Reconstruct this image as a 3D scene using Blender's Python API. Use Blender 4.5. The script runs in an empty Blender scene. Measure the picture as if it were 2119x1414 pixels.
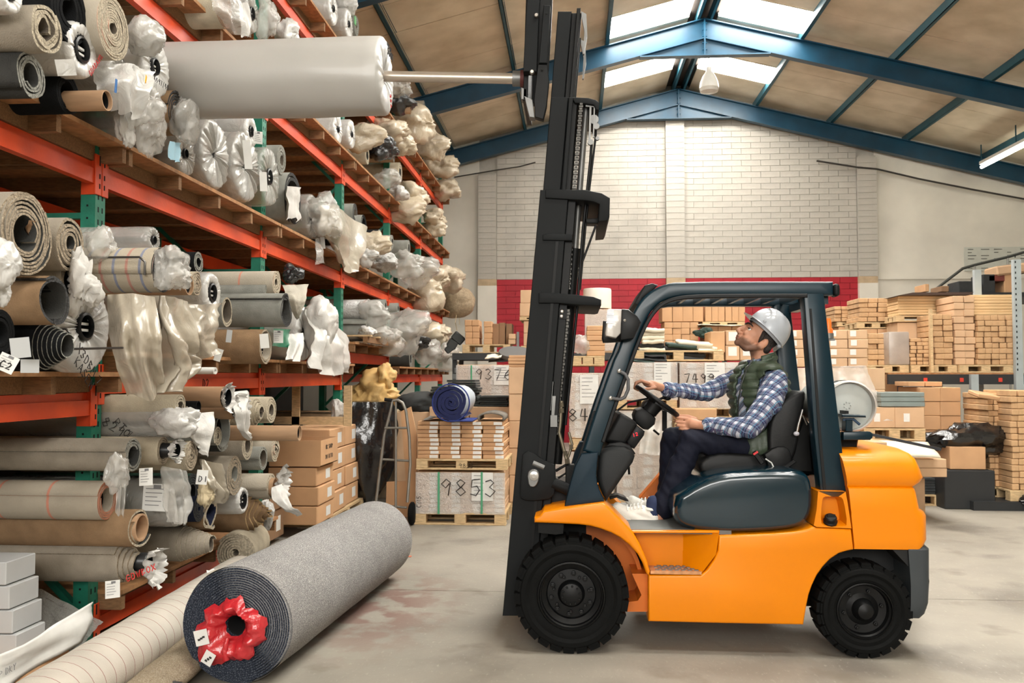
import bpy, bmesh, math, random
from math import sin, cos, pi, radians, sqrt, atan2
from mathutils import Vector, Matrix, noise, Euler

random.seed(7)
scene = bpy.context.scene
COL = scene.collection
R_ = random.Random(11)

# ------------------------------------------------------------------ camera
EYE = 1.63
FPX, PCX, PCY = 1800.0, 1059.5, 707.0
YAW, PITCH = radians(3.99), radians(2.26)
cam_d = bpy.data.cameras.new('camera')
cam_d.sensor_width = 36.0
cam_d.lens = 36.0 * FPX / 2119.0
cam_d.clip_start, cam_d.clip_end = 0.05, 200
cam = bpy.data.objects.new('camera', cam_d)
cam.location = (0, 0, EYE)
cam.rotation_euler = (pi / 2 + PITCH, 0, YAW)
COL.objects.link(cam)
scene.camera = cam
cam_d.dof.use_dof = True
cam_d.dof.focus_distance = 5.3
cam_d.dof.aperture_fstop = 6.3

# ------------------------------------------------------------------ view, world, lights
scene.view_settings.view_transform = 'Standard'
scene.view_settings.look = 'None'
scene.view_settings.gamma = 1
scene.view_settings.use_curve_mapping = False
scene.view_settings.exposure = 1.36
scene.cycles.max_bounces = 7
scene.cycles.diffuse_bounces = 4
scene.cycles.transparent_max_bounces = 12
scene.cycles.sample_clamp_indirect = 6.0
scene.cycles.caustics_reflective = False
scene.cycles.caustics_refractive = False
scene.cycles.use_denoising = True

world = bpy.data.worlds.new('sky')
scene.world = world
world.use_nodes = True
wn = world.node_tree.nodes
bg = wn['Background']
bg.inputs['Color'].default_value = (1.0, 0.97, 0.92, 1)
bg.inputs['Strength'].default_value = 1.3


def area(name, loc, rot, sx, sy, power, color):
    l = bpy.data.lights.new(name, 'AREA')
    l.shape = 'RECTANGLE'
    l.size, l.size_y = sx, sy
    l.energy = power
    l.color = color
    o = bpy.data.objects.new(name, l)
    o.location = loc
    o.rotation_euler = rot
    COL.objects.link(o)
    return o


# roof lights are lit panes (built with the ceiling); an added area lamp behind the camera fills from the front
RIDGE_X, RIDGE_Z, ROOF_S = 2.57, 8.72, 0.255
area('added_front_fill', (-0.6, -7.7, 4.6), (radians(78), 0, 0), 9.6, 3.4, 400, (1.0, 0.97, 0.92))


# ------------------------------------------------------------------ pixel -> point helpers (used only to read positions off the photograph)
def _basis():
    Rv = Vector((cos(YAW), sin(YAW), 0))
    Wv = Vector((-sin(YAW) * cos(PITCH), cos(YAW) * cos(PITCH), sin(PITCH)))
    Uv = Rv.cross(Wv)
    return Rv, Uv, Wv


_R, _U, _W = _basis()
O = Vector((0, 0, EYE))


def ray(px, py):
    return _W * FPX + _R * (px - PCX) + _U * (PCY - py)


def atY(px, py, y):
    d = ray(px, py)
    return O + d * (y / d.y)


def atX(px, py, x):
    d = ray(px, py)
    return O + d * (x / d.x)


def atZ(px, py, z):
    d = ray(px, py)
    return O + d * ((z - EYE) / d.z)


def depth_of(p):
    return (Vector(p) - O).dot(_W)


def mpp(p):          # metres per pixel at p
    return depth_of(p) / FPX


# ------------------------------------------------------------------ object helpers
def link(o, parent=None):
    COL.objects.link(o)
    if parent is not None:
        o.parent = parent
    return o


def tag(o, label=None, cat=None, group=None, kind=None):
    if label: o['label'] = label
    if cat: o['category'] = cat
    if group: o['group'] = group
    if kind: o['kind'] = kind
    return o


def empty(name, loc=(0, 0, 0), rot=(0, 0, 0), label=None, cat=None, group=None):
    o = bpy.data.objects.new(name, None)
    o.empty_display_size = 0.1
    o.location = loc
    o.rotation_euler = rot
    link(o)
    return tag(o, label, cat, group)


def mesh_obj(name, me, parent=None, loc=None):
    o = bpy.data.objects.new(name, me)
    link(o, parent)
    if loc is not None:
        o.location = loc
    return o


def copy_tree(src, parent=None):
    c = src.copy()
    COL.objects.link(c)
    if parent is not None:
        c.parent = parent
        c.matrix_parent_inverse = src.matrix_parent_inverse.copy()
    for ch in list(src.children):
        copy_tree(ch, c)
    return c


class MB:
    """collects shapes in one bmesh, builds one mesh object"""

    def __init__(self):
        self.bm = bmesh.new()

    def _mi(self, faces, mi):
        for f in faces:
            f.material_index = mi

    def box(self, c, s, mi=0, rot=None, bev=0.0, seg=1):
        c = Vector(c)
        hx, hy, hz = s[0] / 2, s[1] / 2, s[2] / 2
        vs = []
        for dz in (-hz, hz):
            for dx, dy in ((-hx, -hy), (hx, -hy), (hx, hy), (-hx, hy)):
                v = Vector((dx, dy, dz))
                if rot is not None:
                    v = rot @ v
                vs.append(self.bm.verts.new(c + v))
        q = [(3, 2, 1, 0), (4, 5, 6, 7), (0, 1, 5, 4), (1, 2, 6, 5), (2, 3, 7, 6), (3, 0, 4, 7)]
        fs = [self.bm.faces.new([vs[i] for i in f]) for f in q]
        self._mi(fs, mi)
        if bev > 0:
            es = list({e for f in fs for e in f.edges})
            r = bmesh.ops.bevel(self.bm, geom=es, offset=bev, segments=seg, affect='EDGES', profile=0.5)
            self._mi(r['faces'], mi)
        return fs

    def box2(self, lo, hi, mi=0, bev=0.0, seg=1):
        lo, hi = Vector(lo), Vector(hi)
        return self.box((lo + hi) / 2, [abs(a) for a in (hi - lo)], mi, None, bev, seg)

    def bar(self, p0, p1, w, h, mi=0, up=(0, 0, 1), bev=0.0):
        p0, p1 = Vector(p0), Vector(p1)
        d = (p1 - p0)
        L = d.length
        d.normalize()
        u = Vector(up)
        if abs(u.dot(d)) > 0.98:
            u = Vector((0, 1, 0)) if abs(d.y) < 0.9 else Vector((1, 0, 0))
        s = d.cross(u).normalized()
        u = s.cross(d).normalized()
        m = Matrix((s, d, u)).transposed()
        return self.box((p0 + p1) / 2, (w, L, h), mi, m, bev)

    def prism(self, pts, y0, y1, mi=0, bev=0.0, seg=2, axis='y', bev_side=None):
        """pts: list of (a,b) -> (x,z) polygon extruded along y (or (y,z) along x, (x,y) along z)"""
        def P(a, b, t):
            return {'y': (a, t, b), 'x': (t, a, b), 'z': (a, b, t)}[axis]
        v0 = [self.bm.verts.new(P(a, b, y0)) for a, b in pts]
        v1 = [self.bm.verts.new(P(a, b, y1)) for a, b in pts]
        n = len(pts)
        fs = []
        fa = self.bm.faces.new(v0)
        fb = self.bm.faces.new(v1[::-1])
        fs += [fa, fb]
        for i in range(n):
            fs.append(self.bm.faces.new([v0[(i + 1) % n], v0[i], v1[i], v1[(i + 1) % n]]))
        self._mi(fs, mi)
        bmesh.ops.recalc_face_normals(self.bm, faces=fs)
        if bev > 0:
            es = []
            if bev_side in (None, 0): es += list(fa.edges)
            if bev_side in (None, 1): es += list(fb.edges)
            r = bmesh.ops.bevel(self.bm, geom=es, offset=bev, segments=seg, affect='EDGES', profile=0.5, clamp_overlap=True)
            self._mi(r['faces'], mi)
        return fs

    def rings(self, rings, mi=0, closed=True, cap0=True, cap1=True):
        """rings: list of lists of points"""
        vr = [[self.bm.verts.new(p) for p in r] for r in rings]
        n = len(vr[0])
        fs = []
        for a, b in zip(vr[:-1], vr[1:]):
            for i in range(n if closed else n - 1):
                j = (i + 1) % n
                try:
                    fs.append(self.bm.faces.new([a[i], a[j], b[j], b[i]]))
                except ValueError:
                    pass
        if closed and cap0 and n > 2: fs.append(self.bm.faces.new(vr[0][::-1]))
        if closed and cap1 and n > 2: fs.append(self.bm.faces.new(vr[-1]))
        self._mi(fs, mi)
        return fs

    def tube(self, path, r, n=8, mi=0, cap=True):
        path = [Vector(p) for p in path]
        if not hasattr(r, '__len__'):
            r = [r] * len(path)
        rings = []
        prev = None
        for i, p in enumerate(path):
            if i == 0: t = path[1] - path[0]
            elif i == len(path) - 1: t = path[-1] - path[-2]
            else: t = (path[i + 1] - path[i]).normalized() + (path[i] - path[i - 1]).normalized()
            t.normalize()
            if prev is None:
                a = Vector((0, 0, 1)) if abs(t.z) < 0.9 else Vector((1, 0, 0))
                s = t.cross(a).normalized()
            else:
                s = prev - t * prev.dot(t)
                s.normalize()
            prev = s
            u = t.cross(s)
            rings.append([p + (s * cos(2 * pi * k / n) + u * sin(2 * pi * k / n)) * r[i] for k in range(n)])
        return self.rings(rings, mi, True, cap, cap)

    def lathe(self, prof, origin, axis, n=24, mi=0, cap0=False, cap1=False):
        """prof: (r, t) pairs revolved round `axis` through origin"""
        ax = Vector(axis).normalized()
        a = Vector((0, 0, 1)) if abs(ax.z) < 0.9 else Vector((1, 0, 0))
        s = ax.cross(a).normalized()
        u = ax.cross(s)
        og = Vector(origin)
        rings = [[og + ax * t + (s * cos(2 * pi * k / n) + u * sin(2 * pi * k / n)) * max(r, 1e-4) for k in range(n)] for r, t in prof]
        return self.rings(rings, mi, True, cap0, cap1)

    def ellip(self, c, r, mi=0, rot=None, nu=16, nv=10):
        c = Vector(c)
        rings = []
        for i in range(nv + 1):
            ph = pi * i / nv
            ph = min(max(ph, 0.02), pi - 0.02)
            ring = []
            for k in range(nu):
                th = 2 * pi * k / nu
                v = Vector((r[0] * sin(ph) * cos(th), r[1] * sin(ph) * sin(th), r[2] * cos(ph)))
                if rot is not None: v = rot @ v
                ring.append(c + v)
            rings.append(ring)
        return self.rings(rings, mi, True, True, True)

    def capsule(self, p0, p1, r0, r1, n=12, mi=0, flat=1.0, flat_axis=None):
        p0, p1 = Vector(p0), Vector(p1)
        d = p1 - p0
        L = d.length
        d.normalize()
        prof = []
        for i in range(4):
            a = -pi / 2 + (i + 0.25) * (pi / 2) / 4
            prof.append((r0 * cos(a), r0 * sin(a)))
        prof += [(r0, 0)] if L < 1e-6 else [(r0, 0), (r1, L)]
        for i in range(1, 5):
            a = (i - 0.25) * (pi / 2) / 4
            prof.append((r1 * cos(a), L + r1 * sin(a)))
        return self.lathe(prof, p0, d, n, mi, True, True)

    def build(self, name, mats, parent=None, smooth=None, loc=None, origin=None, recalc=True):
        if recalc:
            bmesh.ops.recalc_face_normals(self.bm, faces=self.bm.faces[:])
        me = bpy.data.meshes.new(name)
        if origin is not None:
            bmesh.ops.translate(self.bm, verts=self.bm.verts[:], vec=-Vector(origin))
        if smooth is not None:
            lim = radians(smooth)
            for f in self.bm.faces: f.smooth = True
            for e in self.bm.edges:
                if len(e.link_faces) == 2 and e.calc_face_angle(0) > lim:
                    e.smooth = False
        self.bm.to_mesh(me)
        self.bm.free()
        if not isinstance(mats, (list, tuple)): mats = [mats]
        for m in mats: me.materials.append(m)
        o = mesh_obj(name, me, parent)
        if origin is not None: o.location = origin
        if loc is not None: o.location = loc
        return o


def set_parent_keep(o, parent):
    o.parent = parent
    o.matrix_parent_inverse = Matrix.Translation(-parent.location) if parent.rotation_euler.to_quaternion().angle < 1e-6 else parent.matrix_basis.inverted()


def part(mb, name, mats, parent, smooth=None):
    """build in world coordinates, then parent without moving"""
    o = mb.build(name, mats, None, smooth)
    set_parent_keep(o, parent)
    return o


# ------------------------------------------------------------------ materials
MATS = {}


def srgb(r, g, b):
    f = lambda c: (c / 255 / 12.92) if c / 255 <= 0.04045 else ((c / 255 + 0.055) / 1.055) ** 2.4
    return (f(r), f(g), f(b), 1)


def mat(name, rgb, rough=0.6, metal=0.0, var=0.0, vscale=4.0, bump=0.0, bscale=40.0, coat=0.0, spec=0.5, dark=None, stretch=None, detail=4):
    if name in MATS: return MATS[name]
    m = bpy.data.materials.new(name)
    MATS[name] = m
    m.use_nodes = True
    nt = m.node_tree
    b = nt.nodes['Principled BSDF']
    col = srgb(*rgb)
    b.inputs['Base Color'].default_value = col
    b.inputs['Roughness'].default_value = rough
    b.inputs['Metallic'].default_value = metal
    b.inputs['Specular IOR Level'].default_value = spec
    if coat: b.inputs['Coat Weight'].default_value = coat; b.inputs['Coat Roughness'].default_value = 0.08
    m.diffuse_color = col
    if var > 0 or bump > 0:
        tc = nt.nodes.new('ShaderNodeTexCoord')
        vec = tc.outputs['Object']
        if stretch:
            mp = nt.nodes.new('ShaderNodeMapping')
            mp.inputs['Scale'].default_value = stretch
            nt.links.new(vec, mp.inputs['Vector'])
            vec = mp.outputs['Vector']
    if var > 0:
        n = nt.nodes.new('ShaderNodeTexNoise')
        n.inputs['Scale'].default_value = vscale
        n.inputs['Detail'].default_value = detail
        nt.links.new(vec, n.inputs['Vector'])
        r = nt.nodes.new('ShaderNodeValToRGB')
        r.color_ramp.elements[0].position = 0.32
        r.color_ramp.elements[1].position = 0.68
        d = srgb(*dark) if dark else tuple(c * (1 - var) for c in col[:3]) + (1,)
        lt = tuple(min(1, c * (1 + var * 0.5)) for c in col[:3]) + (1,)
        r.color_ramp.elements[0].color = d
        r.color_ramp.elements[1].color = lt
        nt.links.new(n.outputs['Fac'], r.inputs['Fac'])
        nt.links.new(r.outputs['Color'], b.inputs['Base Color'])
    if bump > 0:
        n2 = nt.nodes.new('ShaderNodeTexNoise')
        n2.inputs['Scale'].default_value = bscale
        n2.inputs['Detail'].default_value = 5
        nt.links.new(vec, n2.inputs['Vector'])
        bp = nt.nodes.new('ShaderNodeBump')
        bp.inputs['Strength'].default_value = bump
        bp.inputs['Distance'].default_value = 0.02
        nt.links.new(n2.outputs['Fac'], bp.inputs['Height'])
        nt.links.new(bp.outputs['Normal'], b.inputs['Normal'])
    return m


def film(name, rgb, alpha, rough=0.18, bscale=14.0, bump=0.6, spec=0.8):
    """thin plastic film: partly see-through, glossy, crinkled"""
    if name in MATS: return MATS[name]
    m = mat(name, rgb, rough, 0, 0.12, 5, bump, bscale, spec=spec)
    nt = m.node_tree
    b = nt.nodes['Principled BSDF']
    for n in nt.nodes:
        if n.type == 'TEX_NOISE' and abs(n.inputs['Scale'].default_value - bscale) < .01: n.inputs['Distortion'].default_value = 1.6
    if alpha < 1:
        tr = nt.nodes.new('ShaderNodeBsdfTransparent')
        mx = nt.nodes.new('ShaderNodeMixShader')
        mx.inputs[0].default_value = alpha
        out = nt.nodes['Material Output']
        nt.links.new(tr.outputs[0], mx.inputs[1])
        nt.links.new(b.outputs[0], mx.inputs[2])
        nt.links.new(mx.outputs[0], out.inputs['Surface'])
    return m


def emis(name, rgb, strength):
    if name in MATS: return MATS[name]
    m = bpy.data.materials.new(name)
    MATS[name] = m
    m.use_nodes = True
    b = m.node_tree.nodes['Principled BSDF']
    b.inputs['Base Color'].default_value = srgb(*rgb)
    b.inputs['Emission Color'].default_value = srgb(*rgb)
    b.inputs['Emission Strength'].default_value = strength
    return m


ORANGE_RACK = mat('rack_orange_paint', (228, 82, 36), 0.4, 0, 0.12, 3, 0.05, 60, dark=(206, 66, 28))
GREEN_RACK = mat('rack_green_paint', (34, 122, 98), 0.45, 0, 0.25, 9, 0.06, 60)
SLOT = mat('slot_shadow_black', (10, 12, 12), 0.9)
BOARD = mat('chipboard', (166, 120, 78), 0.8, 0, 0.3, 18, 0.15, 150)
BOARD_D = mat('timber_bearer', (136, 100, 66), 0.8, 0, 0.3, 10, 0.1, 60, stretch=(2, 12, 12))
PALLET = mat('pallet_pine', (204, 176, 134), 0.75, 0, 0.25, 8, 0.1, 60, stretch=(2, 10, 10))
CARD = mat('cardboard', (200, 157, 116), 0.75, 0, 0.12, 3, 0.05, 80)
CARD2 = mat('cardboard_pale', (204, 169, 134), 0.75, 0, 0.12, 3, 0.05, 80)
CARD3 = mat('cardboard_bundled', (202, 164, 122), 0.78, 0, 0.2, 9, 0.1, 70)
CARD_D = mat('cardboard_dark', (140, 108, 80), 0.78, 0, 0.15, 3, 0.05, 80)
PAPER = mat('white_paper', (222, 222, 218), 0.6, 0, 0.06, 12)
INK = mat('black_marker_ink', (30, 28, 28), 0.6)
INKRED = mat('red_print_ink', (200, 50, 48), 0.6)
BLACK = mat('black_plastic', (14, 15, 16), 0.45, spec=.25)
# ================================================================== the room
WALL_Y = 21.3
X_L, X_R, Y_F = -6.7, 13.6, -8.0
def roof_z(x): return RIDGE_Z - ROOF_S * abs(x - RIDGE_X)


def concrete():
    m = mat('concrete_floor', (148, 142, 131), 0.6, 0, 0.2, 1.3, 0.12, 25, detail=8)
    nt = m.node_tree
    b = nt.nodes['Principled BSDF']
    src = b.inputs['Base Color'].links[0].from_socket
    tc = [n for n in nt.nodes if n.type == 'TEX_COORD'][0]
    def ramp(scale, detail, p0, p1, loc=(0, 0, 0), sc=(1, 1, 1)):
        mp = nt.nodes.new('ShaderNodeMapping'); mp.inputs['Location'].default_value = loc; mp.inputs['Scale'].default_value = sc
        nt.links.new(tc.outputs['Object'], mp.inputs['Vector'])
        n = nt.nodes.new('ShaderNodeTexNoise'); n.inputs['Scale'].default_value = scale; n.inputs['Detail'].default_value = detail
        nt.links.new(mp.outputs[0], n.inputs['Vector'])
        r = nt.nodes.new('ShaderNodeValToRGB'); r.color_ramp.elements[0].position = p0; r.color_ramp.elements[1].position = p1
        nt.links.new(n.outputs['Fac'], r.inputs['Fac'])
        return r.outputs['Color']
    def mixc(fac, a, col):
        mx = nt.nodes.new('ShaderNodeMix'); mx.data_type = 'RGBA'
        nt.links.new(fac, mx.inputs[0]); nt.links.new(a, mx.inputs[6]); mx.inputs[7].default_value = col
        return mx.outputs[2]
    c = mixc(ramp(0.9, 9, 0.56, 0.66, (3, 1, 0)), src, srgb(118, 112, 104))
    c = mixc(ramp(26, 9, 0.60, 0.78, (0, 5, 0), (2.0, 0.7, 1)), c, srgb(163, 157, 145))
    c = mixc(ramp(2.2, 9, 0.60, 0.70, (7, 5, 0)), c, srgb(126, 119, 108))
    # worn red paint left on the slab beside the grey roll
    sx = nt.nodes.new('ShaderNodeVectorMath'); sx.operation = 'DISTANCE'; sx.inputs[1].default_value = (-1.35, 6.1, 0)
    mp = nt.nodes.new('ShaderNodeMapping'); mp.inputs['Scale'].default_value = (1.3, 0.62, 1); mp.inputs['Location'].default_value = (0.4, 2.3, 0)
    nt.links.new(tc.outputs['Object'], mp.inputs['Vector']); nt.links.new(mp.outputs[0], sx.inputs[0])
    mr = nt.nodes.new('ShaderNodeMapRange'); mr.inputs[1].default_value = 0.85; mr.inputs[2].default_value = 0.2
    nt.links.new(sx.outputs['Value'], mr.inputs[0])
    mu = nt.nodes.new('ShaderNodeMath'); mu.operation = 'MULTIPLY'
    nt.links.new(mr.outputs[0], mu.inputs[0]); nt.links.new(ramp(5, 9, 0.42, 0.55, (1, 0, 0)), mu.inputs[1])
    m2 = nt.nodes.new('ShaderNodeMath'); m2.operation = 'MULTIPLY'; m2.inputs[1].default_value = 0.75
    nt.links.new(mu.outputs[0], m2.inputs[0])
    c = mixc(m2.outputs[0], c, srgb(118, 82, 72))
    nt.links.new(c, b.inputs['Base Color'])
    return m


CONC = concrete()
floor = MB()
floor.box2((X_L, Y_F, -0.2), (X_R, WALL_Y + 0.3, -0.012), 0)
floor = tag(floor.build('floor', CONC), kind='structure')
for (x0, x1) in ((X_L, 9.0), (9.0, X_R)):
    for (y0, y1) in ((Y_F, -1.0), (-1.0, 6.62), (6.62, 13.6), (13.6, WALL_Y)):
        b = MB(); b.box2((x0 + .005, y0 + .005, -0.05), (x1 - .005, y1 - .005, 0.0))
        part(b, 'concrete_slab', CONC, floor)

WALLW = mat('white_painted_wall', (226, 221, 209), 0.7, 0, 0.1, 1.2, 0.05, 30)
BRICKW = mat('white_painted_brick', (186, 181, 171), 0.65, 0, 0.13, 2.2, 0.25, 26)
BRICKR = mat('red_painted_brick', (172, 22, 40), 0.55, 0, 0.12, 2.2, 0.2, 26)
JOINT = mat('painted_mortar', (178, 173, 163), 0.8, 0, 0.2, 4)
JOINTR = mat('red_painted_mortar', (150, 22, 38), 0.8)

w = MB()
w.box2((X_L, WALL_Y, 0), (-2.3, WALL_Y + .25, 9.2), 0)
w.box2((7.24, WALL_Y, 0), (X_R, WALL_Y + .25, 9.2), 0)
w.box2((-2.3, WALL_Y + .012, 4.0), (7.24, WALL_Y + .25, 9.2), 1)
w.box2((-2.3, WALL_Y + .012, 0), (7.24, WALL_Y + .25, 4.0), 2)
wall_back = tag(w.build('wall_back', [WALLW, JOINT, JOINTR]), kind='structure')

BH, BL = 0.1435, 0.46
def brick_mesh(L, name, m):
    b = MB(); b.box((0, 0, 0), (L - .010, .024, BH - .008), 0)
    me = bpy.data.meshes.new(name); b.bm.to_mesh(me); b.bm.free(); me.materials.append(m)
    return me
bm_w, bm_r = brick_mesh(BL, 'brick', BRICKW), brick_mesh(BL, 'brick', BRICKR)
rest = MB()
nb = 0
for (xa, xb, hero) in ((-1.86, 2.27, False), (2.72, 6.82, True)):
    z = 1.5
    row = 0
    z0 = 4.0 - 17 * BH
    while z0 + row * BH < 8.1:
        zc = z0 + (row + .5) * BH
        x = xa - (BL / 2 if row % 2 else 0)
        while x < xb - .02:
            a, b_ = max(x, xa), min(x + BL, xb)
            L = b_ - a
            x += BL
            xc = (a + b_) / 2
            if L < .05 or zc > roof_z(xc) - .3: continue
            red = zc < 4.0
            if hero and zc > 3.6 and nb < 300 and L > BL - .01 and zc < 7.6:
                o = mesh_obj('brick', bm_r if red else bm_w, wall_back, (xc, WALL_Y + R_.uniform(-.003, .004), zc))
                nb += 1
            else:
                rest.box((xc, WALL_Y + R_.uniform(-.003, .004), zc), (L - .010, .024, BH - .008), 1 if red else 0)
        row += 1
o = rest.build('brickwork', [BRICKW, BRICKR], wall_back); tag(o, kind='stuff')

# piers
BEIGE = mat('beige_bare_plaster', (196, 172, 140), 0.8, 0, 0.2, 6)
pier_me = brick_mesh(0.455, 'pier_block', BRICKW)
for k, (xa, xb, zt) in enumerate(((-2.317, -1.862, 6.62), (2.269, 2.722, 8.0), (6.821, 7.25, 6.9))):
    b = MB(); b.box2((xa + .006, WALL_Y - .12, 0), (xb - .006, WALL_Y + .02, zt), 0)
    b.box2((xa - .003, WALL_Y - .135, 0), (xb + .003, WALL_Y - .0, 3.84), 1)
    b.box2((xa - .001, WALL_Y - .132, 3.84), (xb + .001, WALL_Y - .0, 4.0), 2)
    pier = tag(b.build('trim_%d' % (k + 1), [JOINT, WALLW, BEIGE]), kind='structure')
    for r in range(60):
        zc = 4.0 + (r + .5) * BH
        if zc + BH / 2 > zt: break
        mesh_obj('pier_block', pier_me, pier, ((xa + xb) / 2, WALL_Y - .122 + R_.uniform(-.002, .002), zc))
b = MB()
b.box2((7.25, WALL_Y - .05, 3.93), (X_R, WALL_Y + .02, 4.02), 0)
tag(b.build('trim_4', WALLW), kind='structure')

# side walls (block walls, mostly behind the racks) and the front wall round a made-up opening
b = MB(); b.box2((X_L - .25, Y_F, 0), (X_L, WALL_Y + .25, 6.0)); tag(b.build('wall_left', mat('shade_dark_blockwork', (42, 38, 35), .9, 0, .2, 3)), kind='structure')  # left wall coloured dark to stand in for deep shade inside the rack
b = MB(); b.box2((X_R, Y_F, 0), (X_R + .25, WALL_Y + .25, 6.2)); tag(b.build('wall_right', WALLW), kind='structure')
# front wall with an invented high opening behind the camera for the added lamp
b = MB(); b.box2((X_L, Y_F - .25, 0), (X_R, Y_F, 2.9)); b.box2((X_L, Y_F - .25, 2.9), (-5.4, Y_F, 6.4)); b.box2((4.2, Y_F - .25, 2.9), (X_R, Y_F, 6.4)); b.box2((X_L, Y_F - .25, 6.4), (X_R, Y_F, 7.4)); tag(b.build('wall_front', WALLW), kind='structure')

# ceiling: boards between purlins, roof lights along the ridge
ROOFB = mat('ceiling_board', (232, 220, 198), 0.8, 0, 0.16, 1.4, 0.06, 20, dark=(208, 194, 168), detail=7, stretch=(1, 1, 1))
ROOFD = mat('roof_backing_dark', (60, 52, 46), 0.9)
SKYP = emis('skylight_pane', (255, 251, 243), 14.5)
TEAL = mat('teal_steel_paint', (14, 64, 88), 0.38, 0, 0.25, 3, 0.03, 30)
TEAL_D = mat('teal_purlin_paint', (34, 84, 98), 0.42, 0, 0.2, 3)
c = MB()
for sd in (-1, 1):
    xe = X_L if sd < 0 else X_R
    # backing sheet (joints show dark), left open where the roof lights are
    xs = RIDGE_X + sd * 1.86
    c.prism([(xs, roof_z(xs) + .05), (xe, roof_z(xe) + .05), (xe, roof_z(xe) + .11), (xs, roof_z(xs) + .11)], Y_F, WALL_Y + .2)
c.box2((RIDGE_X - .3, Y_F, RIDGE_Z + .02), (RIDGE_X + .3, WALL_Y + .2, RIDGE_Z + .08))
ceiling = tag(c.build('ceiling', ROOFD), kind='structure')
rows = [WALL_Y]
y = WALL_Y - 1.45
while y > 1.0:
    rows += [y, y - 1.05]
    y -= 2.9
rows += [Y_F]
rows = sorted(set(round(r, 3) for r in rows))
# boundaries: ... 15.9,16.95,18.8,19.85,21.3
pur_r = [RIDGE_X + .28, 4.42, 6.17, 7.94, 9.75, 11.6, X_R]
pur_l = [RIDGE_X - .28, .69, -1.14, -2.93, -4.75, X_L]
for xs in (pur_r, pur_l):
    for i in range(len(xs) - 1):
        a, b_ = sorted((xs[i], xs[i + 1]))
        for y0, y1 in zip(rows[:-1], rows[1:]):
            light = abs((y1 - y0) - 1.05) < .01
            mb = MB()
            g = .006
            za, zb = roof_z(a), roof_z(b_)
            dz = R_.uniform(0, .006)
            mb.prism([(a + g, za + dz), (b_ - g, zb + dz), (b_ - g, zb + dz + .02), (a + g, za + dz + .02)], y0 + g, y1 - g)
            if i == 0 and light:
                part(mb, 'skylight_pane', SKYP, ceiling)
                f = MB()
                for yy in (y0, y1):
                    f.prism([(a, za - .01), (b_, zb - .01), (b_, zb + .06), (a, za + .06)], yy - .025, yy + .025)
                part(f, 'skylight_frame', ROOFB, ceiling)
            else:
                part(mb, 'roof_panel', ROOFB, ceiling)
                if i == 0:
                    f = MB(); f.prism([(a, za + .05), (b_, zb + .05), (b_, zb + .11), (a, za + .11)], y0, y1)
                    part(f, 'roof_backing', ROOFD, ceiling)

def purlin(x, w_=.07, h=.17):
    b = MB()
    z = roof_z(x) + .02
    b.box2((x - w_ / 2, Y_F, z - h), (x - w_ / 2 + .012, WALL_Y, z))
    b.box2((x - w_ / 2, Y_F, z - h), (x + w_ / 2, WALL_Y, z - h + .012))
    b.box2((x - w_ / 2, Y_F, z - .012), (x + w_ / 2, WALL_Y, z))
    b.box2((x + w_ / 2 - .012, Y_F, z - h), (x + w_ / 2, WALL_Y, z - h + .03))
    return part(b, 'purlin', TEAL_D, ceiling)
for x in (2.46, 2.70, 4.42, 6.17, 7.94, 9.75, 11.6, .69, -1.14, -2.93, -4.75):
    purlin(x)

def rafter(y, n):
    h, fw, tw, tf = .40, .17, .014, .02
    b = MB()
    zt = lambda x: roof_z(x) - .15
    for sd in (-1, 1):
        xe = X_L if sd < 0 else X_R
        x0 = RIDGE_X
        def strip(d0, d1, hw):
            b.prism([(x0, zt(x0) - d0), (xe, zt(xe) - d0), (xe, zt(xe) - d1), (x0, zt(x0) - d1)], y - hw, y + hw)
        strip(0, tf, fw / 2); strip(tf, h - tf, tw / 2); strip(h - tf, h, fw / 2)
        # haunch under the apex
        xh = RIDGE_X + sd * 1.25
        b.prism([(x0, zt(x0) - h), (xh, zt(xh) - h), (x0, zt(xh) - h - .005)], y - tw / 2, y + tw / 2)
        b.prism([(x0, zt(xh) - h), (xh, zt(xh) - h), (xh, zt(xh) - h - .02), (x0, zt(xh) - h - .02)], y - fw / 2, y + fw / 2)
    o = part(b, 'rafter', TEAL, ceiling)
    e = MB()
    zb = zt(RIDGE_X + 1.25) - h
    e.box2((RIDGE_X - .015, y - fw / 2, zb), (RIDGE_X + .015, y + fw / 2, zt(RIDGE_X)))
    for i in range(5):
        zz = zb + .1 + i * .13
        e.tube([(RIDGE_X - .045, y - .06, zz), (RIDGE_X + .045, y - .06, zz)], .014, 6)
    part(e, 'apex_plate', TEAL, ceiling)
for i, yy in enumerate((21.05, 16.9, 11.7, 6.5, 1.3)):
    rafter(yy, i)

# pendant lamp
WHITE_E = mat('white_enamel', (232, 228, 218), 0.3, 0, 0.05, 6)
LAMPG = film('frosted_lamp_glass', (240, 236, 226), 0.55, 0.15, 20, 0.1)
p = atY(1467, 150, 17.9)
lamp = empty('pendant_lamp', p, label='white bell pendant lamp hanging below the far roof lights', cat='lamp')
b = MB()
b.lathe([(.02, .12), (.05, .11), (.06, .03), (.075, 0), (.13, -.08), (.185, -.22), (.2, -.33), (.19, -.33), (.12, -.1), (.05, -.02)], p, (0, 0, 1), 24)
part(b, 'lamp_shade', WHITE_E, lamp, 40)
b = MB(); b.lathe([(.19, -.33), (.18, -.4), (.1, -.43), (.001, -.44)], p, (0, 0, 1), 24); part(b, 'lamp_glass', LAMPG, lamp, 60)
b = MB(); b.tube([p + Vector((0, 0, .1)), Vector((p.x, p.y, roof_z(p.x) - .0))], .012, 8); part(b, 'rod', TEAL_D, lamp)
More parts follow.
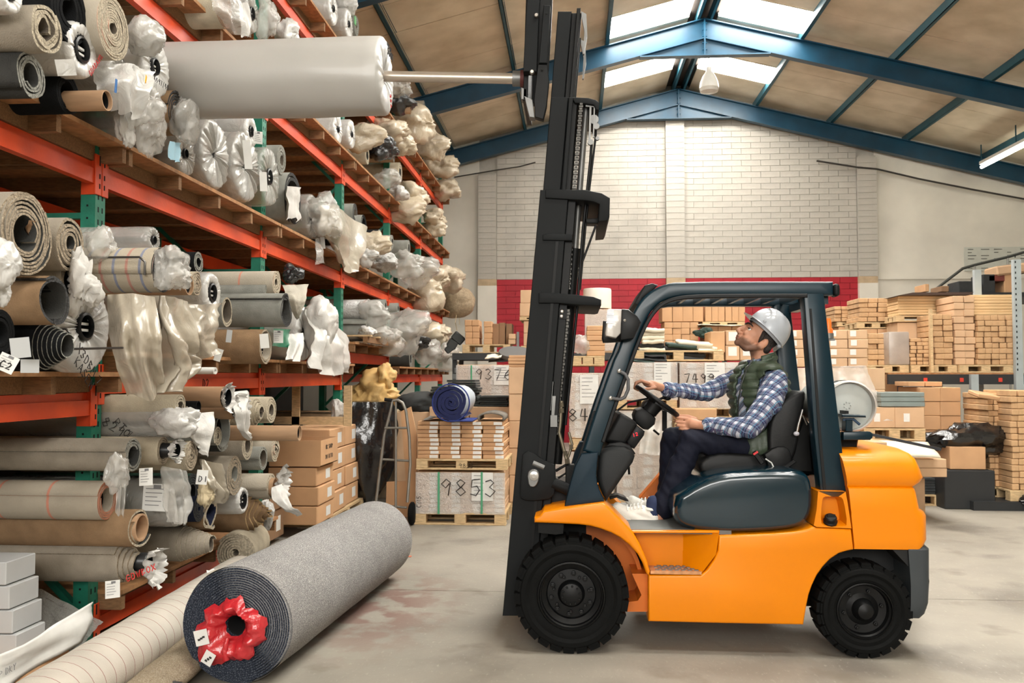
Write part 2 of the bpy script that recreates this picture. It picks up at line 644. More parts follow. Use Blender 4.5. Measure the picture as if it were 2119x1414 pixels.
# fluorescent strip
TUBE = emis('fluorescent_tube', (255, 252, 235), 9.0)
pa, pb = atY(2031, 346, 20.3), Vector((0, 0, 0))
pb = Vector((pa.x, 17.2, pa.z))
fl = empty('fluorescent_light', pa, label='lit fluorescent strip light fixed below the right hand roof slope', cat='light')
b = MB(); b.bar(pa + Vector((0, 0, .09)), pb + Vector((0, 0, .09)), .1, .07); part(b, 'housing', WHITE_E, fl)
b = MB(); b.tube([pa, pb], .035, 10); part(b, 'tube', TUBE, fl, 60)
for q in (pa, pb, (pa + pb) / 2):
    b = MB(); b.bar(q + Vector((0, 0, .1)), Vector((q.x, q.y, roof_z(q.x) - .12)), .02, .02, up=(0, 1, 0)); part(b, 'hanger', TEAL_D, fl)
# cable run on the far wall
CABLE = mat('dark_cable', (58, 54, 50), 0.7)
b = MB()
b.tube([atY(*q, 21.15) for q in ((1690, 333), (1772, 346), (1815, 350), (1900, 370), (2010, 392), (2119, 412), (2200, 425))], .022, 6)
tag(b.build('cable_run', CABLE, None, 60), 'dark cable run sloping across the right end of the far wall', 'cable')
b = MB()
b.tube([atY(*q, 21.12) for q in ((940, 367), (1028, 352), (1075, 345), (1108, 336))], .016, 6)
tag(b.build('cable_run', CABLE, None, 60), 'short dark cable on the white wall left of the lift mast', 'cable')
# notices on the right wall
NOTE = mat('pale_notice_sheet', (200, 202, 192), 0.6, 0, 0.05, 8)
b = MB(); p0, p1 = atY(1995, 512, 21.28), atY(2150, 560, 21.28)
b.box2((p0.x, 21.27, p1.z), (p1.x + .6, 21.295, p0.z))
nb_ = empty('notice_board', ((p0.x + p1.x) / 2, 21.28, p1.z), label='pale notice sheets pinned to the wall above the stair rail', cat='notice board')
part(b, 'backing', NOTE, nb_)
b = MB()
for i in range(8):
    for k in range(7):
        if R_.random() < .65:
            x = p0.x + .08 + i * .3
            z = p0.z - .06 - k * .075
            b.box2((x, 21.262, z), (x + R_.uniform(.08, .2), 21.272, z + .012))
tag(part(b, 'print_lines', CABLE, nb_), kind='stuff')
# ================================================================== the pallet rack
RX = -2.86                       # front plane of the rack
RB = -3.95                       # back plane
UY = [5.06 + 2.78 * k for k in range(-1, 6)]          # uprights; UY[1] is the first one in view
rack = empty('pallet_rack', (RX, UY[1], 0), label='long pallet rack with green uprights and orange beams full of carpet rolls', cat='rack')


def stroke_text(s, origin, ux, uz, h, r, name, m, parent, lift=None, jitter=0.0):
    """marker handwriting: polylines laid on a surface. ux/uz are unit vectors of the writing plane"""
    G = {'0': [[(.5, 0), (.1, .3), (.1, 1.1), (.5, 1.5), (.9, 1.1), (.9, .3), (.5, 0)]], '1': [[(.5, 1.5), (.5, 0)]],
         '2': [[(.05, 1.2), (.4, 1.5), (.85, 1.2), (.7, .7), (.05, .05), (.95, .1)]],
         '3': [[(.1, 1.3), (.5, 1.5), (.85, 1.2), (.4, .8), (.9, .45), (.5, 0), (.05, .2)]],
         '4': [[(.6, 0), (.6, 1.5)], [(.35, 1.5), (.05, .6), (.95, .6)]],
         '5': [[(.9, 1.5), (.25, 1.45), (.15, .85), (.6, .95), (.9, .5), (.5, 0), (.05, .15)]],
         '6': [[(.8, 1.5), (.25, .9), (.1, .4), (.5, 0), (.9, .35), (.6, .75), (.15, .5)]],
         '7': [[(.05, 1.4), (.9, 1.5), (.35, 0)]],
         '8': [[(.5, .8), (.15, 1.15), (.5, 1.5), (.85, 1.15), (.5, .8), (.05, .4), (.5, 0), (.95, .4), (.5, .8)]],
         '9': [[(.85, 1.1), (.5, .75), (.1, 1.1), (.5, 1.5), (.88, 1.2), (.75, 0)]],
         'A': [[(0, 0), (.5, 1.5), (1, 0)], [(.2, .55), (.8, .55)]], 'B': [[(.1, 0), (.1, 1.5), (.8, 1.2), (.15, .8), (.9, .4), (.1, 0)]],
         'C': [[(.9, 1.3), (.4, 1.5), (.05, .7), (.4, 0), (.95, .2)]], 'D': [[(.1, 0), (.1, 1.5), (.7, 1.3), (.9, .7), (.6, .1), (.1, 0)]],
         'E': [[(.9, 1.5), (.1, 1.5), (.1, 0), (.9, 0)], [(.1, .75), (.7, .75)]], 'G': [[(.9, 1.3), (.4, 1.5), (.05, .7), (.4, 0), (.9, .2), (.9, .7), (.5, .7)]],
         'H': [[(.1, 0), (.1, 1.5)], [(.9, 0), (.9, 1.5)], [(.1, .75), (.9, .75)]], 'I': [[(.5, 0), (.5, 1.5)]], 'K': [[(.1, 0), (.1, 1.5)], [(.9, 1.5), (.1, .7), (.9, 0)]],
         'L': [[(.1, 1.5), (.1, 0), (.8, 0)]], 'M': [[(0, 0), (.15, 1.5), (.5, .6), (.85, 1.5), (1, 0)]], 'N': [[(.1, 0), (.1, 1.5), (.9, 0), (.9, 1.5)]],
         'O': [[(.5, 0), (.1, .4), (.1, 1.1), (.5, 1.5), (.9, 1.1), (.9, .4), (.5, 0)]], 'P': [[(.1, 0), (.1, 1.5), (.85, 1.2), (.8, .8), (.1, .7)]],
         'R': [[(.1, 0), (.1, 1.5), (.85, 1.2), (.1, .75), (.9, 0)]], 'S': [[(.9, 1.3), (.4, 1.5), (.15, 1.1), (.85, .5), (.5, 0), (.05, .2)]],
         'T': [[(0, 1.5), (1, 1.5)], [(.5, 1.5), (.5, 0)]], 'U': [[(.1, 1.5), (.15, .2), (.5, 0), (.85, .2), (.9, 1.5)]], 'V': [[(0, 1.5), (.5, 0), (1, 1.5)]],
         'W': [[(0, 1.5), (.25, 0), (.5, 1), (.75, 0), (1, 1.5)]], 'X': [[(0, 0), (1, 1.5)], [(0, 1.5), (1, 0)]], 'Y': [[(0, 1.5), (.5, .8), (1, 1.5)], [(.5, .8), (.5, 0)]],
         '/': [[(.2, -.1), (.8, 1.6)]], '.': [[(.4, 0), (.5, .05)]]}
    b = MB()
    ux, uz = Vector(ux), Vector(uz)
    x = 0
    for ch in s:
        if ch == ' ':
            x += .8; continue
        for pl in G.get(ch, []):
            pts = []
            for a, c in pl:
                p = Vector(origin) + ux * ((x + a + R_.uniform(-jitter, jitter)) * h / 1.5) + uz * ((c + R_.uniform(-jitter, jitter)) * h / 1.5)
                if lift: p = lift(p)
                pts.append(p)
            b.tube(pts, r, 4)
        x += 1.35
    o = b.build(name, m)
    set_parent_keep(o, parent)
    tag(o, kind='stuff')
    return o


def upright(y, x, front):
    g = MB()
    w_, d_ = .11, .085
    sx = 1 if front else -1
    # C-section: front face, two flanges, two lips
    g.box2((x - sx * .008, y - w_ / 2, .01), (x, y + w_ / 2, 6.2), 0)
    for s in (-1, 1):
        g.box2((x - sx * d_, y + s * (w_ / 2 - .008), .01), (x - sx * .008, y + s * w_ / 2, 6.2), 0)
        g.box2((x - sx * (d_ + .006), y + s * (w_ / 2 - .035), .01), (x - sx * d_, y + s * w_ / 2, 6.2), 0)
    o = part(g, 'upright', GREEN_RACK, rack)
    f = MB(); f.box2((x - sx * .11, y - .075, 0), (x + sx * .03, y + .075, .012))
    q = part(f, 'foot_plate', GREEN_RACK, rack)
    if front and y < 11:
        h = MB()
        z = .18
        while z < 6.1:
            for s in (-1, 1):
                h.box2((x - .002, y + s * .022 - .006, z), (x + .0012, y + s * .022 + .006, z + .032))
            if y < 6:
                h.box2((x - .055, y - w_ / 2 - .001, z + .03), (x - .043, y - w_ / 2 + .002, z + .042))
            z += .0762
        so = h.build('slot_holes', SLOT)
        set_parent_keep(so, o); tag(so, kind='stuff')
    return o


for i, y in enumerate(UY):
    if i == 0: continue
    upright(y, RX, True)
    upright(y, RB, False)
    z = .2
    k = 0
    while z < 5.6:
        bz = MB()
        a, c = (RX - .06, RB + .06) if k % 2 == 0 else (RB + .06, RX - .06)
        bz.bar((a, y, z), (c, y, z + .95), .035, .045, up=(0, 1, 0))
        part(bz, 'brace', GREEN_RACK, rack)
        z += .95
        k += 1
    for zz in (.12, 2.6, 5.0):
        bz = MB(); bz.bar((RX - .06, y, zz), (RB + .06, y, zz), .035, .045, up=(0, 1, 0)); part(bz, 'brace', GREEN_RACK, rack)


def beam(b_, zt, x=RX, hb=.135, low=False):
    y0, y1 = UY[b_ + 1] + .058, UY[b_ + 2] - .058
    m = MB()
    s = 1 if x == RX else -1
    m.box2((x - s * .05, y0, zt - hb), (x, y1, zt - .045))
    m.box2((x - s * .05, y0, zt - .045), (x - s * .022, y1, zt))
    bo = part(m, 'beam', ORANGE_RACK, rack)
    if s > 0:
        for yy, sg in ((UY[b_ + 1], 1), (UY[b_ + 2], -1)):
            c = MB()
            c.box2((x + .001, yy + sg * .004, zt - .2), (x + .009, yy + sg * .075, zt + .045), 0, .003)
            c.box2((x - .07, yy + sg * .0555, zt - .2), (x + .001, yy + sg * .064, zt + .045), 0)
            for kz in (-.16, -.10, -.02, .01):
                c.box2((x + .0085, yy + sg * .02, zt + kz), (x + .0105, yy + sg * .032, zt + kz + .03), 1)
            o = part(c, 'beam_connector', [ORANGE_RACK, SLOT], bo)
    return bo


L1Z = {-1: 1.53, 0: 1.655, 1: 1.655, 2: 1.93, 3: 1.655, 4: 1.655}
for b_ in range(-1, 5):
    levels = [L1Z[b_], 2.92, 4.22] + ([5.42] if b_ >= 0 else [])
    if b_ == 0: levels = [.22] + levels
    for zt in levels:
        o = beam(b_, zt)
        if b_ < 4: beam(b_, zt, RB)
# orange sleeves over the uprights' sides at each joint
for i, y in enumerate(UY[1:]):
    for zt in (L1Z[min(i, 4)] if i else 1.53, 2.92, 4.22, 5.42):
        c = MB()
        c.box2((RX - .088, y - .06, zt - .2), (RX - .004, y - .0552, zt + .045), 0)
        c.tube([(RX - .05, y - .0655, zt - .04), (RX - .05, y - .058, zt - .04)], .012, 8, 1)
        part(c, 'beam_bracket', [ORANGE_RACK, SLOT], rack)
stroke_text('D2', (RX + .002, UY[1] + 1.5, L1Z[0] - .12), (0, 1, 0), (0, 0, 1), .07, .003, 'marker_writing', INK, rack)

# ------------------------------------------------------------------ decks: chipboard on timber bearers
SHELF = {1: 'lowest', 2: 'first', 3: 'second', 4: 'third', 0: 'bottom'}
BAY = {-1: 'nearest', 0: 'second', 1: 'third', 2: 'fourth', 3: 'fifth', 4: 'last'}


def deck(b_, zt, lev, x0=-2.70, board=True, nb=5, y0=None, y1=None):
    ya = UY[b_ + 1] + .05 if y0 is None else y0
    yb = ya + 2.76 if y1 is None else y1
    d = empty('shelf_deck', (RX, (ya + yb) / 2, zt),
              label='chipboard shelf deck on timber bearers, %s bay, %s beam level' % (BAY[b_], ['bottom', 'lower', 'middle', 'upper', 'top'][lev]), cat='shelf deck',
              group='shelf decks of the carpet rack')
    m = MB(); m.box2((-6.4, ya, zt + .096), (x0, yb, zt + .122)); part(m, 'board', BOARD, d)
    for k in range(nb):
        yy = ya + .03 + (yb - ya - .06) * k / (nb - 1)
        m = MB(); m.box2((-6.3, yy - .022, zt + .001), (x0 - .015, yy + .022, zt + .095)); part(m, 'bearer', BOARD_D, d)
    for k in range(nb - 1):
        a = ya + .03 + (yb - ya - .06) * k / (nb - 1); e = ya + .03 + (yb - ya - .06) * (k + 1) / (nb - 1)
        m = MB(); m.box2((RX - .03, a + .024, zt + .004), (RX - .008, e - .024, zt + .093)); part(m, 'runner', BOARD_D, d)
    return d


for b_ in range(-1, 5):
    deck(b_, L1Z[b_], 1)
    deck(b_, 2.92, 2)
    deck(b_, 4.22, 3)
    if b_ >= 0: deck(b_, 5.42, 4)
    if b_ == 0: deck(b_, .22, 0, nb=5)
# ================================================================== carpet rolls
def cmat(name, rgb, rough=.9, var=.18, vs=9, bump=.35, bs=160, **k):
    return mat(name, rgb, rough, 0, var, vs, bump, bs, spec=.1, **k)
TAUPE = cmat('carpet_backing_taupe', (152, 143, 129))
BEIGE_C = cmat('carpet_beige', (180, 169, 148))
GREY_C = cmat('carpet_backing_grey', (136, 136, 129))
DGREY = cmat('carpet_dark_grey', (62, 62, 60))
BROWN = cmat('carpet_brown_backing', (138, 112, 85))
BLACKC = cmat('rubber_mat_black', (22, 23, 24))
NAVYC = cmat('carpet_navy', (34, 38, 56))
EDGE_L = cmat('cut_edge_pale', (188, 177, 156), bump=.8, bs=90, var=.35, vs=60)
EDGE_T = cmat('cut_edge_taupe', (170, 156, 136), bump=.8, bs=90, var=.4, vs=60)
EDGE_G = cmat('cut_edge_grey', (150, 150, 142), bump=.8, bs=90, var=.4, vs=60)
EDGE_D = cmat('cut_edge_dark', (74, 74, 74), bump=.8, bs=90, var=.4, vs=60)
PILE_D = cmat('carpet_pile_dark', (98, 90, 80))  # darker pile tone for the inner face of each rolled layer
WRAPW = film('white_plastic_wrap', (202, 201, 197), 1.0, .25, 9, .5)
WRAPC = film('clear_plastic_wrap', (216, 214, 208), .42, .08, 10, .7, 1.0)
WRAPG = film('grey_plastic_wrap', (188, 186, 180), .8, .14, 9, .6, 1.0)
SHEETP = film('milky_plastic_sheet', (184, 175, 158), .86, .2, 7, .45, .8)
SHEETW = film('white_plastic_sheet', (206, 204, 199), .97, .28, 8, .45)
TUBEC = mat('cardboard_tube', (172, 138, 106), .7, 0, .12, 5, .05, 40, stretch=(1, 6, 6))
TUBEI = mat('cardboard_tube_inside', (150, 112, 78), .8)
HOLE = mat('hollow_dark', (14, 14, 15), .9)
PLUG = mat('black_core_plug', (20, 21, 23), .35)
TORN = mat('torn_white_wrapper', (208, 206, 201), .5, 0, .08, 10, .4, 18)
CREAMW = mat('cream_bag_cloth', (226, 206, 160), .7, 0, .1, 6, .2, 30)


def striped(name, base, line, freq=9.0, width=.06, second=None, axis='X', rough=.75):
    if name in MATS: return MATS[name]
    m = mat(name, base, rough, 0, .1, 6, .2, 120, spec=.3)
    nt = m.node_tree
    b = nt.nodes['Principled BSDF']
    src = b.inputs['Base Color'].links[0].from_socket
    tc = [n for n in nt.nodes if n.type == 'TEX_COORD'][0]
    sp = nt.nodes.new('ShaderNodeSeparateXYZ'); nt.links.new(tc.outputs['Object'], sp.inputs[0])
    def line_mask(off, fr):
        mu = nt.nodes.new('ShaderNodeMath'); mu.operation = 'MULTIPLY_ADD'; mu.inputs[1].default_value = fr; mu.inputs[2].default_value = off
        nt.links.new(sp.outputs[axis], mu.inputs[0])
        fr_ = nt.nodes.new('ShaderNodeMath'); fr_.operation = 'FRACT'; nt.links.new(mu.outputs[0], fr_.inputs[0])
        lt = nt.nodes.new('ShaderNodeMath'); lt.operation = 'LESS_THAN'; lt.inputs[1].default_value = width; nt.links.new(fr_.outputs[0], lt.inputs[0])
        return lt.outputs[0]
    def mixc(fac, a, col):
        mx = nt.nodes.new('ShaderNodeMix'); mx.data_type = 'RGBA'
        nt.links.new(fac, mx.inputs[0]); nt.links.new(a, mx.inputs[6]); mx.inputs[7].default_value = srgb(*col)
        return mx.outputs[2]
    c = mixc(line_mask(0, freq), src, line)
    if second: c = mixc(line_mask(.5, freq), c, second)
    nt.links.new(c, b.inputs['Base Color'])
    return m


STR_BP = striped('striped_backing', (166, 156, 138), (168, 122, 110), 7, .1, (120, 124, 140))
STR_P = striped('pink_striped_backing', (166, 157, 141), (190, 128, 108), 3.4, .05)
ROLLS = []


def spiral_mesh(mb, R, L, turns, core, sq=1.0, cone=0.0, seed=0, nseg=22, gap=.22, wob=.03, ex=.0, lean=0.0):
    """real rolled strip: body 0, pile 1, edge 2; axis +x, visible end at x=0"""
    rr = random.Random(seed)
    n = int(nseg * turns)
    r0 = R * core
    pitch = (R - r0) / turns
    t = pitch * (1 - gap)
    ph = rr.uniform(0, 6.28)
    bm = mb.bm
    prev = None
    first = last = None
    for i in range(n + 1):
        th = 2 * pi * i / nseg
        fr = i / n
        ro = r0 + pitch * (th / (2 * pi)) + pitch * .1 if turns > 0 else R
        ro = min(ro, R)
        w_ = 1 + wob * noise.noise(Vector((cos(th + ph) * 1.2, sin(th + ph) * 1.2, fr * 2.5 + seed)))
        ro *= w_
        ri = max(ro - t, .001)
        xf = cone * (1 - fr) + ex * R * noise.noise(Vector((th * .8, seed * 3.1, 0))) * .25
        def P(x, r):
            return (x, r * cos(th + ph) + lean * r * sin(th + ph), r * sin(th + ph) * sq)
        vs = [bm.verts.new(P(xf, ri)), bm.verts.new(P(xf, ro)), bm.verts.new(P(-L, ro)), bm.verts.new(P(-L, ri))]
        if prev:
            for a, b_, mi in ((0, 1, 2), (1, 2, 0), (3, 0, 1)):
                f = bm.faces.new([prev[a], prev[b_], vs[b_], vs[a]])
                f.material_index = mi
                f.smooth = mi != 2
        else:
            first = vs
        prev = vs
    for q in (first, prev):
        f = bm.faces.new(q); f.material_index = 2


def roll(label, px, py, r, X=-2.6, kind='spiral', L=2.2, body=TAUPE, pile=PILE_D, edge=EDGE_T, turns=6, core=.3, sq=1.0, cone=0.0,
         gap=.22, wob=.04, ex=.15, tube=0, plug=None, group=None, name='carpet_roll', at=None, R=None, rotz=0.0, cat='carpet roll', pleat=1.0):
    c = Vector(at) if at is not None else atX(px, py, X)
    if R is None: R = r * mpp(c)
    seed = len(ROLLS) + 1
    root = empty(name, c, (0, 0, rotz), label, cat, group or 'carpet rolls stored on the rack')
    ROLLS.append(root)
    if kind == 'spiral':
        b = MB(); spiral_mesh(b, R, L, turns, core, sq, cone, seed, 22, gap, wob, ex)
        b.build('rolled_carpet', [body, pile, edge], root, recalc=False)
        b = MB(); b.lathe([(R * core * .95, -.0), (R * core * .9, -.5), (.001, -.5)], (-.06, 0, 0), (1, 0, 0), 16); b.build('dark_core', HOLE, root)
    elif kind == 'wrap':
        n = 84
        rr = random.Random(seed)
        rings = []
        cr = core * R
        prof = [(-L, 1.0), (-L * .55, 1.0), (-.5, 1.01), (-.22, .995), (-.1, 1.0), (-.02, .995), (-.004, .96), (.004, .88), (.008, .7), (.004, .5), (-.004, .3), (-.02, .2)]
        pl = [rr.uniform(-1, 1) * (.35 + .65 * abs(noise.noise(Vector((k * .13, seed, 0))) * 2)) for k in range(n)]
        for j, (x, q) in enumerate(prof):
            ring = []
            for k in range(n):
                th = 2 * pi * k / n
                rad = R * q if q > .86 else cr + (R * .9 - cr) * max(0, (q - .2) / .7)
                wr = noise.noise(Vector((cos(th) * 2, sin(th) * 2, x * 4 + seed))) * .05 * R
                if q > .86: wr += pl[k] * .010 * R * pleat * max(0, 1 + x * 3)
                xx = x + (pl[k] * .034 * R * pleat * (1 if .2 < q < .9 else .3) if q < .97 else 0)
                ring.append((xx, (rad + wr) * cos(th), (rad + wr) * sin(th) * sq))
            rings.append(ring)
        b = MB(); b.rings(rings, 0, True, False, False)
        b.build('plastic_wrapping', [body], root, 50)
        b = MB()
        if plug is False: b.lathe([(cr * 1.3, -.015), (cr * .9, -.03), (cr * .85, -.3), (.001, -.3)], (0, 0, 0), (1, 0, 0), 18)
        else: b.lathe([(cr * 1.12, -.03), (cr * 1.12, .006), (cr * .94, .01), (cr * .9, -.3), (.001, -.3)], (0, 0, 0), (1, 0, 0), 18)
        if plug is not False:
            for zz in (-.28, .22):
                b.box2((-.03, -cr * .75, cr * (zz - .1)), (-.015, cr * .75, cr * (zz + .1)), 1)
        b.build('core_plug', [PLUG, PAPER], root, 40)
    elif kind == 'tube':
        b = MB(); b.lathe([(R, -L), (R, 0), (R * .9, 0), (R * .9, -L)], (0, 0, 0), (1, 0, 0), 22)
        b.build('tube_wall', [body], root, 40)
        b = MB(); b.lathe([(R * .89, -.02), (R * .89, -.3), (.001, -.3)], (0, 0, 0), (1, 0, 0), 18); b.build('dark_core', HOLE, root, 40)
    if tube:
        tr = R * core * .92
        b = MB(); b.lathe([(tr, -.4), (tr, tube), (tr * .86, tube), (tr * .86, -.35), (.001, -.35)], (0, 0, 0), (1, 0, 0), 18)
        b.build('core_tube', [TUBEC], root, 40)
    root['_r'] = R
    return root


def child_sheet(mb, name, m, parent, smooth=None):
    o = mb.build(name, m, None, smooth)
    set_parent_keep(o, parent)
    return o


def bunch_mesh(mb, c, s, seed=0, nu=40, nv=24, amp=.35, mi=0, tail=None):
    """crumpled gathered plastic: a creased, folded closed bag"""
    c = Vector(c)
    rings = []
    sv = Vector((seed * 7.3, seed * 3.7, seed * 1.9))
    for i in range(nv + 1):
        ph = pi * min(max(i / nv, .03), .97)
        ring = []
        for k in range(nu):
            th = 2 * pi * k / nu
            d = Vector((cos(ph), sin(ph) * cos(th), sin(ph) * sin(th)))
            q = 1 + amp * (1.1 * noise.noise(d * 1.1 + sv) + .75 * (.32 - abs(noise.noise(d * 2.3 + sv * 2))) + .42 * (.3 - abs(noise.noise(d * 5.1 + sv))) + .2 * noise.noise(d * 9 + sv))
            if tail: q *= 1 + tail * max(0, -d.z) ** 3
            ring.append(c + Vector((d.x * s[0] * q, d.y * s[1] * q, d.z * s[2] * q)))
        rings.append(ring)
    mb.rings(rings, mi, True, True, True)


def bunch(name, label, px, py, X, spx, m, seed=0, amp=.35, ax=1.0, az=1.0, parent=None, cat='plastic sheet', group=None, tail=None):
    c = atX(px, py, X)
    k = spx * mpp(c)
    b = MB(); bunch_mesh(b, c, (k * ax, k, k * az), seed, amp=amp, tail=tail)
    o = b.build(name, m, None, 100, origin=c)
    if parent is not None: set_parent_keep(o, parent)
    else: tag(o, label, cat, group)
    return o


def sheet_mesh(mb, P, nu=18, nv=22, amp=.05, folds=5, seed=0, ragged=.06, billow=.0, mi=0):
    """P: four corners top-left, top-right, bottom-right, bottom-left; or a list of rows of points"""
    rows = P if isinstance(P[0], (list, tuple)) and not isinstance(P[0], Vector) and isinstance(P[0][0], Vector) else [[P[0], P[1]], [P[3], P[2]]]
    def S(u, v):
        f = v * (len(rows) - 1)
        i = min(int(f), len(rows) - 2)
        t = f - i
        def row(r):
            g = u * (len(r) - 1); j = min(int(g), len(r) - 2); s = g - j
            return r[j].lerp(r[j + 1], s)
        return row(rows[i]).lerp(row(rows[i + 1]), t)
    nrm = (S(1, .5) - S(0, .5)).cross(S(.5, 1) - S(.5, 0)).normalized()
    size = ((S(1, .5) - S(0, .5)).length)
    grid = []
    for j in range(nv + 1):
        v = j / nv
        row = []
        for i in range(nu + 1):
            u = i / nu
            vv = v + (ragged * noise.noise(Vector((u * 5, seed, 3.3))) if j == nv else 0)
            uu = u + (ragged * .6 * noise.noise(Vector((v * 5, seed, 7.7))) if i in (0, nu) else 0)
            p = S(min(max(uu, 0), 1), min(max(vv, 0), 1)) if 0 <= uu <= 1 and 0 <= vv <= 1 else S(min(max(uu, 0), 1), min(max(vv, 0), 1)) + (S(.5, 1) - S(.5, 0)) * (vv - min(max(vv, 0), 1))
            d = amp * (sin(u * folds * 2 * pi + 2.2 * noise.noise(Vector((u * 2, v * 1.5, seed)))) * (.35 + .65 * v) * .6
                       + 1.3 * noise.noise(Vector((u * 3.1, v * 2.3, seed * 2.1))) + .8 * (abs(noise.noise(Vector((u * 5, v * 5, seed + 9)))) - .2))
            d += billow * sin(pi * u) * sin(pi * min(v, 1))
            row.append(mb.bm.verts.new(p + nrm * d))
        grid.append(row)
    for j in range(nv):
        for i in range(nu):
            f = mb.bm.faces.new([grid[j][i], grid[j][i + 1], grid[j + 1][i + 1], grid[j + 1][i]])
            f.material_index = mi
            f.smooth = True


def sheet(name, label, pts, m, amp=.05, folds=5, seed=0, nu=18, nv=22, ragged=.06, billow=0, parent=None, cat='plastic sheet', group=None):
    """pts rows of (px,py,X)"""
    rows = [[atX(*q) for q in r] for r in pts]
    b = MB(); sheet_mesh(b, rows, nu, nv, amp, folds, seed, ragged, billow)
    c = sum((p for r in rows for p in r), Vector()) / sum(len(r) for r in rows)
    o = b.build(name, m, None, None, origin=c, recalc=False)
    if parent is not None: set_parent_keep(o, parent)
    else: tag(o, label, cat, group)
    return o


def ruff(parent, c, r0, r1, m=TORN, seed=0, out=.05, name='torn_wrapper', drop=0.0):
    """torn wrapper flaring out of a roll's core: ragged ring in the y-z plane"""
    n, k = 64, 6
    b = MB()
    rows = []
    for j in range(k + 1):
        t = j / k
        ring = []
        for i in range(n):
            th = 2 * pi * i / n
            rr = r0 + (r1 - r0) * t * (.75 + .7 * noise.noise(Vector((cos(th) * 1.5, sin(th) * 1.5, seed))) + .4 * t * noise.noise(Vector((i * .55, seed, 2))))
            x = out * (.2 + 1.1 * t) + .9 * out * noise.noise(Vector((i * .6, seed + 5, t * 1.5))) * t + .6 * out * noise.noise(Vector((th * 2, t * 3, seed)))
            z = rr * sin(th)
            if drop and sin(th) < 0: z *= 1 + drop * t * (.4 + .6 * abs(noise.noise(Vector((i * .4, seed, 0)))))
            ring.append(b.bm.verts.new(Vector(c) + Vector((x, rr * cos(th), z))))
        rows.append(ring)
    for a, q in zip(rows[:-1], rows[1:]):
        for i in range(n):
            b.bm.faces.new([a[i], a[(i + 1) % n], q[(i + 1) % n], q[i]])
    o = b.build(name, m, None, 60, recalc=False)
    set_parent_keep(o, parent)
    return o


def paper_tag(label, px, py, X, wpx, hpx, tilt=0.0, text=None, parent=None, yaw=.55, lines=True, m=PAPER):
    """card tag facing the aisle and a little towards the camera"""
    c = atX(px, py, X)
    k = mpp(c)
    w_, h_ = wpx * k, hpx * k
    root = empty('paper_tag', c, (0, tilt * 0, 0), label, 'tag', 'paper tags on the rolls') if parent is None else parent
    ux = Vector((cos(yaw), sin(yaw), 0)); uz = Vector((0, 0, 1))
    ux2 = (ux * cos(tilt) + uz * sin(tilt)); uz2 = (uz * cos(tilt) - ux * sin(tilt))
    n = ux2.cross(uz2)          # points towards the camera side
    if n.dot(O - c) < 0: n = -n
    m3 = Matrix((ux2, n, uz2)).transposed()
    b = MB(); b.box(c, (w_, .003, h_), 0, m3)
    child_sheet(b, 'card', m, root)
    b = MB()
    if lines:
        for i in range(5):
            zz = h_ * (.32 - .15 * i)
            ll = w_ * R_.uniform(.4, .75)
            b.box(c + n * .0025 + uz2 * zz - ux2 * (w_ * .4 - ll / 2), (ll, .001, h_ * .025), 0, m3)
        b.box(c + n * .0025 + uz2 * h_ * .4 + ux2 * w_ * .05, (w_ * .3, .001, h_ * .13), 0, m3)
        o = child_sheet(b, 'print_lines', mat('grey_print', (120, 120, 122), .7), root); tag(o, kind='stuff')
    if text:
        stroke_text(text, c + n * .003 - ux2 * w_ * .3 - uz2 * h_ * .3, ux2, uz2, h_ * .38, .0028, 'handwriting', INK, root)
    return root
# ================================================================== rolls that can be told apart, near bays
G2 = 'carpet rolls on the middle shelf'
G1 = 'carpet rolls on the lower shelf'
G0 = 'carpet rolls on the bottom shelf'
# ---- middle shelf (above the second beam), from the left edge of the view
roll('white plastic covered roll end at the top left corner above taupe roll', 22, -12, 40, -2.45, 'wrap', body=WRAPW, core=.3, group=G2)
roll('taupe roll with a wide ragged hollow on the upper left pile', 94, 58, 55, -2.42, turns=3.2, core=.42, body=TAUPE, edge=EDGE_L, ex=.6, wob=.1, group=G2)
roll('ribbed black rubber roll squeezed between taupe and beige rolls, upper left', 143, 22, 72, -2.5, turns=4, core=.4, body=BLACKC, pile=BLACKC, edge=BLACKC, wob=.08, group=G2)
r = roll('thick beige roll with many fine layers and marker writing on its back', 234, 58, 66, -2.44, turns=11, core=.2, body=STR_P, edge=EDGE_L, gap=.16, group=G2)
stroke_text('HARB', r.location + Vector((-.28, -r['_r'] * .86, r['_r'] * .3)), (0, .52, .85), (-1, 0, 0), .07, .0032, 'marker_writing', INK, r,
            lift=lambda p, q=r: Vector((p.x, *(Vector((p.y - q.location.y, p.z - q.location.z)).normalized() * (q['_r'] * 1.05) + Vector((q.location.y, q.location.z))))))
roll('thin grey roll lying lowest at the left edge of the middle shelf', 66, 158, 50, -2.52, turns=4, core=.5, body=DGREY, pile=DGREY, edge=EDGE_G, wob=.12, group=G2)
r = roll('white wrapped roll with an oval black core plug beside the ribbed rubber roll', 170, 103, 58, -2.5, 'wrap', body=WRAPW, core=.42, group=G2)
paper_tag(None, 136, 140, -2.38, 36, 34, .2, parent=r, lines=False, m=WRAPG)
stroke_text('GDABAXON', r.location + Vector((.02, .05, -r['_r'] * .85)), (.0, .62, .78), (0, -.78, .62), .028, .002, 'red_print', INKRED, r)
roll('black rubber roll under the white wrapped roll and broken cardboard tube', 140, 195, 44, -2.6, turns=3, core=.6, body=BLACKC, pile=BLACKC, edge=BLACKC, group=G2)
roll('broken cardboard tube poking out under the crumpled clear plastic', 222, 208, 21, -2.40, 'tube', body=TUBEC, L=.22, group=G2, name='cardboard_tube', cat='cardboard tube')
r = roll('white wrapped roll end with black numbers, hard against the lifted roll', 322, 138, 64, -2.58, 'wrap', body=WRAPW, core=.24, group=G2)
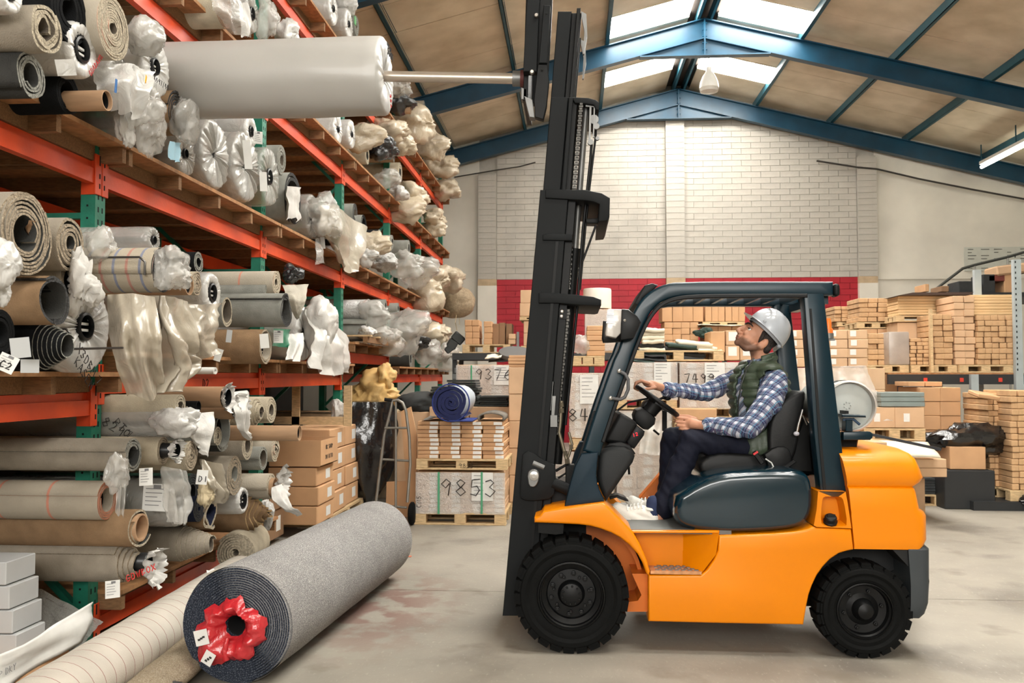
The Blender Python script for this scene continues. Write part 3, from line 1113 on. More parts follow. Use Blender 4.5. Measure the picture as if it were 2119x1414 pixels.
stroke_text('A497/44', r.location + Vector((.035, -.09, -r['_r'] * .62)), (.0, 1, .0), (0, 0, 1), .032, .002, 'printed_numbers', INK, r)
bunch('plastic_cap', None, 300, 78, -2.5, 40, WRAPG, 3, .3, 1.0, .95, parent=r)
roll('clear wrapped roll at the far left of the crumpled group on the middle shelf', 250, 168, 52, -2.62, 'wrap', body=WRAPG, core=.25, pleat=2.2, group=G2)
roll('brown roll in clear wrap sitting on the deck beside the upright', 258, 255, 40, -2.7, 'wrap', body=WRAPC, core=.35, pleat=2, group=G2)
r = roll('brown pile roll with torn clear wrapping under the lifted roll', 368, 236, 47, -2.62, turns=6, core=.2, body=BROWN, edge=EDGE_D, group=G2)
bunch('torn_wrapping', None, 380, 250, -2.58, 42, WRAPC, 6, .4, .6, 1.1, parent=r)
r = roll('clear wrapped roll with a pale blue paper at its foot, under the lifted roll', 384, 318, 47, -2.72, 'wrap', body=WRAPC, core=.2, pleat=2.4, group=G2)
b = MB(); sheet_mesh(b, [atX(352, 292, -2.6), atX(376, 296, -2.6), atX(372, 338, -2.58), atX(350, 330, -2.58)], 8, 8, .02, 2, 4)
child_sheet(b, 'blue_paper', mat('pale_blue_paper', (150, 188, 204), .6), r)
roll('silvery pleated roll end, left one of the two large pleated ends', 446, 320, 72, -2.73, 'wrap', body=WRAPG, core=.09, pleat=2.6, plug=False, group=G2)
r = roll('silvery pleated roll end with a white slip, right one of the two', 510, 346, 72, -2.73, 'wrap', body=WRAPG, core=.1, pleat=2.6, plug=False, group=G2)
paper_tag(None, 512, 320, -2.66, 16, 60, .1, parent=r, lines=False)
roll('white wrapped roll lying on top behind the right pleated end', 520, 272, 34, -2.75, 'wrap', body=WRAPW, core=.3, group=G2)
paper_tag(None, 534, 285, -2.70, 18, 26, 0, parent=ROLLS[-1])
r = roll('clear wrapped roll with a tall white slip, after the pleated ends', 558, 366, 60, -2.74, 'wrap', body=WRAPC, core=.25, pleat=1.6, group=G2)
paper_tag(None, 545, 376, -2.66, 15, 40, .05, parent=r, lines=False)
roll('grey folded roll lying above the clear wrapped roll with the tall slip', 583, 330, 30, -2.74, turns=2.6, core=.4, sq=1.1, body=GREY_C, edge=EDGE_G, group=G2)
r = roll('grey roll with a dark edge and printed white paper in its centre', 607, 414, 58, -2.74, turns=2, core=.7, body=GREY_C, pile=DGREY, edge=EDGE_D, group=G2)
b = MB(); sheet_mesh(b, [atX(593, 385, -2.7), atX(622, 388, -2.68), atX(620, 455, -2.7), atX(594, 450, -2.7)], 10, 12, .03, 3, 8, .15)
child_sheet(b, 'printed_paper', TORN, r)
r = roll('clear wrapped dark striped roll before the big hanging sheet', 648, 448, 46, -2.74, 'wrap', body=WRAPC, core=.3, pleat=1.5, group=G2)
roll('grey roll standing above the big hanging sheet near the third upright', 735, 442, 22, -2.8, turns=2.5, core=.5, body=GREY_C, edge=EDGE_D, group=G2)
roll('black rimmed roll just right of the third upright, middle shelf', 753, 468, 26, -2.72, turns=2, core=.65, body=GREY_C, pile=BLACKC, edge=BLACKC, group=G2)
# crumpled plastic on the middle shelf
bunch('plastic_wrapping', 'crumpled clear plastic spilling between the cardboard tube and brown roll', 286, 205, -2.5, 44, WRAPC, 1, .55, .8, 1.15, group='crumpled plastic on the rack')
bunch('plastic_wrapping', 'crumpled clear plastic hanging over the deck under the lifted roll', 310, 268, -2.55, 40, WRAPC, 2, .55, .6, 1.2, group='crumpled plastic on the rack')
bunch('plastic_wrapping', 'white paper and plastic torn open beside the green upright, middle shelf', 262, 262, -2.56, 26, TORN, 12, .6, .5, 1.5, group='crumpled plastic on the rack')
sheet('plastic_wrapping', 'open end of a white bag with a blue sticker, left of centre on middle shelf', [[(190, 140, -2.6), (262, 130, -2.5), (322, 150, -2.5)], [(200, 185, -2.55), (252, 165, -2.42), (310, 190, -2.4)], [(225, 225, -2.55), (262, 235, -2.45), (300, 245, -2.45)]], WRAPW, .035, 3, 31)
b = MB(); c = atX(240, 178, -2.38); b.box(c, (.003, .04, .07), 0, Euler((.2, .1, .3)).to_matrix()); tag(b.build('sticker', mat('blue_sticker', (40, 110, 180), .5), None, origin=c), 'small blue sticker on the open white bag', 'sticker')
b = MB(); c = atX(302, 164, -2.36); b.box(c, (.003, .025, .04), 0, Euler((-.2, .1, .3)).to_matrix()); tag(b.build('sticker', mat('yellow_sticker', (238, 176, 40), .5), None, origin=c), 'small yellow sticker on the crumpled clear plastic', 'sticker')
sheet('plastic_sheet', 'big clear plastic sheet draped over the deck edge, middle shelf third bay', [[(655, 425, -2.7), (700, 425, -2.6), (757, 470, -2.6)], [(660, 470, -2.62), (705, 480, -2.5), (752, 520, -2.52)], [(695, 520, -2.62), (712, 560, -2.55), (735, 565, -2.55)]], SHEETP, .05, 4, 17)
bunch('plastic_sheet', 'clear plastic bag end bulging left of the big draped sheet', 672, 450, -2.62, 40, WRAPC, 19, .5, .7, .95)
sheet('plastic_strip', 'narrow tail of clear plastic hanging below the middle deck', [[(651, 492, -2.69), (664, 494, -2.69)], [(655, 520, -2.6), (668, 518, -2.6)], [(652, 548, -2.6), (672, 545, -2.6)]], WRAPC, .02, 1, 5, 6, 12)
paper_tag('white ticket hanging under the middle deck beside the plastic tail', 668, 503, -2.692, 9, 24, .1, lines=False)

# ---- lower shelf, left bay
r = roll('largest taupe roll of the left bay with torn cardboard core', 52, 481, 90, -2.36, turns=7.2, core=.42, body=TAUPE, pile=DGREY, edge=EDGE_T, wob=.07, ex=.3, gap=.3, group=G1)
b = MB(); sheet_mesh(b, [atX(56, 455, -2.36), atX(82, 458, -2.36), atX(78, 500, -2.38), atX(62, 505, -2.40)], 12, 14, .02, 2, 5, .2); child_sheet(b, 'torn_core_paper', TUBEC, r)
roll('taupe roll with a loose teardrop core beside the largest roll', 147, 505, 57, -2.46, turns=4.2, core=.28, body=TAUPE, pile=DGREY, edge=EDGE_T, wob=.1, gap=.35, group=G1)
r = roll('taupe roll stuffed with crumpled paper left of the striped wrapped roll', 152, 582, 52, -2.5, turns=2, core=.72, body=TAUPE, edge=EDGE_T, group=G1)
b = MB(); bunch_mesh(b, atX(168, 590, -2.44), (.07, .06, .12), 8, amp=.75); child_sheet(b, 'crumpled_paper', TORN, r, 60)
roll('brown backed roll with a dark frayed hollow end, left bay', 113, 624, 53, -2.32, turns=1.6, core=.78, body=BROWN, pile=DGREY, edge=EDGE_D, ex=.7, group=G1)
r = roll('big white wrapped roll with an oval black plug standing by the green upright', 178, 676, 96, -2.6, 'wrap', body=WRAPW, core=.27, pleat=1.6, group=G1)
stroke_text('X3DBM 7', r.location + Vector((.05, -.17, -.13)), (0, .75, -.66), (0, .66, .75), .05, .0026, 'marker_writing', INK, r)
stroke_text('KASEN', r.location + Vector((.05, -.19, -.2)), (0, .75, -.66), (0, .66, .75), .05, .0026, 'marker_writing', INK, r)
r = roll('black rubber roll with ribbed layers and a cardboard core, left bay', 92, 715, 52, -2.44, turns=7, core=.45, body=BLACKC, pile=DGREY, edge=EDGE_G, gap=.4, tube=.05, cone=.12, group=G1)
b = MB(); c = r.location + Vector((.0, .02, .0))
b.tube([c + Vector((-.15, .05, -.02)), c + Vector((.34, .05, -.01))], .006, 6)
b.tube([c + Vector((-.1, .05, .08)), c + Vector((.06, .05, .08)), c + Vector((.08, .05, .06)), c + Vector((.08, .05, .0)), c + Vector((.06, .05, -.015))], .006, 6)
child_sheet(b, 'wire_hook', mat('grey_steel_wire', (96, 94, 92), .35, .8), r, 60)
roll('black roll cut off by the left edge of the view, lower shelf', 0, 690, 52, -2.4, turns=3, core=.5, body=BLACKC, pile=BLACKC, edge=BLACKC, group=G1)
bunch('plastic_wrapping', 'white plastic bundle at the left edge beside the largest taupe roll', 2, 545, -2.22, 46, WRAPW, 21, .45, .6, 1.0, group='crumpled plastic on the rack')
bunch('plastic_wrapping', 'small white plastic flap at the left edge above the black roll', 0, 605, -2.25, 24, WRAPW, 22, .45, .6, 1.3, group='crumpled plastic on the rack')
bunch('plastic_wrapping', 'clear plastic bag stuffed between teardrop roll and green upright', 202, 510, -2.5, 34, WRAPC, 23, .45, .9, 1.1, group='crumpled plastic on the rack')
paper_tag('blank grey card pinned on the ribbed black roll, left bay', 42, 720, -2.28, 36, 42, .12, lines=False, m=mat('grey_card', (176, 178, 178), .7))
paper_tag('white card reading C2 at the left edge over the shelf', 14, 752, -2.2, 36, 36, -.45, 'C2')
paper_tag('blank pale card lying against the bottom of the ribbed black roll', 62, 758, -2.3, 34, 28, .0, lines=False, m=mat('grey_card', (176, 178, 178), .7))

# ---- lower shelf, second bay
r = roll('striped roll in clear wrap pushed far out past the green upright', 336, 560, 49, -2.2, turns=3, core=.7, body=STR_BP, edge=EDGE_D, pile=DGREY, group=G1)
bunch('gathered_plastic', None, 352, 550, -2.14, 40, WRAPC, 25, .5, .9, .95, parent=r)
bunch('gathered_plastic', None, 372, 575, -2.1, 24, WRAPC, 26, .6, .8, 1.0, parent=r)
stroke_text('014', r.location + Vector((-.60, -r['_r'] * 1.02, -.03)), (1, 0, .1), (0, 0, 1), .075, .005, 'marker_writing', INK, r)
b = MB()
for q in ((-.55, -.1),):
    b.tube([r.location + Vector((x, -r['_r'] * 1.045, .055)) for x in (-.55, -.3, -.12, -.06)] + [r.location + Vector((-.03, -r['_r'] * 1.045, .03)), r.location + Vector((-.03, -r['_r'] * 1.04, -.04))], .006, 6)
child_sheet(b, 'wire_hook', mat('grey_steel_wire', (96, 94, 92), .35, .8), r, 60)
r = roll('clear wrapped beige roll lying behind the striped wrapped roll', 318, 497, 28, -2.45, 'wrap', body=WRAPC, core=.3, pleat=1.5, group=G1)
roll('small black roll with silver layers right of the striped wrapped roll', 411, 542, 23, -2.55, turns=4, core=.45, body=BLACKC, pile=BLACKC, edge=EDGE_G, wob=.1, group=G1)
roll('short cardboard tube under the striped wrapped roll', 392, 590, 21, -2.25, 'tube', body=TUBEC, L=.6, group=G1, name='cardboard_tube', cat='cardboard tube')
roll('wavy brown roll with an orange sticker beside the cardboard tube', 408, 588, 26, -2.5, turns=5, core=.15, body=BEIGE_C, edge=EDGE_T, wob=.25, group=G1)
r = roll('white wrapped roll with black core plug before the three grey rolls', 440, 606, 42, -2.52, 'wrap', body=WRAPW, core=.42, group=G1)
roll('folded beige flat roll right of the white wrapped plug roll', 470, 645, 31, -2.52, turns=1.6, core=.75, sq=1.05, body=GREY_C, edge=EDGE_L, group=G1)
roll('striped beige roll on top of the grey rolls, second bay', 572, 585, 28, -2.5, turns=3.5, core=.3, body=STR_P, edge=EDGE_L, L=1.4, group=G1)
roll('flattened grey roll squeezed under the striped beige roll', 556, 606, 24, -2.55, turns=2, core=.5, body=GREY_C, edge=EDGE_G, L=1.4, sq=.85, group=G1)
roll('large mottled grey roll with a deep dark hollow', 592, 643, 37, -2.36, turns=2.2, core=.68, body=GREY_C, pile=DGREY, edge=EDGE_D, ex=.6, L=1.4, group=G1)
r = roll('brown felt roll with white tickets at the shelf edge', 550, 716, 38, -2.45, turns=1.5, core=.8, body=BROWN, pile=TAUPE, edge=EDGE_T, L=1.4, group=G1)
paper_tag(None, 547, 706, -2.36, 18, 30, .1, parent=r, lines=False)
paper_tag(None, 474, 696, -2.33, 11, 26, -.1, parent=r, lines=False, m=mat('grey_card', (176, 178, 178), .7))
paper_tag('printed stock card on the green strip right of the brown roll', 576, 697, -2.45, 20, 26, 0)
b = MB(); sheet_mesh(b, [atX(566, 680, -2.5), atX(602, 682, -2.5), atX(598, 720, -2.5), atX(566, 716, -2.5)], 6, 6, .02, 1, 2); c = atX(580, 700, -2.5)
tag(b.build('green_plastic', mat('green_film', (40, 120, 90), .3), None, origin=c, recalc=False), 'strip of green film behind the stock card', 'plastic sheet')
bunch('plastic_wrapping', 'twisted black plastic end above the large mottled grey roll', 606, 568, -2.5, 20, mat('black_film', (40, 42, 44), .25, 0, .1, 5, .5, 20, spec=.8), 28, .5, .9, .9, group='crumpled plastic on the rack')
sheet('cloth_wrap', 'grey cloth wrapper flopping out right of the large mottled grey roll', [[(585, 590, -2.5), (640, 588, -2.4)], [(598, 620, -2.45), (632, 625, -2.35)], [(612, 660, -2.45), (618, 662, -2.4)]], mat('grey_cloth', (176, 170, 156), .8, 0, .1, 8, .3, 80), .03, 2, 4)
r = roll('white wrapped roll with vertical black print beside the big white sheet', 632, 690, 56, -2.55, 'wrap', body=WRAPW, core=.3, pleat=1.6, group=G1)
stroke_text('LL20MOLM', r.location + Vector((.05, .03, -.2)), (0, .1, 1), (0, 1, -.1), .03, .002, 'printed_numbers', INK, r)
bunch('plastic_sheet', 'big white plastic bag end bulging over the shelf beside the green upright', 666, 668, -2.4, 48, SHEETW, 33, .35, .7, 1.1)
sheet('plastic_sheet', 'big white plastic sheet fanned out over the lower beam, second bay', [[(630, 640, -2.5), (690, 655, -2.35), (716, 700, -2.45)], [(648, 690, -2.4), (690, 705, -2.25), (722, 735, -2.4)], [(640, 762, -2.35), (690, 778, -2.3), (716, 770, -2.4)]], SHEETW, .06, 4, 41, 22, 22)
sheet('plastic_sheet', 'white torn sheet hanging beside the brown felt roll', [[(600, 690, -2.5), (625, 690, -2.45)], [(600, 720, -2.45), (630, 720, -2.4)], [(590, 745, -2.45), (622, 748, -2.4)]], TORN, .03, 2, 44)
# two long milky sheets hanging down over the lower beam
sheet('plastic_sheet', 'long milky plastic sheet hanging in front of the lower beam, left fold', [[(222, 610, -2.4), (275, 607, -2.25), (320, 615, -2.2)], [(225, 690, -2.35), (280, 680, -2.15), (335, 700, -2.1)], [(240, 760, -2.3), (290, 750, -2.15), (335, 755, -2.15)], [(262, 815, -2.3), (310, 830, -2.2), (345, 800, -2.2)]], SHEETP, .06, 3, 51, 26, 34, .05)
sheet('plastic_sheet', 'long milky plastic sheet hanging in front of the lower beam, right fold', [[(300, 612, -2.3), (345, 612, -2.15), (390, 625, -2.2)], [(320, 680, -2.25), (370, 690, -2.05), (405, 720, -2.15)], [(325, 745, -2.25), (375, 765, -2.1), (415, 750, -2.2)], [(300, 815, -2.25), (350, 815, -2.15), (382, 800, -2.2)]], SHEETP, .07, 3, 52, 26, 34, .05)
sheet('plastic_sheet', 'short milky sheet draped under the white wrapped plug roll', [[(352, 622, -2.4), (410, 632, -2.3), (455, 628, -2.4)], [(370, 670, -2.35), (415, 690, -2.2), (450, 690, -2.3)], [(395, 735, -2.3), (425, 742, -2.25), (445, 735, -2.3)]], SHEETP, .05, 3, 53, 20, 24, .06)
roll('small rolled white paper on the lower beam under the brown felt roll', 446, 768, 12, -2.55, turns=2, core=.5, body=PAPER, pile=PAPER, edge=PAPER, L=.5, sq=.7, group=G1, name='paper_roll', cat='paper roll')
paper_tag('white ticket at the shelf edge left of the brown felt roll', 452, 735, -2.4, 14, 26, -.3, lines=False)

# ---- bottom shelf, second bay (the bodies run back to the left behind the green frame)
r = roll('plastic wrapped roll with marker writing, top of the bottom pile by the upright', 352, 868, 38, -2.5, 'wrap', body=WRAPC, core=.3, pleat=1.5, L=2.6, group=G0)
bunch('wrapping_end', None, 360, 872, -2.42, 34, WRAPW, 61, .4, 1.4, .9, parent=r)
stroke_text('18297', r.location + Vector((-.42, -r['_r'] * 1.12, .0)), (.86, 0, -.5), (.5, 0, .86), .06, .0028, 'marker_writing', INK, r)
stroke_text('PTO', r.location + Vector((-.3, -r['_r'] * 1.14, -.02)), (.7, 0, -.7), (.7, 0, .7), .05, .0028, 'marker_writing', INK, r)
roll('small beige roll on top of the marked plastic wrapped roll', 374, 842, 29, -2.42, turns=3.6, core=.35, body=BEIGE_C, edge=EDGE_L, ex=.5, L=1.2, group=G0)
roll('small taupe roll tucked behind the small beige roll', 342, 850, 25, -2.52, turns=3, core=.4, body=BEIGE_C, edge=EDGE_L, L=1.2, group=G0)
r = roll('cardboard tube with torn white wrapper at its end, under the lower beam', 464, 822, 22, -2.34, 'tube', body=TUBEC, L=1.5, group=G0, name='cardboard_tube', cat='cardboard tube')
b = MB(); k = r['_r']; b.lathe([(k * .9, -.1), (k * .9, .02), (k * .75, .03), (k * .72, -.2)], r.location, (1, 0, 0), 16); child_sheet(b, 'core_plug', PLUG, r, 40)
ruff(r, r.location, k * .9, k * 1.45, seed=3, out=.03)
roll('second cardboard tube below the torn wrapper tube', 470, 858, 22, -2.5, 'tube', body=TUBEC, L=1.5, group=G0, name='cardboard_tube', cat='cardboard tube')
r = roll('plug ended roll with a long white torn wrapper hanging down', 483, 848, 20, -2.36, 'wrap', body=TUBEC, core=.7, group=G0)
ruff(r, r.location, r['_r'] * .7, r['_r'] * 1.7, seed=9, out=.05)
sheet('hanging_wrapper', None, [[(480, 812, -2.35), (510, 808, -2.3), (522, 830, -2.35)], [(482, 850, -2.3), (508, 850, -2.25), (512, 850, -2.3)], [(488, 885, -2.3), (505, 895, -2.28), (516, 890, -2.3)], [(510, 908, -2.3), (514, 912, -2.3), (517, 905, -2.3)]], TORN, .03, 2, 63, parent=r)
roll('short black tube under the cardboard tube on the bottom pile', 411, 842, 12, -2.4, 'tube', body=BLACK, L=.6, group=G0, name='plastic_tube', cat='tube')
sheet('paper_sheet', 'large white paper sheet hanging in the middle of the bottom pile', [[(383, 856, -2.42), (440, 853, -2.36)], [(378, 890, -2.4), (434, 895, -2.34)], [(395, 905, -2.4), (425, 940, -2.35)], [(405, 920, -2.38), (428, 948, -2.34)]], TORN, .025, 2, 64, cat='paper')
roll('dark grey flared roll right of the white paper sheet', 462, 893, 42, -2.46, turns=1.4, core=.82, body=DGREY, pile=GREY_C, edge=EDGE_G, group=G0)
roll('small grey spiral roll inside the flared dark grey roll', 451, 904, 22, -2.4, turns=3.4, core=.25, body=GREY_C, edge=EDGE_L, L=1.0, group=G0)
roll('beige ridged roll behind the torn wrapper, upper right of bottom pile', 528, 852, 30, -2.5, turns=4, core=.4, body=BEIGE_C, edge=EDGE_L, cone=.06, L=1.2, group=G0)
roll('beige roll with a curled lip at the top right of the bottom pile', 562, 850, 30, -2.46, turns=3, core=.45, body=BEIGE_C, edge=EDGE_L, L=1.2, group=G0)
roll('long cardboard tube sticking far out of the bottom pile', 620, 897, 16, -1.98, 'tube', body=TUBEC, L=1.9, group=G0, name='cardboard_tube', cat='cardboard tube')
roll('taupe roll with a dark hollow resting by the green upright, bottom pile', 276, 943, 36, -2.5, turns=2.4, core=.62, body=TAUPE, pile=DGREY, edge=EDGE_G, L=2.6, group=G0)
r = roll('beige roll with white ruffled wrapper round a black plug', 338, 932, 30, -2.48, turns=3, core=.6, body=BEIGE_C, edge=EDGE_T, L=1.5, group=G0)
b = MB(); k = r['_r'] * .5; c = r.location + Vector((.05, 0, 0)); b.lathe([(k, -.1), (k, .03), (k * .85, .04), (k * .8, -.2), (.001, -.2)], c, (1, 0, 0), 16); child_sheet(b, 'core_plug', PLUG, r, 40)
ruff(r, r.location + Vector((.04, 0, 0)), k, k * 1.7, seed=12, out=.05)
roll('beige roll with fuzzy tight spiral in the middle of the bottom pile', 396, 942, 31, -2.4, turns=5, core=.12, body=BEIGE_C, edge=EDGE_T, ex=.4, sq=1.08, L=1.5, group=G0)
roll('round grey beige roll with thick pile lining, right of the D1 card', 486, 983, 44, -2.4, turns=3.4, core=.4, body=TAUPE, pile=GREY_C, edge=EDGE_T, L=1.5, group=G0)
roll('pinkish roll end below the long cardboard tube, left one', 512, 922, 32, -2.48, turns=3, core=.5, body=TAUPE, edge=EDGE_L, L=1.2, group=G0)
roll('ragged edged beige roll below the long cardboard tube, right one', 570, 930, 26, -2.44, turns=4.5, core=.2, body=STR_P, edge=EDGE_L, ex=.6, L=1.2, group=G0)
roll('arched grey mat roll behind the open carton', 545, 950, 26, -2.46, turns=2, core=.7, body=GREY_C, edge=EDGE_G, L=1.0, group=G0)
r = roll('roll with pink stripe and cardboard core, torn wrapper trailing', 562, 1008, 29, -2.36, turns=1.6, core=.7, body=STR_P, edge=EDGE_L, tube=.03, L=1.4, group=G0)
ruff(r, r.location + Vector((.03, .06, .03)), r['_r'] * .6, r['_r'] * 1.15, seed=15, out=.05)
sheet('trailing_wrapper', None, [[(560, 1010, -2.3), (588, 1000, -2.25)], [(566, 1035, -2.25), (598, 1032, -2.2)], [(590, 1060, -2.2), (605, 1050, -2.15)], [(612, 1066, -2.15), (622, 1070, -2.12)]], TORN, .03, 2, 66, parent=r)
roll('pink and grey striped layered roll right behind the green upright', 222, 1036, 42, -2.62, turns=4, core=.6, body=STR_P, pile=TAUPE, edge=cmat('cut_edge_pink', (176, 120, 96), bump=.6, bs=90), L=2.6, group=G0)
r = roll('wrapped roll with pasted delivery sheet, centre of the bottom pile', 372, 1040, 50, -2.5, 'wrap', body=WRAPG, core=.25, pleat=1.4, L=1.5, group=G0)
paper_tag(None, 322, 1030, -2.52, 52, 56, -.05, parent=r, yaw=.1)
paper_tag('printed stock card with grey square, hanging left of the delivery sheet', 302, 987, -2.42, 26, 36, .02)
paper_tag('white card reading D1 in the middle of the bottom pile', 418, 988, -2.34, 22, 30, -.12, 'D1', lines=False)
roll('brown frayed roll with torn cardboard core, beside the upright', 290, 1092, 40, -2.48, turns=1.5, core=.78, body=BROWN, pile=DGREY, edge=EDGE_L, ex=.9, tube=.01, L=2.6, group=G0)
roll('telescoped beige roll pushed out into a cone on the bottom deck', 376, 1124, 38, -2.62, turns=8, core=.42, body=TAUPE, edge=EDGE_L, cone=.22, ex=.3, L=1.4, group=G0)
roll('brown folded roll showing a white lattice lining', 436, 1062, 38, -2.48, turns=1.8, core=.6, body=BROWN, pile=NAVYC, edge=EDGE_L, wob=.35, L=1.4, group=G0)
roll('tan telescoped roll with leafy ragged layers, right end of bottom deck', 520, 1064, 38, -2.5, turns=6, core=.15, body=BROWN, edge=cmat('cut_edge_tan', (196, 166, 122), bump=.8, bs=60), cone=.16, ex=1.2, L=1.2, group=G0)
r = roll('small white wrapped roll with black plug below the thick lined roll', 503, 1036, 28, -2.42, 'wrap', body=WRAPW, core=.55, pleat=1.6, L=1.2, group=G0)
r = roll('lowest long taupe roll with torn white wrapper printed red', 255, 1164, 44, -2.6, turns=4.5, core=.4, body=TAUPE, pile=DGREY, edge=EDGE_T, cone=.1, L=2.6, group=G0)
ruff(r, r.location + Vector((.12, .03, -.02)), r['_r'] * .45, r['_r'] * 1.0, seed=18, out=.06, drop=.5)
b = MB(); k = r['_r'] * .42; c = r.location + Vector((.1, .03, 0)); b.lathe([(k, -.1), (k, .03), (k * .85, .04), (k * .8, -.2), (.001, -.2)], c, (1, 0, 0), 16); child_sheet(b, 'core_plug', PLUG, r, 40)
stroke_text('GDWBOX', atX(262, 1205, -2.42), (.5, .8, .2), (-.1, -.2, 1), .035, .003, 'red_print', INKRED, r)
paper_tag('printed stock card dangling below the lowest long roll', 233, 1220, -2.58, 28, 36, .02)
bunch('plastic_wrapping', 'clear plastic flap hanging beside the upright in front of the striped layers', 243, 975, -2.45, 30, WRAPC, 71, .5, .5, 1.2, group='crumpled plastic on the rack')
sheet('plastic_wrapping', 'clear plastic hanging in front of the pink and grey layered roll', [[(232, 950, -2.48), (258, 960, -2.44)], [(240, 1010, -2.46), (262, 1000, -2.42)], [(238, 1062, -2.46), (256, 1072, -2.44)]], WRAPC, .03, 2, 72, group='crumpled plastic on the rack')
sheet('plastic_sheet', 'torn clear sheet over green backed rolls, centre of bottom pile', [[(340, 965, -2.42), (385, 975, -2.36)], [(345, 1030, -2.42), (392, 1030, -2.36)], [(352, 1078, -2.42), (380, 1085, -2.36)]], WRAPC, .04, 3, 73)
roll('dark green backed roll under the torn clear sheet', 398, 1020, 40, -2.5, turns=5, core=.4, body=mat('dark_green_carpet', (24, 60, 48), .9, 0, .2, 20), pile=BLACKC, edge=EDGE_D, L=1.2, group=G0)
roll('dark navy ribbed roll right of the green backed roll', 412, 1052, 30, -2.48, turns=5, core=.2, body=NAVYC, pile=NAVYC, edge=EDGE_D, L=1.2, group=G0)
sheet('plastic_sheet', 'milky sheet gathered under the fuzzy spiral roll', [[(418, 950, -2.42), (450, 960, -2.36)], [(425, 1000, -2.38), (470, 1010, -2.32)], [(432, 1045, -2.4), (466, 1040, -2.35)]], SHEETP, .05, 3, 74)
bunch('plastic_wrapping', 'cream plastic bag between the milky sheet and lattice lined roll', 425, 1022, -2.4, 22, mat('cream_film', (206, 190, 156), .4, 0, .1, 6, .4, 20), 75, .5, .6, 1.1, group='crumpled plastic on the rack')
bunch('plastic_wrapping', 'shreds of white and blue plastic at the right end of the bottom deck', 553, 1062, -2.5, 20, WRAPW, 76, .6, .5, 1.5, group='crumpled plastic on the rack')
# ================================================================== rolls and wrapped ends farther along the rack
BLKF = mat('black_film', (40, 42, 44), .25, 0, .1, 5, .5, 20, spec=.8)
SILV = film('silver_film', (178, 178, 174), .95, .15, 18, .8, 1.0)
TANF = film('tan_dusty_film', (206, 192, 168), .92, .25, 10, .5)
GP = 'crumpled plastic on the rack'
# top shelf above the lifted roll
roll('brown speckled carpet in clear wrap at the top of the picture', 462, 12, 46, -2.62, turns=9, core=.1, body=BEIGE_C, edge=cmat('cut_edge_brown', (132, 100, 78), bump=.8, bs=60, var=.6, vs=90), group='carpet rolls on the upper shelf')
sheet('plastic_wrapping', 'clear plastic over the brown speckled carpet at the top of the picture', [[(430, -10, -2.55), (470, -10, -2.5), (500, -5, -2.5)], [(440, 20, -2.55), (480, 30, -2.48), (505, 40, -2.48)], [(470, 55, -2.55), (492, 70, -2.5), (520, 78, -2.5)]], WRAPC, .03, 2, 81, group=GP)
roll('red brown pile roll in clear wrap, second on the upper shelf', 522, 28, 40, -2.66, 'wrap', body=WRAPC, core=.3, pleat=2, group='carpet rolls on the upper shelf')
sheet('paper_sheet', 'white paper sheet hanging off the upper deck over the lifted roll', [[(492, 0, -2.6), (512, 8, -2.55)], [(496, 40, -2.58), (522, 50, -2.52)], [(500, 75, -2.56), (512, 78, -2.54)]], TORN, .02, 2, 82, cat='paper')
bunch('plastic_wrapping', 'clear plastic bag end standing on the upper shelf, second from the left', 552, 40, -2.62, 34, WRAPC, 83, .5, .7, 1.2, group=GP)
bunch('plastic_wrapping', 'white bag end just above the lifted roll on the upper shelf', 592, 70, -2.66, 28, WRAPW, 84, .4, .9, 1.0, group=GP)
GU = 'carpet rolls on the upper shelf'
roll('white wrapped roll with printed end and plug, top shelf, left one', 690, 18, 34, -2.7, 'wrap', body=WRAPW, core=.2, pleat=1.6, group='carpet rolls on the top shelf')
roll('white wrapped roll with printed end, top shelf, right one', 722, 50, 32, -2.72, 'wrap', body=WRAPW, core=.2, pleat=1.6, group='carpet rolls on the top shelf')
r = roll('thin grey disc ended roll with green label on the top shelf', 738, 54, 22, -2.74, turns=4, core=.3, body=GREY_C, edge=EDGE_G, group='carpet rolls on the top shelf')
b = MB(); b.box(atX(735, 43, -2.7), (.01, .07, .1), 0); child_sheet(b, 'green_label', mat('green_label', (110, 180, 120), .6), r)
bunch('plastic_wrapping', 'white bag end hanging behind the two printed white rolls, top shelf', 716, 8, -2.8, 22, WRAPW, 85, .4, 1, 1, group=GP)
roll('white printed wrapped roll directly under the lifted roll, upper shelf, left one', 700, 268, 32, -2.72, 'wrap', body=WRAPW, core=.2, pleat=1.6, group=GU)
roll('white printed wrapped roll directly under the lifted roll, upper shelf, right one', 728, 278, 30, -2.72, 'wrap', body=WRAPW, core=.2, pleat=1.6, group=GU)
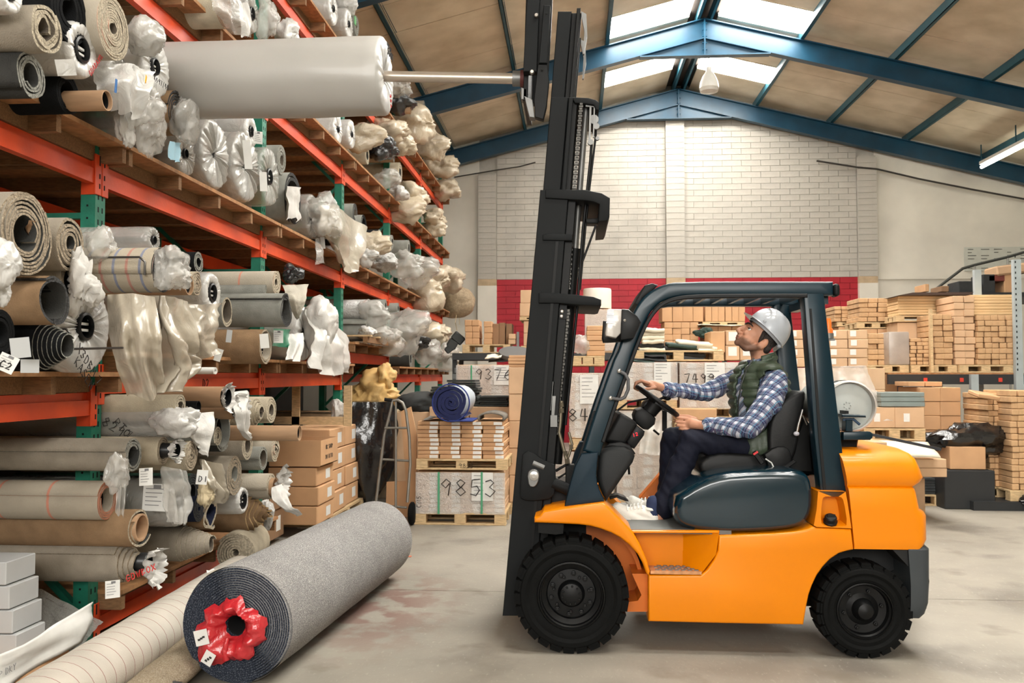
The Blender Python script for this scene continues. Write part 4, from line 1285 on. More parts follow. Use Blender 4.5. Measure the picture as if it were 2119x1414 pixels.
FAR = [  # label, kind, px, py, r, material
    ('tan dusty bag end at the upper shelf after the white printed rolls', 'b', 758, 282, 24, TANF),
    ('tan dusty bag end humped over the black plastic, upper shelf', 'b', 805, 270, 24, TANF),
    ('black plastic folded over a roll on the upper shelf', 'b', 790, 306, 20, BLKF),
    ('cream roll with ragged end below the black plastic', 's', 760, 322, 19, BEIGE_C),
    ('tan bag end hanging right of the black plastic, upper shelf', 'b', 826, 300, 22, TANF),
    ('folded brown roll under the tan bag end, upper shelf', 's', 815, 326, 11, BROWN),
    ('cream striped roll low on the upper shelf, fourth bay', 's', 828, 356, 22, BEIGE_C),
    ('crumpled clear end beside the cream striped roll', 'b', 803, 370, 16, WRAPC),
    ('cream bag end at the corner of the upper deck, fourth bay', 'b', 846, 402, 22, TANF),
    ('long tan bag drooping over the upper deck, fourth bay', 'b', 838, 432, 24, TANF),
    ('white strapped bundle above the fifth upright on the upper shelf', 'b', 824, 398, 13, WRAPW),
    ('long dusty bundle lying on the upper shelf by the far upright, top one', 'b', 899, 450, 15, TANF),
    ('long dusty bundle lying on the upper shelf by the far upright, lower one', 'b', 900, 474, 16, TANF),
    ('black plastic bag end on the top shelf, fourth bay', 'b', 828, 212, 17, BLKF),
    ('dusty film bag end behind the lifted roll tip, top shelf', 'b', 822, 180, 18, WRAPC),
    ('cardboard tube end on the top shelf, fourth bay', 't', 850, 228, 8, TUBEC),
    ('taupe roll standing proud on the top shelf, fourth bay', 's', 878, 228, 20, TAUPE),
    ('long tan bag sliding off the top shelf, first in the row', 'b', 856, 258, 26, TANF),
    ('long tan bag sliding off the top shelf, second in the row', 'b', 890, 300, 24, TANF),
    ('long tan bag sliding off the top shelf, third in the row', 'b', 914, 345, 22, TANF),
    ('long tan bag sliding off the top shelf, last in the row', 'b', 922, 392, 18, TANF),
    ('cream bag end upright after the big draped sheet, middle shelf', 'b', 768, 505, 22, TANF),
    ('black ended roll after the big draped sheet, middle shelf', 's', 785, 490, 17, BLACKC),
    ('pale grey roll beside the black ended roll, middle shelf', 's', 812, 501, 15, GREY_C),
    ('pale grey roll farther right on the middle shelf, fourth bay', 's', 846, 512, 17, GREY_C),
    ('white wrapped roll below the pale grey rolls, middle shelf', 's', 808, 516, 15, WRAPW),
    ('crumpled silver foil at the middle deck edge, fourth bay', 'b', 796, 542, 18, SILV),
    ('crumpled white film left of the silver foil', 'b', 756, 530, 15, WRAPW),
    ('clear film bag hanging over middle deck, fourth bay', 'b', 838, 545, 24, WRAPC),
    ('clear film bag right of the fourth bay on the middle shelf', 'b', 866, 560, 26, WRAPC),
    ('long milky bag tip hanging below the middle deck, fifth bay', 'b', 880, 598, 22, TANF),
    ('milky bag end in the fifth bay on the middle shelf', 'b', 897, 578, 20, TANF),
    ('pale bag end near the last upright on the middle shelf', 'b', 922, 576, 22, TANF),
    ('small white scraps on the middle deck near the last upright', 'b', 926, 590, 10, WRAPW),
    ('round net wrapped ball of stock at the very end of the middle shelf', 'b', 944, 620, 26, mat('net_wrapped_stock', (178, 158, 130), .7, 0, .25, 20, .4, 60)),
    ('silver wrapped roll at the top of the lower shelf, fourth bay', 's', 764, 640, 23, SILV),
    ('thick clear twisted film over the silver wrapped roll', 'b', 772, 650, 22, WRAPC),
    ('grey tube roll behind the twisted film, lower shelf', 's', 798, 632, 13, GREY_C),
    ('short pale tube roll right of the grey tube roll, lower shelf', 's', 824, 638, 12, GREY_C),
    ('wide grey roll by the third upright on the lower shelf', 's', 762, 684, 25, GREY_C),
    ('crumpled clear ends in front of the wide grey roll', 'b', 778, 690, 20, WRAPC),
    ('white film knot at the wide grey roll mouth', 'b', 760, 686, 11, WRAPW),
    ('large clear bag bulging over the small pallet, lower shelf', 'b', 826, 682, 34, WRAPC),
    ('clear bag squeezed left of the large bulging bag', 'b', 800, 700, 22, WRAPC),
    ('black and white striped film at the bay corner, lower shelf', 'b', 868, 708, 13, BLKF),
    ('dark brown wrapped roll under the large bulging bag', 's', 850, 742, 19, DGREY),
    ('cream bag end above the last bay of the lower shelf', 'b', 888, 692, 24, TANF),
    ('clear bag end in the last bay of the lower shelf', 'b', 882, 724, 22, WRAPC),
    ('white film bunch at the lower deck end', 'b', 912, 734, 22, WRAPC),
    ('cardboard tube sticking out at the last lower deck', 't', 930, 732, 8, TUBEC),
    ('milky film end round the last cardboard tube', 'b', 941, 738, 13, TANF),
]
for i, (lab, kd, px, py, r_, m_) in enumerate(FAR):
    X = -2.72 if kd != 'b' else -2.66
    if kd == 's':
        roll(lab, px, py, r_, X, turns=3, core=.5, body=m_, pile=DGREY, edge=EDGE_G if m_ is not BEIGE_C else EDGE_L, L=1.6, wob=.08, group='rolls in the far bays')
    elif kd == 't':
        roll(lab, px, py, r_, -2.5, 'tube', body=m_, L=1.2, group='rolls in the far bays', name='cardboard_tube', cat='cardboard tube')
    else:
        c = atX(px, py, X)
        k = r_ * mpp(c)
        b = MB()
        tl = {'long milky bag tip hanging below the middle deck, fifth bay': 1.2, 'round net wrapped ball of stock at the very end of the middle shelf': .5}.get(lab, .25)
        bunch_mesh(b, c, (k * 1.5, k * (1.0 + .5 * (i % 3)), k), i + 100, amp=.5 if 'ball' not in lab else .12, tail=tl)
        o = b.build('plastic_wrapping', m_, None, 100, origin=c)
        tag(o, lab, 'plastic sheet', GP)
# string under the net wrapped ball
b = MB(); b.tube([atX(945, 650, -2.62), atX(942, 668, -2.62), atX(946, 684, -2.62)], .006, 5); b.tube([atX(950, 652, -2.62), atX(951, 672, -2.62)], .006, 5)
tag(b.build('string', CREAMW, None), 'loose string hanging under the net wrapped ball', 'string')
# small pallets under the lower shelf stock of the fourth bay and beyond
def rack_pallet(label, y0, y1, z, x0=-2.66):
    p = empty('pallet', (RX, (y0 + y1) / 2, z), label=label, cat='pallet', group='pallets')
    for k in range(6):
        yy = y0 + (y1 - y0) * k / 5
        b = MB(); b.box2((-3.7, yy - .05, z + .075), (x0, yy + .05, z + .095)); part(b, 'deck_board', PALLET, p)
    for xx in (x0 - .07, -3.2, -3.65):
        b = MB(); b.box2((xx - .03, y0 - .05, z + .0), (xx + .03, y1 + .05, z + .074)); part(b, 'stringer', BOARD_D, p)
    return p
rack_pallet('wooden pallet on the raised lower beam of the fourth bay', 10.9, 13.3, L1Z[2] + .124, -2.55)
# dark stock deep on the bottom level, third and fourth bay
WBOX = mat('white_carton', (206, 204, 196), .7, 0, .08, 4)
ORD_ = 'first second third fourth fifth sixth'.split()
def rack_boxes(label, y0, y1, z0, z1, x1, depth, nx, nz, m, group, name='carton'):
    w_ = (y1 - y0) / nx; h_ = (z1 - z0) / nz
    me = None
    for i in range(nx):
        for k in range(nz):
            if me is None:
                b = MB(); b.box((0, 0, 0), (depth, w_ - .012, h_ - .008), 0, None, .008)
                b.box((depth / 2 + .001, w_ * .15, 0), (.002, w_ * .25, h_ * .5), 1)
                o = b.build(name, [m, PAPER]); me = o.data
            else:
                o = mesh_obj(name, me)
            o.location = (x1 - depth / 2 + R_.uniform(-.015, .015), y0 + w_ * (i + .5), z0 + h_ * (k + .5))
            tag(o, label + (', %s row up, %s along' % (ORD_[k], ORD_[i]) if nx > 1 else ', %s from the bottom' % ORD_[k]), 'carton', group)
# brown cartons between the bottom pile and the speckled roll
rack_boxes('brown carton with tall white label by third upright', 9.3, 10.55, .13, 1.05, -2.62, .55, 2, 4, CARD, 'brown cartons by the third upright')
rack_boxes('small white carton behind the brown cartons', 10.62, 11.3, .14, 1.0, -2.75, .4, 3, 6, WBOX, 'small white cartons')
p_ = empty('pallet', (RX, 10, 0), label='wooden pallet carrying the brown cartons by the third upright', cat='pallet', group='pallets')
for yy in (9.3, 9.95, 10.6, 11.2):
    b = MB(); b.box2((-3.5, yy - .05, .0), (-2.58, yy + .05, .1)); part(b, 'bearer', PALLET, p_)
for xx in (-2.65, -2.95, -3.4):
    b = MB(); b.box2((xx - .06, 9.2, .101), (xx + .06, 11.3, .125)); part(b, 'deck_board', PALLET, p_)
# open carton on top with writing
c0 = atX(598, 985, -2.66)
oc = empty('open_carton', c0, label='open brown carton with marker writing, top of the carton stack by the roll pile', cat='carton')
def open_box(root, lo, hi, m, t=.008, flap=None):
    lo, hi = Vector(lo), Vector(hi)
    for nm, a, b_ in (('base', lo, Vector((hi.x, hi.y, lo.z + t))), ('side', lo, Vector((lo.x + t, hi.y, hi.z))), ('side', Vector((hi.x - t, lo.y, lo.z)), hi),
                      ('side', Vector((lo.x + t, lo.y, lo.z + t)), Vector((hi.x - t, lo.y + t, hi.z))), ('side', Vector((lo.x + t, hi.y - t, lo.z + t)), Vector((hi.x - t, hi.y, hi.z)))):
        b = MB(); b.box2(a, b_); part(b, nm, m, root)
open_box(oc, (-3.05, 8.6, .72), (-2.52, 9.22, .98), CARD)
stroke_text('FOR SHOP', Vector((-2.516, 8.72, .88)), (0, 1, 0), (0, 0, 1), .045, .002, 'marker_writing', INK, oc)
stroke_text('DO 0770', Vector((-2.516, 8.76, .78)), (0, 1, 0), (0, 0, 1), .045, .002, 'marker_writing', INK, oc)
rack_boxes('plain brown carton under the open carton', 8.6, 9.22, .13, .71, -2.55, .5, 1, 3, CARD, 'plain brown cartons under the open carton')
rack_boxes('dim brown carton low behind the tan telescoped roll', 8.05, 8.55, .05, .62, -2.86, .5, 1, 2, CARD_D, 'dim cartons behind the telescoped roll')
# timber crate upright behind
tc_ = empty('timber_crate', (-3.0, 9.9, 1.06), label='rough timber crate frame standing above the brown cartons', cat='crate')
for a, q in (((-2.55, 9.75, 1.06), (-2.55, 9.75, 1.52)), ((-3.15, 9.75, 1.06), (-3.15, 9.75, 1.52)), ((-2.6, 9.75, 1.12), (-3.4, 9.75, 1.12))):
    b = MB(); b.bar(a, q, .09, .03, up=(0, 1, 0)); part(b, 'timber', PALLET, tc_)
# bulging black bag and stuff by the third and fourth upright
BAG = mat('black_polythene', (22, 23, 25), .18, 0, .1, 4, .6, 9, spec=1.0)
b = MB()
rows = []
for j in range(26):
    t = j / 25
    ring = []
    for k in range(30):
        th = 2 * pi * k / 30
        rr = (.30 * sin(pi * min(1, .32 + t * .68)) + .05) * (1 + .28 * noise.noise(Vector((cos(th) * 1.6, sin(th) * 1.6, t * 3))) + .1 * sin(th * 7 + 4 * noise.noise(Vector((th, t * 2, 4)))))
        ring.append((-2.55 + rr * 1.05 * cos(th), 10.75 + rr * .9 * sin(th), 1.3 * (1 - t) + .01))
    rows.append(ring)
b.rings(rows, 0, True, True, True)
tag(b.build('plastic_bag', BAG, None, 60, origin=(-2.55, 10.75, 0)), 'tall glossy black plastic bag standing beside the hand truck', 'plastic bag')
# wicker-pattern crate behind it with brown paper on top
q0, q1 = atY(735, 850, 11.6), atY(830, 870, 11.6)
b = MB(); b.box2((q0.x - .1, 11.5, 0), (q1.x, 12.3, atY(780, 852, 11.5).z), 0, .01)
cr = b.build('carton', mat('wrapped_carton', (196, 176, 146), .5, 0, .2, 20, .2, 30), None, origin=(q0.x, 11.9, .3)); tag(cr, 'film wrapped carton behind the hand truck under the brown paper', 'carton')
KRAFT = mat('kraft_paper', (208, 170, 108), .6, 0, .15, 6, .35, 14)
c = atY(772, 815, 11.7); k = mpp(c)
b = MB(); bunch_mesh(b, c, (44 * k, .3, 40 * k), 203, 40, 24, .6)
tag(b.build('kraft_paper', KRAFT, None, 100, origin=c), 'crumpled brown packing paper lying on the carton behind the hand truck', 'paper')
b = MB(); c2 = atY(800, 782, 11.6); bunch_mesh(b, c2, (15 * k, .15, 24 * k), 207, 30, 20, .6)
tag(b.build('kraft_paper', KRAFT, None, 100, origin=c2), 'upright peak of brown packing paper beside the fourth upright', 'paper')
bunch('plastic_wrapping', 'torn white wrapper stuck to the third upright at mid height', 698, 850, -2.7, 13, TORN, 205, .6, .8, 1.5, group=GP)
roll('black tube lying behind the upright, dark third bay', 680, 905, 14, -3.0, 'wrap', body=BLKF, core=.3, group='rolls in the far bays')
roll('cardboard coloured roll in the dark third bay', 690, 862, 12, -3.1, turns=2, core=.5, body=BROWN, group='rolls in the far bays')
# ================================================================== forklift
FORK_O = mat('forklift_orange', (228, 132, 0), 0.34, 0, 0.05, 2.5, 0.02, 20, coat=.12, spec=.3)
FORK_OD = mat('forklift_orange_inner', (214, 112, 26), 0.45, 0, 0.25, 3)
TEALF = mat('forklift_blue', (8, 36, 47), 0.3, 0, 0.1, 3, coat=.04, spec=.35)
TEALM = mat('forklift_blue_matt', (18, 38, 50), 0.55, 0, 0.1, 3, .03, 60, spec=.25)
MASTB = mat('mast_black_steel', (22, 24, 25), 0.6, 0, 0.12, 3, .02, 40, spec=.15)
MASTD = mat('mast_greasy_black', (12, 13, 13), 0.5, 0, 0.3, 12, .05, 60, spec=.2)
STEEL = mat('bright_steel', (176, 172, 166), 0.28, .9, 0.15, 6)
STEELD = mat('dull_steel', (120, 120, 118), 0.45, .7, 0.2, 6)
RUBBER = mat('tyre_rubber', (14, 15, 15), 0.75, 0, 0.25, 5, .15, 40, spec=.12)
RIMB = mat('rim_black', (12, 13, 14), 0.45, 0, 0.2, 6, spec=.25)
DASH = mat('dash_grey_plastic', (34, 36, 37), 0.55, 0, 0.08, 5, .05, 120, spec=.25)
DASHD = mat('dash_dark_plastic', (16, 17, 18), 0.5, 0, 0.08, 5, spec=.25)
SEATB = mat('seat_black_vinyl', (15, 16, 17), 0.5, 0, 0.1, 4, .05, 80, spec=.3)
GREYMAT = mat('grey_floor_mat', (110, 112, 110), .6, 0, .15, 6)
LENS = film('lamp_lens', (220, 214, 206), .6, .08, 20, .1)
AMBER = mat('amber_beacon', (250, 120, 40), .3, 0, .05, 3)

YW, YB, YF_ = 5.17, 5.21, 6.36
fk = empty('forklift', atY(1450, 1300, 5.78) * Vector((1, 1, 0)) if False else (0.85, 5.78, 0), label='orange and dark blue forklift truck carrying a roll on its boom', cat='forklift')


def pp(pts, Y=YB):
    return [((q := atY(a, b, Y)).x, q.z) for a, b in pts]


def mirror_y(y): return YB + YF_ - y


def fpart(name, mats, pts, y0, y1, bev=0.0, seg=2, Y=YB, side=0, both=False, smooth=35, parent=None):
    b = MB()
    b.prism(pp(pts, Y), y0, y1, 0, bev, seg, 'y', side)
    o = part(b, name, mats, parent or fk, smooth)
    if both:
        b = MB(); b.prism(pp(pts, Y), mirror_y(y1), mirror_y(y0), 0, bev, seg, 'y', 1 - side if side is not None else None)
        part(b, name, mats, parent or fk, smooth)
    return o


def smooth_path(pts, it=2):
    for _ in range(it):
        q = [pts[0]]
        for a, b in zip(pts[:-1], pts[1:]):
            q += [(a[0] * .75 + b[0] * .25, a[1] * .75 + b[1] * .25), (a[0] * .25 + b[0] * .75, a[1] * .25 + b[1] * .75)]
        q.append(pts[-1]); pts = q
    return pts


def ribbon(pts, hw):
    """polyline (x,z) -> closed outline of half width hw"""
    L, Rr = [], []
    n = len(pts)
    for i, p in enumerate(pts):
        a = pts[max(i - 1, 0)]; c = pts[min(i + 1, n - 1)]
        d = Vector((c[0] - a[0], c[1] - a[1])).normalized()
        w_ = hw[i] if hasattr(hw, '__len__') else hw
        L.append((p[0] - d.y * w_, p[1] + d.x * w_)); Rr.append((p[0] + d.y * w_, p[1] - d.x * w_))
    return L + Rr[::-1]


# ---- wheels
def wheel(px, R, w_, y_out, rear=False, far=False):
    x = atY(px, 1229, y_out).x
    sg = -1 if not far else 1
    root = empty('wheel', (x, y_out, R))
    set_parent_keep(root, fk)
    ax = (0, sg, 0)
    o = (x, y_out, R)
    b = MB()
    b.lathe([(.585 * R, -.02), (.60 * R, -.004), (.66 * R, .004), (.74 * R, .001), (.80 * R, .012), (.875 * R, .008), (.92 * R, -.012), (.945 * R, -.04), (.945 * R, -w_ + .04), (.9 * R, -w_), (.58 * R, -w_)], o, ax, 56)
    t = part(b, 'tyre', RUBBER, root, 30)
    n = 26 if not rear else 24
    me = None
    for k in range(n):
        th = 2 * pi * k / n
        if me is None:
            b = MB()
            hw = 2 * pi * R / n * .40
            b.prism([(-hw, .925 * R), (hw, .925 * R), (hw * .93, R), (-hw * .93, R)], -w_ + .01 if not far else .01, -.012 if not far else w_ - .01)
            # shoulder
            b.prism([(-hw * .9, .86 * R), (hw * .9, .86 * R), (hw, .93 * R), (-hw, .93 * R)], -.04, -.0) if not far else None
            if not far:
                for v in b.bm.verts: v.co.y = -v.co.y
            ob = b.build('tread_lug', RUBBER)
            me = ob.data
        else:
            ob = mesh_obj('tread_lug', me)
        ob.location = (x, y_out, R)
        ob.rotation_euler = (0, th + .05, 0)
        set_parent_keep_m(ob, root)
    b = MB()
    if not rear:
        prof = [(.60 * R, -.03), (.59 * R, .0), (.565 * R, .004), (.55 * R, -.015), (.53 * R, -.02), (.52 * R, -.045), (.44 * R, -.06), (.42 * R, -.075), (.24 * R, -.07), (.225 * R, -.05), (.19 * R, -.03), (.13 * R, -.022), (.001, -.02)]
    else:
        prof = [(.60 * R, -.03), (.59 * R, .0), (.565 * R, .004), (.55 * R, -.012), (.52 * R, -.02), (.5 * R, -.05), (.34 * R, -.055), (.24 * R, -.04), (.21 * R, -.01), (.16 * R, .012), (.08 * R, .022), (.001, .024)]
    b.lathe(prof, o, ax, 44)
    part(b, 'rim', RIMB, root, 30)
    rings = ((.36, 10, .030, -.058), (.155, 10, .013, -.026), (.315, 7, .02, -.06)) if not rear else ((.40, 6, .026, -.045),)
    me = None
    for rad, cnt, rs, tt in rings:
        me = None
        for k in range(cnt):
            th = 2 * pi * k / cnt + .2
            p = (x + rad * R * cos(th), y_out + sg * tt, R + rad * R * sin(th))
            if me is None:
                b = MB(); b.lathe([(rs * .5, -.01), (rs * .5, .008), (rs * .36, .009), (rs * .34, .02), (.001, .021)], (0, 0, 0), ax, 6)
                ob = b.build('wheel_nut', RIMB); me = ob.data
            else: ob = mesh_obj('wheel_nut', me)
            ob.location = p
            set_parent_keep_m(ob, root)
    return root


def set_parent_keep_m(o, parent):
    bpy_m = Matrix.Translation(-Vector(parent.matrix_basis.translation) - (Vector(parent.parent.matrix_basis.translation) * 0))
    o.parent = parent
    # parent sits at its own basis inside fk (kept in world by matrix_parent_inverse)
    o.matrix_parent_inverse = Matrix.Translation(-parent.location)


wheel(1182, .337, .235, YW)
wheel(1790, .272, .19, YW + .035, rear=True)
wheel(1182, .337, .235, mirror_y(YW), far=True)
wheel(1790, .272, .19, mirror_y(YW + .035), rear=True, far=True)

# ---- front fender, arch liner
FEND = [(1106, 1081), (1106, 1071), (1118, 1067), (1125, 1057), (1168, 1050), (1248, 1040), (1259, 1049), (1284, 1074), (1309, 1100), (1324, 1126), (1336, 1153), (1345, 1182), (1342, 1192), (1336, 1184),
        (1329, 1164), (1319, 1146), (1302, 1127), (1283, 1112), (1265, 1102), (1244, 1094), (1222, 1088), (1199, 1085), (1160, 1083)]
fpart('front_fender', FORK_O, FEND, YB - .02, 5.50, .022, 3, both=True)
b = MB()
arch = smooth_path([(1160, 1090), (1199, 1092), (1246, 1101), (1283, 1120), (1312, 1150), (1328, 1186), (1334, 1225), (1335, 1262)], 1)
b.prism(ribbon(pp(arch), .012), 5.42, 5.62)
part(b, 'arch_liner', FORK_OD, fk, 40)
fpart('arch_back', FORK_OD, [(1215, 1095), (1262, 1104), (1300, 1130), (1330, 1180), (1338, 1262), (1290, 1262), (1215, 1180)], 5.57, 5.59)
fpart('inner_chassis', MASTD, [(1095, 1090), (1300, 1090), (1345, 1180), (1345, 1262), (1300, 1255), (1120, 1255)], 5.60, 5.95, .0)
fpart('axle_hanger', FORK_OD, [(1310, 1195), (1345, 1195), (1345, 1275), (1300, 1275), (1300, 1255), (1322, 1252), (1330, 1240)], 5.3, 5.6)
fpart('fender_bracket', MASTD, [(1113, 1083), (1167, 1083), (1165, 1108), (1150, 1110), (1113, 1106)], 5.26, 5.5)

# ---- side panel with step recess
SIDE = [(1342, 1191), (1450, 1191), (1463, 1180), (1477, 1160), (1486, 1140), (1488, 1109), (1553, 1107), (1600, 1105), (1647, 1101), (1670, 1096), (1684, 1090), (1690, 1093), (1762, 1096), (1767, 1138), (1752, 1141), (1736, 1146), (1718, 1158), (1703, 1174),
        (1691, 1191), (1681, 1212), (1674, 1232), (1670, 1251), (1663, 1294), (1500, 1291), (1342, 1287)]
fpart('side_panel', FORK_O, SIDE, YB, YB + .20, .012, 3)
b = MB(); b.prism(pp([(1342, 1100), (1760, 1100), (1700, 1180), (1663, 1294), (1342, 1287)]), mirror_y(YB + .2), mirror_y(YB), 0, .012, 2); part(b, 'side_panel', FORK_O, fk, 35)
fpart('step_wall', FORK_O, [(1309, 1099), (1488, 1099), (1488, 1196), (1346, 1196), (1338, 1160), (1325, 1128)], YB + .15, YB + .26)
b = MB()     # sloping shelf inside the recess
q = pp([(1346, 1150), (1470, 1150), (1462, 1182), (1346, 1178)])
b.bm.free(); b = MB()
v = lambda px, py, y: (atY(px, py, YB).x, y, atY(px, py, YB).z)
b.rings([[v(1418, 1099, YB + .155), v(1489, 1099, YB + .004), v(1489, 1099, YB + .16)], [v(1418, 1150, YB + .155), v(1482, 1148, YB + .004), v(1484, 1150, YB + .16)], [v(1418, 1184, YB + .155), v(1453, 1186, YB + .004), v(1458, 1186, YB + .16)]])
part(b, 'step_cheek', FORK_O, fk, 20)
fpart('sill_edge', FORK_O, [(1308, 1099), (1487, 1099), (1487, 1104), (1310, 1104)], YB + .0, YB + .17, .006, 2)
b = MB(); a0, a1 = atY(1346, 1184, YB), atY(1452, 1184, YB)
b.box2((a0.x, YB - .0, a0.z - .012), (a1.x, YB + .17, a0.z + .006))
st = part(b, 'step_plate', mat('worn_step_metal', (208, 150, 104), .4, .3, .35, 25, .1, 40), fk)
b = MB()
for i in range(7):
    for k in range(4):
        xx = a0.x + .03 + i * (a1.x - a0.x - .05) / 6.5 + (.02 if k % 2 else 0)
        b.box2((xx, YB + .02 + k * .036, a0.z + .006), (xx + .024, YB + .036 + k * .036, a0.z + .011))
o = part(b, 'grip_studs', STEELD, st); tag(o, kind='stuff')
b = MB(); f0, f1 = atY(1300, 1084, YB + .1), atY(1425, 1099, YB + .02)
b.box2((atY(1262, 1090, 5.3).x, YB + .03, f1.z - .02), (f1.x + .25, YF_ - .03, f1.z + .004))
part(b, 'floor_plate', GREYMAT, fk)
fpart('chassis_side', MASTD, [(1345, 1110), (1760, 1110), (1760, 1280), (1345, 1282)], YB + .27, YF_ - .27)
# ---- tank panel with filler cap
TANK = [(1693, 1017), (1750, 1018), (1754, 1040), (1762, 1094), (1690, 1091), (1684, 1088), (1690, 1054)]
b = MB()
outer = pp(TANK)
pock = pp(smooth_path([(1722, 1028), (1705, 1028), (1701, 1036), (1698, 1080), (1704, 1089), (1745, 1091), (1754, 1086), (1746, 1036), (1740, 1028), (1722, 1028)], 1))
o_ = [b.bm.verts.new((x, YB, z)) for x, z in outer]
i_ = [b.bm.verts.new((x, YB, z)) for x, z in pock]
d_ = [b.bm.verts.new((x * .8 + outer[0][0] * .0 + .2 * sum(p[0] for p in pock) / len(pock), YB + .09, z * .8 + .2 * sum(p[1] for p in pock) / len(pock))) for x, z in pock]
eo = [b.bm.edges.new((o_[k], o_[(k + 1) % len(o_)])) for k in range(len(o_))]
ei = [b.bm.edges.new((i_[k], i_[(k + 1) % len(i_)])) for k in range(len(i_))]
bmesh.ops.triangle_fill(b.bm, use_beauty=True, use_dissolve=False, edges=eo + ei)
for k in range(len(i_)):
    b.bm.faces.new([i_[k], i_[(k + 1) % len(i_)], d_[(k + 1) % len(i_)], d_[k]])
b.bm.faces.new(d_)
bk = [b.bm.verts.new((x, YB + .2, z)) for x, z in outer]
for k in range(len(outer)):
    b.bm.faces.new([o_[k], o_[(k + 1) % len(outer)], bk[(k + 1) % len(outer)], bk[k]])
tp = part(b, 'tank_panel', FORK_O, fk, 30)
c = atY(1718, 1080, YB + .03)
b = MB(); b.lathe([(.038, -.01), (.04, .008), (.036, .012), (.034, .034), (.028, .04), (.001, .04)], c, (-.05, -.55, .85), 24)
b.bar(c + Vector((-.022, -.022, .036)), c + Vector((.022, -.022, .036)), .012, .02)
part(b, 'filler_cap', DASHD, fk, 35)

# ---- engine hood
HOOD = smooth_path([(1402, 1030), (1394, 1055), (1399, 1084), (1425, 1099), (1487, 1108), (1585, 1105), (1650, 1097), (1674, 1084), (1686, 1058), (1687, 1020), (1682, 990), (1668, 978), (1631, 973), (1520, 977), (1472, 987), (1434, 1006), (1402, 1030)], 1)
b = MB()
hp = pp(HOOD[:-1])
cxh = sum(p[0] for p in hp) / len(hp); czh = sum(p[1] for p in hp) / len(hp)
hwx = (max(p[0] for p in hp) - min(p[0] for p in hp)) / 2; hwz = (max(p[1] for p in hp) - min(p[1] for p in hp)) / 2
def inset(poly, d):
    return [(cxh + (x - cxh) * (1 - d / hwx), czh + (z - czh) * (1 - d / hwz)) for x, z in poly]
rings = []
for d, yy in ((.05, .0), (.036, .003), (.022, .011), (.010, .028), (.003, .06), (0, .10), (0, 1.0), (.012, 1.07), (.03, 1.10), (.06, 1.12)):
    rings.append([(x, YB + .015 + yy, z) for x, z in inset(hp, d)])
b.rings(rings)
part(b, 'engine_hood', mat('forklift_blue_gloss', (8, 36, 47), .16, 0, .1, 3, coat=.4, spec=.6), fk, 50)

# ---- counterweight: lofted, rounded in plan towards the tail
def loft(levels, name, mats, n=14, nose=.02):
    b = MB()
    rings = []
    for (py, pxf, pxc, pxr, yin) in levels:
        z = atY(1850, py, YB).z
        xf, xc, xr = (atY(p_, py, YB + .0).x for p_ in (pxf, pxc, pxr))
        y0, y1 = YB + yin, YF_ - yin
        ym = (y0 + y1) / 2
        hw = (y1 - y0) / 2
        ring = [(xf, y1, z), (xf, y0, z)]
        cr = hw * .8
        for k in range(n + 1):
            a = pi / 2 * k / n
            e = .62
            ring.append((xc + (xr - xc) * (sin(a) ** e), y0 + cr * (1 - cos(a) ** e), z))
        for k in range(n, -1, -1):
            a = pi / 2 * k / n
            ring.append((xc + (xr - xc) * (sin(a) ** e), y1 - cr * (1 - cos(a) ** e), z))
        rings.append(ring)
    b.rings(rings)
    return part(b, name, mats, fk, 32)
loft([(934, 1744, 1870, 1889, .13), (941, 1743, 1884, 1898, .06), (952, 1745, 1889, 1908, .02), (970, 1748, 1890, 1918, -.0), (990, 1752, 1889, 1929, .0), (1000, 1754, 1885, 1922, .005), (1009, 1755, 1882, 1906, .02)], 'counterweight_top', FORK_O)
loft([(1009, 1756, 1882, 1902, .02), (1012, 1756, 1884, 1905, .006), (1018, 1757, 1886, 1907, 0), (1056, 1761, 1889, 1918, 0), (1062, 1762, 1890, 1931, 0), (1070, 1762, 1892, 1937, 0), (1119, 1767, 1897, 1936, 0), (1130, 1768, 1899, 1926, 0), (1138, 1768, 1900, 1912, .004)], 'counterweight', FORK_O)
loft([(1132, 1880, 1908, 1930, .02), (1138, 1880, 1909, 1938, .0), (1211, 1885, 1910, 1938, .0), (1250, 1885, 1908, 1936, .0), (1272, 1885, 1905, 1928, .01), (1282, 1886, 1904, 1914, .03)], 'rear_bumper', mat('bumper_dark_grey', (52, 58, 62), .5, 0, .15, 4))
fpart('counterweight_foot', mat('underbody_black', (14, 15, 16), .7), [(1850, 1140), (1910, 1140), (1920, 1165), (1926, 1205), (1920, 1262), (1888, 1275), (1888, 1180)], YB + .02, YF_ - .02)
fpart('rear_arch', mat('underbody_black', (14, 15, 16), .7), [(1700, 1120), (1885, 1140), (1885, 1200), (1668, 1290), (1665, 1240)], YB + .26, YF_ - .26)
fpart('bonnet_deck', FORK_O, [(1744, 931), (1847, 935), (1850, 941), (1744, 945)], YB + .35, YF_ - .35)
fpart('exhaust_slot', BLACK, [(1746, 942), (1768, 946), (1766, 949), (1746, 946)], YB + .2, YB + .4)
fpart('underside', MASTD, [(1342, 1282), (1663, 1288), (1640, 1262), (1342, 1258)], YB + .2, YF_ - .2)
b = MB(); c = atY(1790, 1240, 5.4); b.bar((c.x, YB + .12, .272), (c.x, YF_ - .12, .272), .09, .1, up=(0, 0, 1)); part(b, 'rear_axle', MASTD, fk)
b = MB(); c = atY(1182, 1240, 5.4); b.bar((c.x, YB + .12, .337), (c.x, YF_ - .12, .337), .14, .14, up=(0, 0, 1)); part(b, 'front_axle', MASTD, fk)

